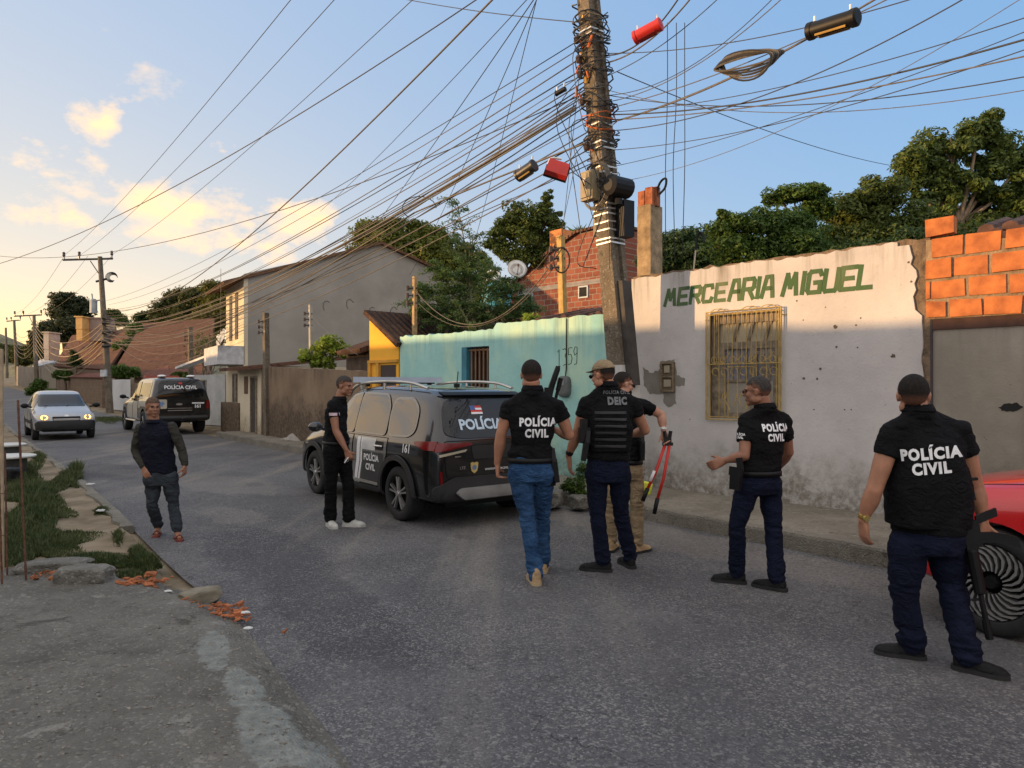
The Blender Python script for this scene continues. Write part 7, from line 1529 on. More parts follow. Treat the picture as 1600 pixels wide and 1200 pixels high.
        for sd in 'LR':
            sh, el, wr = J['sh'+sd], J['el'+sd], J['wr'+sd]
            inn = sh.lerp(shc, .25)-UP*.01*k
            if sl <= 1:
                e = sh.lerp(el, sl); b.tube(smoothpath([inn, sh-UP*.004, sh.lerp(el, .25), e], 4), [.060*k*bu**.5, .060*k*am, .063*k*am, .064*k*am], 18); b.tube([ne-UP*.03*k, ne.lerp(sh, .5)-UP*.018*k, sh-UP*.005*k], [.056*k, .055*k, .056*k*am], 16)
            elif not sp.get('sleeve_m'):
                b.tube(smoothpath([inn, sh, sh.lerp(el, .5), el, el.lerp(wr, .5), wr], 4), [.058*k, .060*k, .058*k, .052*k, .050*k, .042*k], 18)
            else:
                b.tube([inn, sh], [.058*k, .056*k], 18); b.tube([ne-UP*.03*k, ne.lerp(sh, .5)-UP*.018*k, sh-UP*.005*k], [.056*k, .055*k, .054*k], 16); q = MB(); limbr(q, [sh, sh.lerp(el, .5), el, el.lerp(wr, .5), wr-(wr-el)*.06], [.061*k, .060*k, .053*k, .050*k, .042*k], 16, 4)
                m_ = remesh(q.mesh(), .010, 4, .6); wrinkle(m_, .006, 12, 5); link('sleeve', m_, sp['sleeve_m'], s.t, True)
        cq = MB(); cn_ = ne+UP*.010*k; cq.loft([sring(cn_+UP*dz*k+s.F*.004, s.Rv, s.F, (w)*k*bu**.6, (w)*k*.97*bu**.6, 2.1) for dz, w in ((.010, .0690), (.014, .0725), (-.022, .088), (-.030, .086), (.0, .0690))], False); s.collar = cq
        me = remesh(b.mesh(), .009, 7, .6); wrinkle(me, sp.get('wr', .0075), 9, sp['Y'], ((pe.z+.02, .07, .005, 70), (wa.z, .10, .003, 50))); s.shirt_me = me.copy(); s.shirt = link('shirt', me, sp['shirt'], s.t, True); s.collar.build('collar', sp['shirt'], s.shirt, True)
        # ---- trousers
        b = MB(); g = .010*k
        b.loft([sring(c, Rv, F, w, d, 2.5) for c, w, d in ((pe+UP*.06*k, hw*.94, hd*.94), (pe-UP*.02*k, hw*1.0, hd*1.02), (pe-UP*.09*k, hw*1.0, hd*1.06), (pe-UP*.15*k, hw*.90, hd*.95))][::-1])
        lr = sp.get('leg', 1.0); hem = sp.get('hem', .062)
        for sd in 'LR':
            hp, kn, an = J['hp'+sd], J['kn'+sd], J['an'+sd]; e = an+UP*sp.get('hemz', .015)*k
            P_ = [hp-UP*.02, hp.lerp(kn, .45), kn, kn.lerp(an, .4), e]; limbr(b, P_, [.098*k*lr, .088*k*lr, .066*k*lr, .065*k*lr, hem*k], 20, 5)
        me = remesh(b.mesh(), .009, 5, .6)
        kz = (J['knL'].z+J['knR'].z)/2; wrinkle(me, .006, 8, sp['Y']+3, ((kz, .09, .006*sp.get('fold', 1), 85), (.14, .08, .009*sp.get('fold', 1), 95), (pe.z-.10, .06, .005, 60)))
        s.tr = link('trousers', me, sp['trousers'], s.t, True); s.tr_me = me.copy()
        if sp.get('belt'): 
            b = MB(); c = pe+UP*(ho-.012)*k; b.loft([sring(c+UP*dz, Rv, F, hw*.97+o, hd*1.0+o, 2.5) for dz, o in ((-.02, .002), (-.02, .012), (.02, .012), (.02, .002))], False); b.build('belt', M_BLK, s.t, True)
        # ---- shoes
        for sd in 'LR':
            an = J['an'+sd]; fd = s.foot(sd); sdv = V((fd.y, -fd.x, 0)).normalized(); gz = an.z-.085; tilt = sp.get('tilt'+sd, 0)
            base = V((an.x, an.y, gz))-V((fd.x, fd.y, 0)).normalized()*.05*k; f0 = V((fd.x, fd.y, 0)).normalized(); Q = Matrix.Rotation(R(tilt), 3, sdv)
            piv = base+f0*.20*k
            tr = lambda p: piv+Q @ (p-piv)
            style = sp['shoe']; q = MB()
            if style == 'sandal':
                q.loft([[tr(base+f0*x*k+sdv*w*c*k+UP*z) for c, z in ((-1, 0), (1, 0), (1, .022), (-1, .022))] for x, w in ((-.01, .025), (.02, .038), (.12, .034), (.19, .044), (.235, .040), (.262, .02))]); sh_ = q.build('sandal', sp['shoe_m'], s.t)
                q = MB(); q.tube(smoothpath([tr(base+f0*.15*k+sdv*.042*k+UP*.02), tr(base+f0*.185*k+UP*.062), tr(base+f0*.15*k-sdv*.042*k+UP*.02)], 4), .007, 6); q.build('strap', sp['shoe_m'], sh_, True)
                continue
            hi_ = .135 if style == 'boot' else .095
            secs = ((-.020, .020, .055, hi_*.85), (.0, .034, .0, hi_), (.035, .040, .0, hi_+.005), (.075, .040, .0, hi_*.95 if style == 'boot' else .092), (.115, .043, .0, .080), (.16, .049, .0, .068), (.20, .048, .0, .060), (.232, .040, .0, .050), (.248, .022, .0, .036))
            rings = []
            for x, w, z0, z1 in secs:
                rings.append([tr(base+f0*x*k+sdv*(a*w*k)+UP*((.018+(z1-.018)*c)*k)) for a, c in ((-1, 0), (-1.02, .35), (-.85, .72), (-.5, .95), (0, 1), (.5, .95), (.85, .72), (1.02, .35), (1, 0), (.5, -.02), (0, -.02), (-.5, -.02))])
            q.loft(rings); m_ = remesh(q.mesh(), .006, 3, .5); wrinkle(m_, .0022, 30, 2); sh_ = link('shoe' if style != 'boot' else 'boot', m_, sp['shoe_m'], s.t, True)
            q = MB(); q.loft([[tr(base+f0*(x)*k+sdv*(a*w*1.09*k)+UP*z*k) for a, z in ((-1, 0.001), (1, 0.001), (1, .026), (-1, .026))] for x, w in ((-.030, .018), (-.012, .034), (.035, .041), (.10, .040), (.155, .048), (.20, .048), (.236, .038), (.254, .018))]); q.build('sole', sp.get('sole_m', M_RUB), sh_)
            q = MB()
            for j in range(4): z = (.088-.009*j)*k if style != 'boot' else (.12-.014*j)*k; q.tube([tr(base+f0*(.085+.022*j)*k+sdv*.024*k+UP*(z-.004)), tr(base+f0*(.088+.022*j)*k+UP*(z+.003)), tr(base+f0*(.085+.022*j)*k-sdv*.024*k+UP*(z-.004))], .0028, 4)
            q.build('laces', sp.get('lace_m', M_BLK), sh_)
        s.bvh = bvh_of(s.shirt_me)
    def foot(s, sd):
        a = R(s.sp['toe'+sd]); return V((-math.sin(a), math.cos(a), -.0))
    def backtext(s, txts, centre, m, off=.006, dir_=None, up=UP, tilt=0, parent=None, bvh=None):
        F = dir_ or s.F; F = F.normalized(); Rr = V((F.y, -F.x, 0)); u = (Rr*math.cos(tilt)+UP*math.sin(tilt)); w = (UP*math.cos(tilt)-Rr*math.sin(tilt))
        for (tx, size, dx, dy, bold) in txts:
            me = textmesh(tx, size, bold*1.35, space=1.17); 
            for v in me.vertices: v.co.x = v.co.x*.80+dx; v.co.y += dy
            d = decal(me, centre-F*.8, u, w, F, bvh or s.bvh, off, .025); link('back_lettering', d, m, parent or s.shirt, True)
    def ring(s, name, a, b_, t0, t1, r, m, par=None):
        q = MB(); q.tube([a.lerp(b_, t0), a.lerp(b_, (t0+t1)/2), a.lerp(b_, t1)], [r, r*1.05, r], 18); return q.build(name, m, par or s.body, True)
WTX = mat('shirt_print', (.78, .78, .78), .8, var=.04, bmp=0)
SH_B = cloth('black_knit', (.0065, .0065, .0075)); VEST = cloth('vest_nylon', (.0055, .0055, .0065), .8); NAVY = cloth('navy_trousers', (.007, .010, .026), .85); DENIM = cloth('blue_denim', (.016, .050, .13), .85, .6, (.05, .12, .25), 6); KHAKI = cloth('khaki_cotton', (.27, .20, .12)); TBLK = cloth('black_trousers', (.005, .005, .0055))
SK1 = skinm('skin_tan', (.40, .19, .115)); SK2 = skinm('skin_brown', (.29, .135, .08)); SK3 = skinm('skin_dark', (.20, .095, .06)); SK4 = skinm('skin_light', (.46, .24, .16))
SHB = cloth('shoe_black', (.012, .012, .012), .6, .3); SHW = cloth('shoe_white', (.46, .46, .43), .6, .3); BTN = cloth('boot_tan', (.42, .29, .16), .7, .4)
GRP = 'police officers standing in the street'
def vest(p, m=VEST, g=.026, mol=True):
    """plate carrier following the torso"""
    J, k, F = p.J, p.k, p.F; b = MB(); bu, be = p.sp.get('bulk', 1), p.sp.get('belly', 1); sv = (J['shR']-J['shL']); svn = V((sv.x, sv.y, 0)).normalized(); svn = svn if svn.dot(p.Rv) > 0 else -svn; Fs = V((-svn.y, svn.x, 0)); shc = (J['shL']+J['shR'])/2
    wa = J['pe'].lerp(J['ch'], p.sp.get('vestlow', .34)); shw = sv.length/2
    b.loft([sring(c, svn, Fs, w, d, 3.2) for c, w, d in ((wa, .158*k*be+g*.7, .115*k*be+g), (J['pe'].lerp(J['ch'], .7), .164*k*max(bu, be)+g*.7, .115*k*be+g), (J['ch'], .172*k*bu+g*.6, .118*k*bu+g), (J['ch'].lerp(shc, .6), shw*.84, .108*k*bu+g*.9), (shc+UP*.012*k, shw*.62, .080*k+g*.6), (shc+UP*.045*k, shw*.46, .050*k))])
    me = remesh(b.mesh(), .009, 4, .5); wrinkle(me, .0035, 10, 8); p.vest_me = me.copy(); v = link('tactical_vest', me, m, p.t, True); jm = MB(); [jm.add([v_.co for v_ in q_.vertices], [tuple(f_.vertices) for f_ in q_.polygons]) for q_ in (p.vest_me, p.shirt_me)]; p.vbvh = BVHTree.FromPolygons([V(x) for x in jm.v], jm.f)
    if mol:
        for j in range(6):
            z = wa.z+.05*k+.055*k*j; q = MB(); c = V((wa.x, wa.y, 0)).lerp(V((J['ch'].x, J['ch'].y, 0)), (z-wa.z)/max(.01, J['ch'].z-wa.z)*.6)
            d = decal([[(-.13*k, z-.012), (.13*k, z-.012), (.13*k, z+.012), (-.13*k, z+.012)]], V((c.x, c.y, 0))-Fs*.8, svn, UP, Fs, p.vbvh, .004, .03, thick=.003); link('webbing', d, mat('webbing_black', (.018, .018, .02), .7, bmp=0), v, True)
    return v
def holster(p, c, m3, s=1.0, strap=True):
    q = MB(); q.box(c, (.032*s, .075*s, .15*s), M=m3, tp=1.15); q.box(c+m3 @ V((0, -.02, .10))*s, (.028*s, .035*s, .09*s), M=m3 @ Matrix.Rotation(R(-15), 3, 'X')); q.box(c+m3 @ V((-.012, .0, .05))*s, (.012*s, .10*s, .06*s), M=m3)
    return q.build('holster', M_BLK, p.t)
def rifle(name, lab, grip, fwd, up, grp=None, parts=True, butt=.26):
    """grip point, muzzle direction, up side of the gun"""
    f = fwd.normalized(); u = (up-f*up.dot(f)).normalized(); l = f.cross(u); Mx = Matrix((f, l, u)).transposed(); t = thing(name, lab, 'rifle', grip, grp)
    B = lambda q, x0, x1, z0, z1, w: q.box(grip+Mx @ V(((x0+x1)/2, 0, (z0+z1)/2)), (x1-x0, w, z1-z0), M=Mx)
    q = MB(); B(q, -.04, .17, .03, .085, .036); B(q, .0, .15, .0, .035, .03); q.build('receiver', M_BLK, t, auto=30)
    q = MB(); q.tube([grip+Mx @ V((.16, 0, .06)), grip+Mx @ V((.17, 0, .06)), grip+Mx @ V((.40, 0, .06)), grip+Mx @ V((.41, 0, .06))], [.024, .034, .032, .022], 10); q.build('handguard', M_BLK, t, True, auto=30)
    q = MB(); q.tube([grip+Mx @ V((.40, 0, .06)), grip+Mx @ V((.56, 0, .06))], .014, 8); q.tube([grip+Mx @ V((.55, 0, .06)), grip+Mx @ V((.66, 0, .06))], .020, 8); q.tube([grip+Mx @ V((.44, 0, .06)), grip+Mx @ V((.44, 0, .11))], .008, 5); q.build('barrel', M_BLK, t, True, auto=30)
    q = MB(); q.loft([[grip+Mx @ V((x+dx, y, z)) for dx, y in ((-.02, -.012), (.025, -.012), (.025, .012), (-.02, .012))] for x, z in ((.0, .01), (-.02, -.05), (-.035, -.10))]); q.build('pistol_grip', M_BLK, t)
    q = MB(); q.loft([[grip+Mx @ V((x+dx, y, z)) for dx, y in ((-.03, -.012), (.03, -.012), (.03, .012), (-.03, .012))] for x, z in ((.10, .01), (.105, -.06), (.125, -.13), (.15, -.18))]); q.build('magazine', M_BLK, t)
    q = MB(); q.tube([grip+Mx @ V((-.03, 0, .065)), grip+Mx @ V((-butt*.8, 0, .06))], .015, 8); B(q, -butt, -butt*.5, -.01, .075, .03); B(q, -butt-.015, -butt, -.04, .08, .034); q.build('stock', M_BLK, t, auto=30)
    q = MB(); B(q, -.02, .15, .085, .098, .022); B(q, .02, .07, .098, .14, .03); q.build('sight', M_BLK, t, auto=30); return t

# ---- 1 officer in jeans walking away
p1 = Person('officer seen from behind in a black shirt and blue jeans with tan boots', dict(Y=5.78, k=1.045, yaw=2, hyaw=6, pitch=-3, bulk=1.03, belly=.93, arm=1.04,
    J=dict(he=(830, 586), ne=(832, 609), ch=(832, 668), pe=(829, 722), shL=(796, 641), shR=(871, 641), elL=(783, 678, .02), elR=(889, 680, .06), wrL=(777, 724, .08), wrR=(868, 672, .26), hpL=(811, 735), hpR=(849, 735), knL=(823, 806, .04), knR=(848, 803, .22)),
    ankL=(837, 5.80), ankR=(848, 6.18), toeL=8, toeR=-5, handL=dict(curl=1.0, d=V((.0, .12, -1)), palm=(1, 0, 0), thumb=(0, 1, 0)), handR=dict(curl=.9, d=V((-.5, .7, .2)), palm=(-1, 0, 0), thumb=(0, 0, 1)),
    skin=SK1, hair=HAIR, shirt=SH_B, trousers=DENIM, hem=.060, hemz=-.012, leg=.95, fold=1.3, shoe='boot', shoe_m=BTN, sole_m=mat('sole_tan', (.40, .30, .18), .8), lace_m=BTN, belt=True, sleeve=.45), GRP)
c = at(840, 672, 5.6); p1.backtext((('POLÍCIA', .088, -.0, .030, .0034), ('CIVIL', .088, -.01, -.060, .0034)), V((c.x, p1.J['ch'].y, c.z)), WTX)
holster(p1, at(868, 735, 5.78), Matrix.Rotation(R(-8), 3, 'Y'), 1.25)
q = MB(); kz = p1.J['hpR'].lerp(p1.J['knR'], .28); q.loft([sring(kz+UP*dz, V((1, 0, 0)), V((0, 1, 0)), .100+o, .102+o, 2) for dz, o in ((-.016, -.004), (-.016, .004), (.016, .004), (.016, -.004))], False); q.build('thigh_strap', M_BLK, p1.t, True)
q = MB(); q.tube(smoothpath([p1.J['shR']+V((-.03, .06, .075)), p1.J['shR']+V((-.07, -.05, .075)), p1.J['ch']+V((.06, -.14, .07)), p1.J['ch']+V((-.08, -.14, -.10)), p1.J['pe']+V((-.16, -.05, .06))], 6), .012, 6); 
rf = rifle('rifle', 'black rifle carried muzzle up in front of the right shoulder of the officer in jeans', at(836, 706, 6.02), at(868, 580, 5.98)-at(836, 706, 6.02), V((1, .2, 0)), butt=.2)
q = MB(); q.tube([at(853, 640, 5.99), at(862, 603, 5.98), at(871, 577, 5.97), at(872, 572, 5.97)], [.026, .026, .024, .018], 12); q.box(at(857, 612, 5.95), (.07, .04, .07)); q.build('suppressor', M_BLK, rf, True, auto=30)

# ---- 2 officer with plate vest and cap
p2 = Person('officer seen from behind in a khaki cap, glasses and a black tactical vest', dict(Y=6.1, k=1.03, yaw=2, hyaw=46, pitch=-8, bulk=1.08, belly=1.0, arm=1.02,
    J=dict(he=(942, 586), ne=(950, 602), ch=(951, 668), pe=(950, 724), shL=(917, 634), shR=(987, 634), elL=(900, 682, .02), elR=(1008, 672, .10), wrL=(888, 712, .06), wrR=(985, 680, .34), hpL=(932, 735), hpR=(968, 735), knL=(934, 806, .02), knR=(970, 800, .10)),
    ankL=(942, 6.18), ankR=(984, 6.32), toeL=72, toeR=14, handL=dict(curl=.25, d=V((.08, .05, -1)), palm=(1, 0, 0), thumb=(-.2, 1, 0)), handR=dict(curl=.8, d=V((-.6, .7, 0)), palm=(-1, 0, 0), thumb=(0, 0, 1)),
    skin=SK1, hair=HAIR, shirt=SH_B, trousers=NAVY, shoe='shoe', shoe_m=SHB, hem=.066, sleeve=.44), GRP)
v = vest(p2); c = at(964, 628, 6.0)
p2.backtext((('DEIC', .085, 0, -.02, .004), ('POLÍCIA CIVIL', .040, 0, .068, .001)), V((c.x, p2.J['ch'].y, c.z)), mat('dim_print', (.13, .135, .14), .7, bmp=0), .012, parent=v, bvh=p2.vbvh)
C, M3, hk = p2.HC, p2.HM, p2.hk; rings = []
for a, dz in ((0, 0), (.25, 0), (.5, 0), (.75, 0), (.95, 0), (1.1, 0), (1.25, 0)): rings.append([C+M3 @ (V((.086*math.sin(a+.22)*math.cos(w), -.012+.104*math.sin(a+.22)*math.sin(w), .036+.094*math.cos(a+.22)))*hk) for w in [6.283*i/28 for i in range(28)]])
q = MB(); q.loft(rings[::-1]); cap = q.build('cap', KHAKI, p2.body, True)
q = MB(); q.loft([[C+M3 @ (V((x*.075, .082+ln*math.cos(x*1.25), .052+zz-.012*x*x-.10*(ln*math.cos(x*1.25))**1.5))*hk) for x in [-1+i/7 for i in range(15)]] for ln, zz in ((0, 0), (.04, 0), (.078, 0), (.078, -.006), (.04, -.006), (0, -.006))], False); q.build('brim', KHAKI, cap, True)
def glasses(p, rimless=False):
    C, M3, hk = p.HC, p.HM, p.hk; q = MB()
    for e in (-1, 1):
        q.tube([C+M3 @ (V((e*.033+.022*math.cos(w), .106-.004*abs(math.cos(w)), .0+.015*math.sin(w)))*hk) for w in [6.283*i/16 for i in range(17)]], .0022*hk, 5, False)
        q.tube([C+M3 @ (V(c_)*hk) for c_ in ((e*.055, .10, .004), (e*.078, .06, .006), (e*.083, -.005, .004))], .0022*hk, 5)
    q.tube([C+M3 @ (V((-.011, .107, .003))*hk), C+M3 @ (V((.011, .107, .003))*hk)], .002*hk, 5); g = q.build('glasses', M_BLK, p.body)
    for e in (): q.add([C+M3 @ (V((e*.033+.021*math.cos(w), .105, .014*math.sin(w)))*hk) for w in [6.283*i/16 for i in range(16)]], [tuple(range(16))])
    [(lambda qq: qq.build('lens', M_GLASS, g))(MB().add([C+M3 @ (V((e*.033+.021*math.cos(w), .105, .014*math.sin(w)))*hk) for w in [6.283*i/16 for i in range(16)]], [tuple(range(16))])) for e in (-1, 1)]
glasses(p2)
def watch(p, sd, m, fm):
    el, wr = p.J['el'+sd], p.J['wr'+sd]; d = (wr-el).normalized(); q = MB(); q.tube([wr-d*.045, wr-d*.035, wr-d*.02, wr-d*.01], [.030*p.k, .033*p.k, .033*p.k, .030*p.k], 18); w = q.build('wristwatch', m, p.t, True)
    o = V((0, -1, 0)); o = (o-d*o.dot(d)).normalized(); q = MB(); q.tube([wr-d*.028+o*.024, wr-d*.028+o*.040], .019, 14); q.build('watch_face', fm, w, auto=30)
watch(p2, 'L', M_BLK, M_BLK)
holster(p2, at(914, 704, 5.98), Matrix.Rotation(R(10), 3, 'Y'), 1.15); q = MB(); q.box(at(913, 680, 5.98), (.08, .07, .13), rz=R(20)); q.box(at(912, 662, 6.0), (.05, .05, .08), rz=R(20)); q.build('radio_pouch', M_BLK, p2.t)

# ---- 3 man in khaki behind, holding the bolt cutter
p3 = Person('man in khaki trousers and tan boots mostly hidden behind the officer with the cap', dict(Y=6.95, k=1.0, yaw=-38, hyaw=-70, pitch=-12, bulk=1.0, belly=1.05, arm=1.05,
    J=dict(he=(974, 600), ne=(972, 618), ch=(972, 668), pe=(977, 724), shL=(944, 640, .10), shR=(1005, 638, -.10), elL=(955, 690, .2), elR=(1033, 648, -.05), wrL=(985, 700, .25), wrR=(1037, 674, -.1), hpL=(964, 732), hpR=(990, 733), knL=(955, 790), knR=(995, 788, -.08)),
    ankL=(955, 6.93, .085), ankR=(995, 6.86, .085), toeL=-20, toeR=-48, handR=dict(curl=1.15, d=V((.25, -.1, -1)), palm=(-.5, -1, 0), thumb=(-1, .2, 0)), handL=dict(curl=.8),
    skin=SK4, hair=HAIR, hairg=.004, shirt=SH_B, trousers=KHAKI, shoe='boot', shoe_m=BTN, lace_m=BTN, hem=.060, hemz=.03, leg=1.0, belt=True, sleeve=.55), GRP)
glasses(p3); q = MB(); q.ell(p3.HC+p3.HM @ V((0, .052, -.072)), (.056, .052, .048), M=p3.HM); q.build('beard', HAIR, p3.body, True)
el, wr = p3.J['elR'], p3.J['wrR']; q = MB()
for j in range(3): q.tube([wr+(el-wr)*(.14+.05*j)+V((math.cos(w)*.033, math.sin(w)*.033, .004*math.sin(3*w))) for w in [6.283*i/16 for i in range(17)]], .005, 5)
q.build('bracelet', M_STRAP, p3.t)
holster(p3, at(1003, 704, 6.78), Matrix.Rotation(R(0), 3, 'Y'), 1.2)
bc = thing('bolt_cutter', 'long red handled bolt cutter held upside down by the man in khaki trousers', 'bolt cutter', at(1042, 690, 6.78))
hd = at(1043, 688, 6.80)
q = MB(); q.box(hd+UP*.0, (.07, .03, .07)); q.tube([hd+V((-.02, 0, .02)), hd+V((-.03, 0, .09))], .018, 8); q.tube([hd+V((.02, 0, .02)), hd+V((.03, 0, .09))], .018, 8); q.box(hd+V((0, 0, -.035)), (.10, .035, .03)); q.build('jaw', mat('jaw_steel', (.03, .03, .03), .4, .6), bc, auto=30)
for (px, py) in ((1004, 783), (1022, 803)):
    e = at(px, py, 6.72); a = hd+V((-.02 if px < 1010 else .02, 0, -.03)); q = MB(); q.tube([a, a.lerp(e, .5)+V((.015, 0, 0)), a.lerp(e, .80)], [.016, .015, .015], 10); h_ = q.build('handle', RED, bc, True)
    q = MB(); q.tube([a.lerp(e, .78), e], [.021, .020], 10); q.build('grip', M_BLK, h_, True)
    if px < 1010: q = MB(); q.tube([a.lerp(e, .48), a.lerp(e, .66)], .0175, 10); q.build('label_band', M_WHT, h_, True)
q = MB(); p = at(1008, 765, 8.6); q.box(p+UP*.02, (.16, .06, .16), M=Matrix.Rotation(R(12), 3, 'Y')); o_ = modded(q.mesh(), lambda o: setattr(o.modifiers.new('b', 'BEVEL'), 'width', .02)); tag(link('yellow_bag', o_, mat('neon_yellow', (.55, .60, .04), .6, bmp=.3, bs=20, bd=.02), None, True, auto=40), 'small neon yellow bag lying on the pavement behind the bolt cutter', 'bag')

# ---- 4 officer with glasses in profile
p4 = Person('officer with glasses in profile, black printed polo shirt and navy trousers, one forearm raised', dict(Y=5.72, k=1.0, yaw=14, hyaw=62, hcol=(.05, .045, .042), pitch=-4, bulk=1.03, belly=1.05, arm=1.05,
    J=dict(he=(1183, 611), ne=(1196, 636), ch=(1193, 683), pe=(1186, 742), shL=(1166, 662, -.02), shR=(1224, 661, .10), elL=(1163, 712, -.10), elR=(1232, 706, .16), wrL=(1134, 719, -.02), wrR=(1215, 732, .34), hpL=(1170, 752, -.03), hpR=(1202, 752, .06), knL=(1152, 822), knR=(1208, 824)),
    ankL=(1151, 5.82), ankR=(1214, 5.62), toeL=68, toeR=48, handL=dict(curl=.6, d=V((-.85, .15, -.35)), palm=(.2, 1, -.4), thumb=(-.2, .2, 1)), handR=dict(curl=.7),
    skin=SK2, hair=HAIRG, shirt=SH_B, trousers=NAVY, shoe='shoe', shoe_m=SHB, hem=.066, leg=1.02, belt=True, sleeve=.62), GRP)
glasses(p4); dirb = V((math.sin(R(-20)), math.cos(R(-20)), 0)); c = at(1208, 678, 5.7)
p4.backtext((('POLÍCIA', .076, 0, .028, .0030), ('CIVIL', .076, -.01, -.050, .0030)), V((c.x, c.y, c.z)), WTX, dir_=V((-.10, .99, 0)))
c = at(1156, 683, 5.6); p4.backtext((('POLÍCIA', .024, 0, .012, .001), ('CIVIL', .024, 0, -.014, .001)), V((c.x, c.y, c.z)), WTX, dir_=V((.15, .98, 0)))
holster(p4, at(1150, 748, 5.58), Matrix.Rotation(R(5), 3, 'Y') @ Matrix.Rotation(R(40), 3, 'Z'), 1.15)

# ---- 5 big officer at the right
p5 = Person('heavily built officer at the right seen from behind, short hair, gold wristwatch, holding a rifle', dict(Y=4.14, k=.985, headk=1.06, yaw=-36, hyaw=-24, pitch=-2, bulk=1.14, belly=1.30, arm=1.18, hemo=-.03, vestlow=.02, paunch=.0,
    J=dict(he=(1427, 618), ne=(1434, 641), ch=(1448, 732), pe=(1450, 822), shL=(1395, 682), shR=(1499, 680), elL=(1366, 766, .0), elR=(1524, 762, .05), wrL=(1348, 812, .06), wrR=(1536, 812, .03), hpL=(1420, 846), hpR=(1478, 846), knL=(1412, 925, .04), knR=(1486, 918, -.0)),
    ankL=(1424, 4.22), ankR=(1511, 4.02, .088), toeL=64, toeR=-128, tiltR=0, handL=dict(curl=.35, d=V((.10, .1, -1)), palm=(1, .2, 0), thumb=(-.2, 1, 0)), handR=dict(curl=1.2, d=V((-.02, -.05, -1)), palm=(.2, -1, 0), thumb=(1, .3, 0)),
    skin=SK1, hair=HAIR, hairg=.004, shirt=SH_B, trousers=NAVY, shoe='shoe', shoe_m=SHB, hem=.078, leg=1.18, fold=1.4, sleeve=.42), GRP)
v = vest(p5, g=.020, mol=False); c = at(1454, 722, 4.0); p5.backtext((('POLÍCIA', .085, 0, .018, .0034), ('CIVIL', .085, -.0, -.064, .0034)), V((c.x, c.y, c.z)), WTX, .007, tilt=R(6), parent=v, bvh=p5.vbvh)
c = at(1370, 711, 3.98); p5.backtext((('POLÍCIA', .028, 0, .012, .001), ('CIVIL', .028, 0, -.018, .001)), V((c.x, c.y, c.z)), WTX, dir_=V((.1, .99, 0)))
watch(p5, 'L', mat('gold_band', (.55, .38, .10), .3, .8, bmp=0), mat('gold_face', (.6, .45, .15), .25, .7, bmp=0))
rifle('rifle', 'black rifle hanging muzzle down from the hand of the big officer by the red car', at(1527, 812, 4.02), at(1567, 1008, 3.96)-at(1527, 812, 4.02), V((-.9, .25, 0)), butt=.22)

# ---- 6 officer in black at the left of the police car
p6 = Person('officer in black shirt and trousers with white shoes standing left of the parked police car', dict(Y=8.15, k=.985, yaw=-58, hyaw=-112, hcol=(.05, .045, .042), pitch=-5, bulk=1.0, belly=1.12, arm=1.0,
    J=dict(he=(539, 603), ne=(530, 624), ch=(525, 652), pe=(525, 694), shL=(535, 636, .18), shR=(519, 637, -.16), elL=(532, 668, .22), elR=(525, 673, -.2), wrL=(533, 696, .24), wrR=(541, 703, -.22), hpL=(532, 700, .08), hpR=(519, 700, -.07), knL=(544, 755, .05), knR=(517, 755, -.05)),
    ankL=(545, 8.16), ankR=(516, 8.16), toeL=-98, toeR=-150, handR=dict(curl=.8, d=V((.35, 0, -.9)), palm=(0, 1, 0), thumb=(1, 0, .2)), handL=dict(curl=.6),
    skin=SK2, hair=HAIRG, shirt=SH_B, trousers=TBLK, shoe='shoe', shoe_m=SHW, sole_m=SHW, lace_m=SHW, hem=.072, leg=1.06, belt=True, sleeve=.50), GRP)
c = at(520, 648, 7.9); d_ = decal([[(-.05, -.012), (.05, -.012), (.05, .02), (-.05, .02)]], c-V((0, .6, 0)), V((1, 0, 0)), UP, V((0, 1, 0)), p6.bvh, .005, .02); link('sleeve_patch', d_, mat('patch_pink', (.55, .42, .45), .7, bmp=0), p6.shirt, True)
c = at(510, 636, 8.15); p6.backtext((('POLÍCIA', .075, 0, .03, .003), ('CIVIL', .075, 0, -.05, .003)), V((c.x, c.y, c.z)), mat('print_grey', (.45, .45, .47), .8, bmp=0), dir_=V((.86, .5, 0)))
q = MB(); c = p6.J['wrR']+V((.03, -.02, -.08)); q.tube([c, c+V((-.04, -.02, -.06))], .008, 6); q.tube([c+V((-.02, 0, -.03))+V((math.cos(w)*.02, 0, math.sin(w)*.02)) for w in [6.283*i/12 for i in range(13)]], .004, 5); q.build('keys', M_ALU, p6.t)

# ---- 7 walker on the left
p7 = Person('older man in a navy long sleeved top and flip flops walking down the street', dict(Y=7.55, k=.905, yaw=203, hyaw=222, hemo=-.02, hcol=(.11, .07, .05), pitch=-3, bulk=1.08, belly=1.10, arm=1.0,
    J=dict(he=(239, 636), ne=(241, 660), ch=(244, 690), pe=(250, 738), shR=(219, 673), shL=(268, 671), elR=(212, 704, .03), elL=(284, 702, .05), wrR=(224, 729, -.10), wrL=(289, 726, .02), hpR=(240, 744), hpL=(266, 744), knR=(238, 788, -.03), knL=(271, 788, .03)),
    ankR=(247, 7.72), ankL=(277, 7.50), toeL=215, toeR=200, handR=dict(curl=.35, d=V((.45, -.35, -.7)), palm=(.2, 1, 0), thumb=(.8, .0, .5)), handL=dict(curl=.6, d=V((.02, -.05, -1)), palm=(-1, 0, 0), thumb=(0, -1, 0)),
    skin=SK2, hair=cloth('hair_buzz', (.10, .065, .05), .8, .5, sc=60), hairg=.0022, shirt=cloth('navy_top', (.007, .008, .016)), sleeve=1.5, sleeve_m=cloth('olive_sleeve', (.045, .042, .035)), trousers=cloth('slate_trousers', (.035, .042, .050)), shoe='sandal', shoe_m=cloth('sandal_red', (.18, .05, .04), .6, .2), hem=.058, hemz=.03, leg=.98))
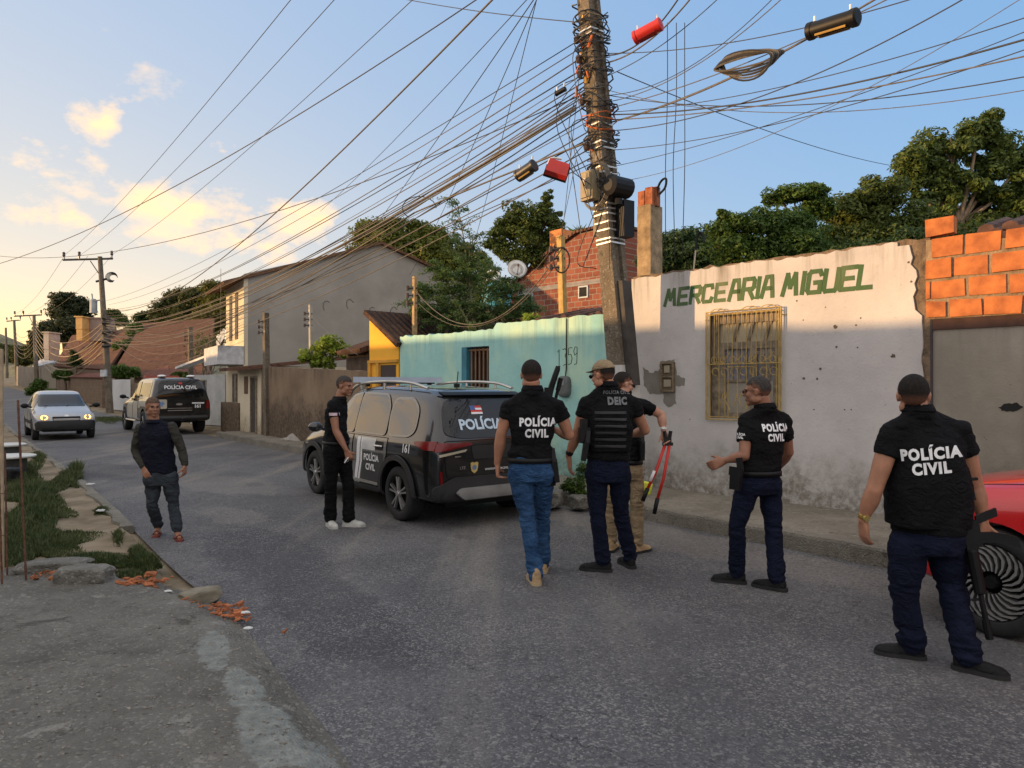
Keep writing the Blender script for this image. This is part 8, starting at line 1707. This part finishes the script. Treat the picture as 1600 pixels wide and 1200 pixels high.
q = MB(); c = at(265, 671, 7.3); d_ = decal([[(-.014, -.02), (.014, -.02), (.018, .005), (0, .022), (-.016, .004)]], c-V((0, .6, 0)), V((1, 0, 0)), UP, V((0, 1, 0)), p7.bvh, .005, .02); link('chest_mark', d_, WTX, p7.shirt, True)
# ================================================================ small things at the left edge
G_R = 'bare reinforcing rods at the left edge'
for k, (px0, py0, px1, py1, Y, r, lab) in enumerate(((28, 625, 42, 884, 5.6, .0085, 'rusty reinforcing rod standing alone in the pad edge, right of the paired rods'), (-3, 700, 4, 886, 5.5, .008, 'rusty reinforcing rod at the very left edge of the picture'), (8, 705, 12, 884, 5.75, .007, 'thin rusty rod just right of the leftmost rod'))):
    a = at(px1, py1, Y); a.z = .0; b = MB(); c = at(px0, py0, Y); pts = [a.lerp(c, i/26) for i in range(27)]; b.tube(pts, [r*(1.12 if i % 2 else .9) for i in range(27)], 7); tag(b.build('reinforcing_rod', M_RUST), lab, 'steel rod', G_R)
b = MB(); b.tube(smoothpath([at(24, 680, 5.6), at(30, 683, 5.58), at(40, 681, 5.6)], 4), .003, 5); tag(b.build('tie_wire', M_RUST), 'short twist of tie wire round the lone rusty rod', 'wire')
for k, y in enumerate((772, 836)):
    b = MB(); b.tube([at(-8, y, 5.5), at(15, y-2+k*3, 5.74)], .003, 5); tag(b.build('tie_wire', M_RUST), ('upper', 'lower')[k]+' thin wire tying the paired rods at the left edge', 'wire')
b = MB(); a = at(-5, 900, 5.9); a.z = 0; b.tube([a, at(-6, 545, 5.9)], [.055, .05], 8); tag(b.build('wooden_stake', mat('pale_wood', (.45, .32, .19), .85, var=.3, sc=8, bmp=.5)), 'pale wooden stake cut off by the left edge of the picture', 'post')  # pale tan wood, varied by noise
for k, (px, py, Y, r, lab) in enumerate(((12, 694, 13.2, .30, 'upper white round lid on the dark drums by the left edge'), (14, 712, 12.2, .40, 'lower white tabletop like lid on the dark drums by the left edge'))):
    t = thing('drum', lab, 'drum', V((at(px, py, Y).x, Y, 0))); c = at(px, py, Y); b = MB(); b.tube([V((c.x, Y, .0)), V((c.x, Y, c.z-.03))], [r*.62, r*.66], 20); b.build('barrel', mat('dark_drum', (.05, .05, .045), .7, var=.4, sc=6), t, True, auto=40)
    b = MB(); b.loft([[c+V((math.cos(w)*r*q, math.sin(w)*r*q, z)) for w in [6.283*i/28 for i in range(28)]] for q, z in ((.95, -.035), (1, -.02), (1, .0), (.9, .012), (.1, .02))]); b.build('lid', mat('lid_white', (.55, .54, .50), .6, var=.15, sc=5), t, True, auto=40)
rock('dark_pot', 'dark flower pot with a sprig standing below the white lids', V((at(12, 740, 11.6).x, 11.6, .12)), (.17, .17, .15), M_BLK, 1, 'plant pot')
t = thing('trash_bin', 'dark dented bin standing on the pavement in front of the low cream house', 'bin', gd(411, 674, .16)); c = gd(411, 674, .16)
b = MB(); b.tube([c, c+UP*.02, c+UP*.34, c+UP*.36], [.12, .14, .17, .15], 16); b.build('tub', mat('bin_dark', (.07, .07, .065), .6, var=.4, sc=9), t, True, auto=40); b = MB(); b.tube([c+UP*.2+V((math.cos(w)*.168, math.sin(w)*.168, 0)) for w in [6.283*i/20 for i in range(21)]], .012, 5); b.build('hoop', M_POLE, t)
b = MB(); p = gd(1240, 1080, .0)
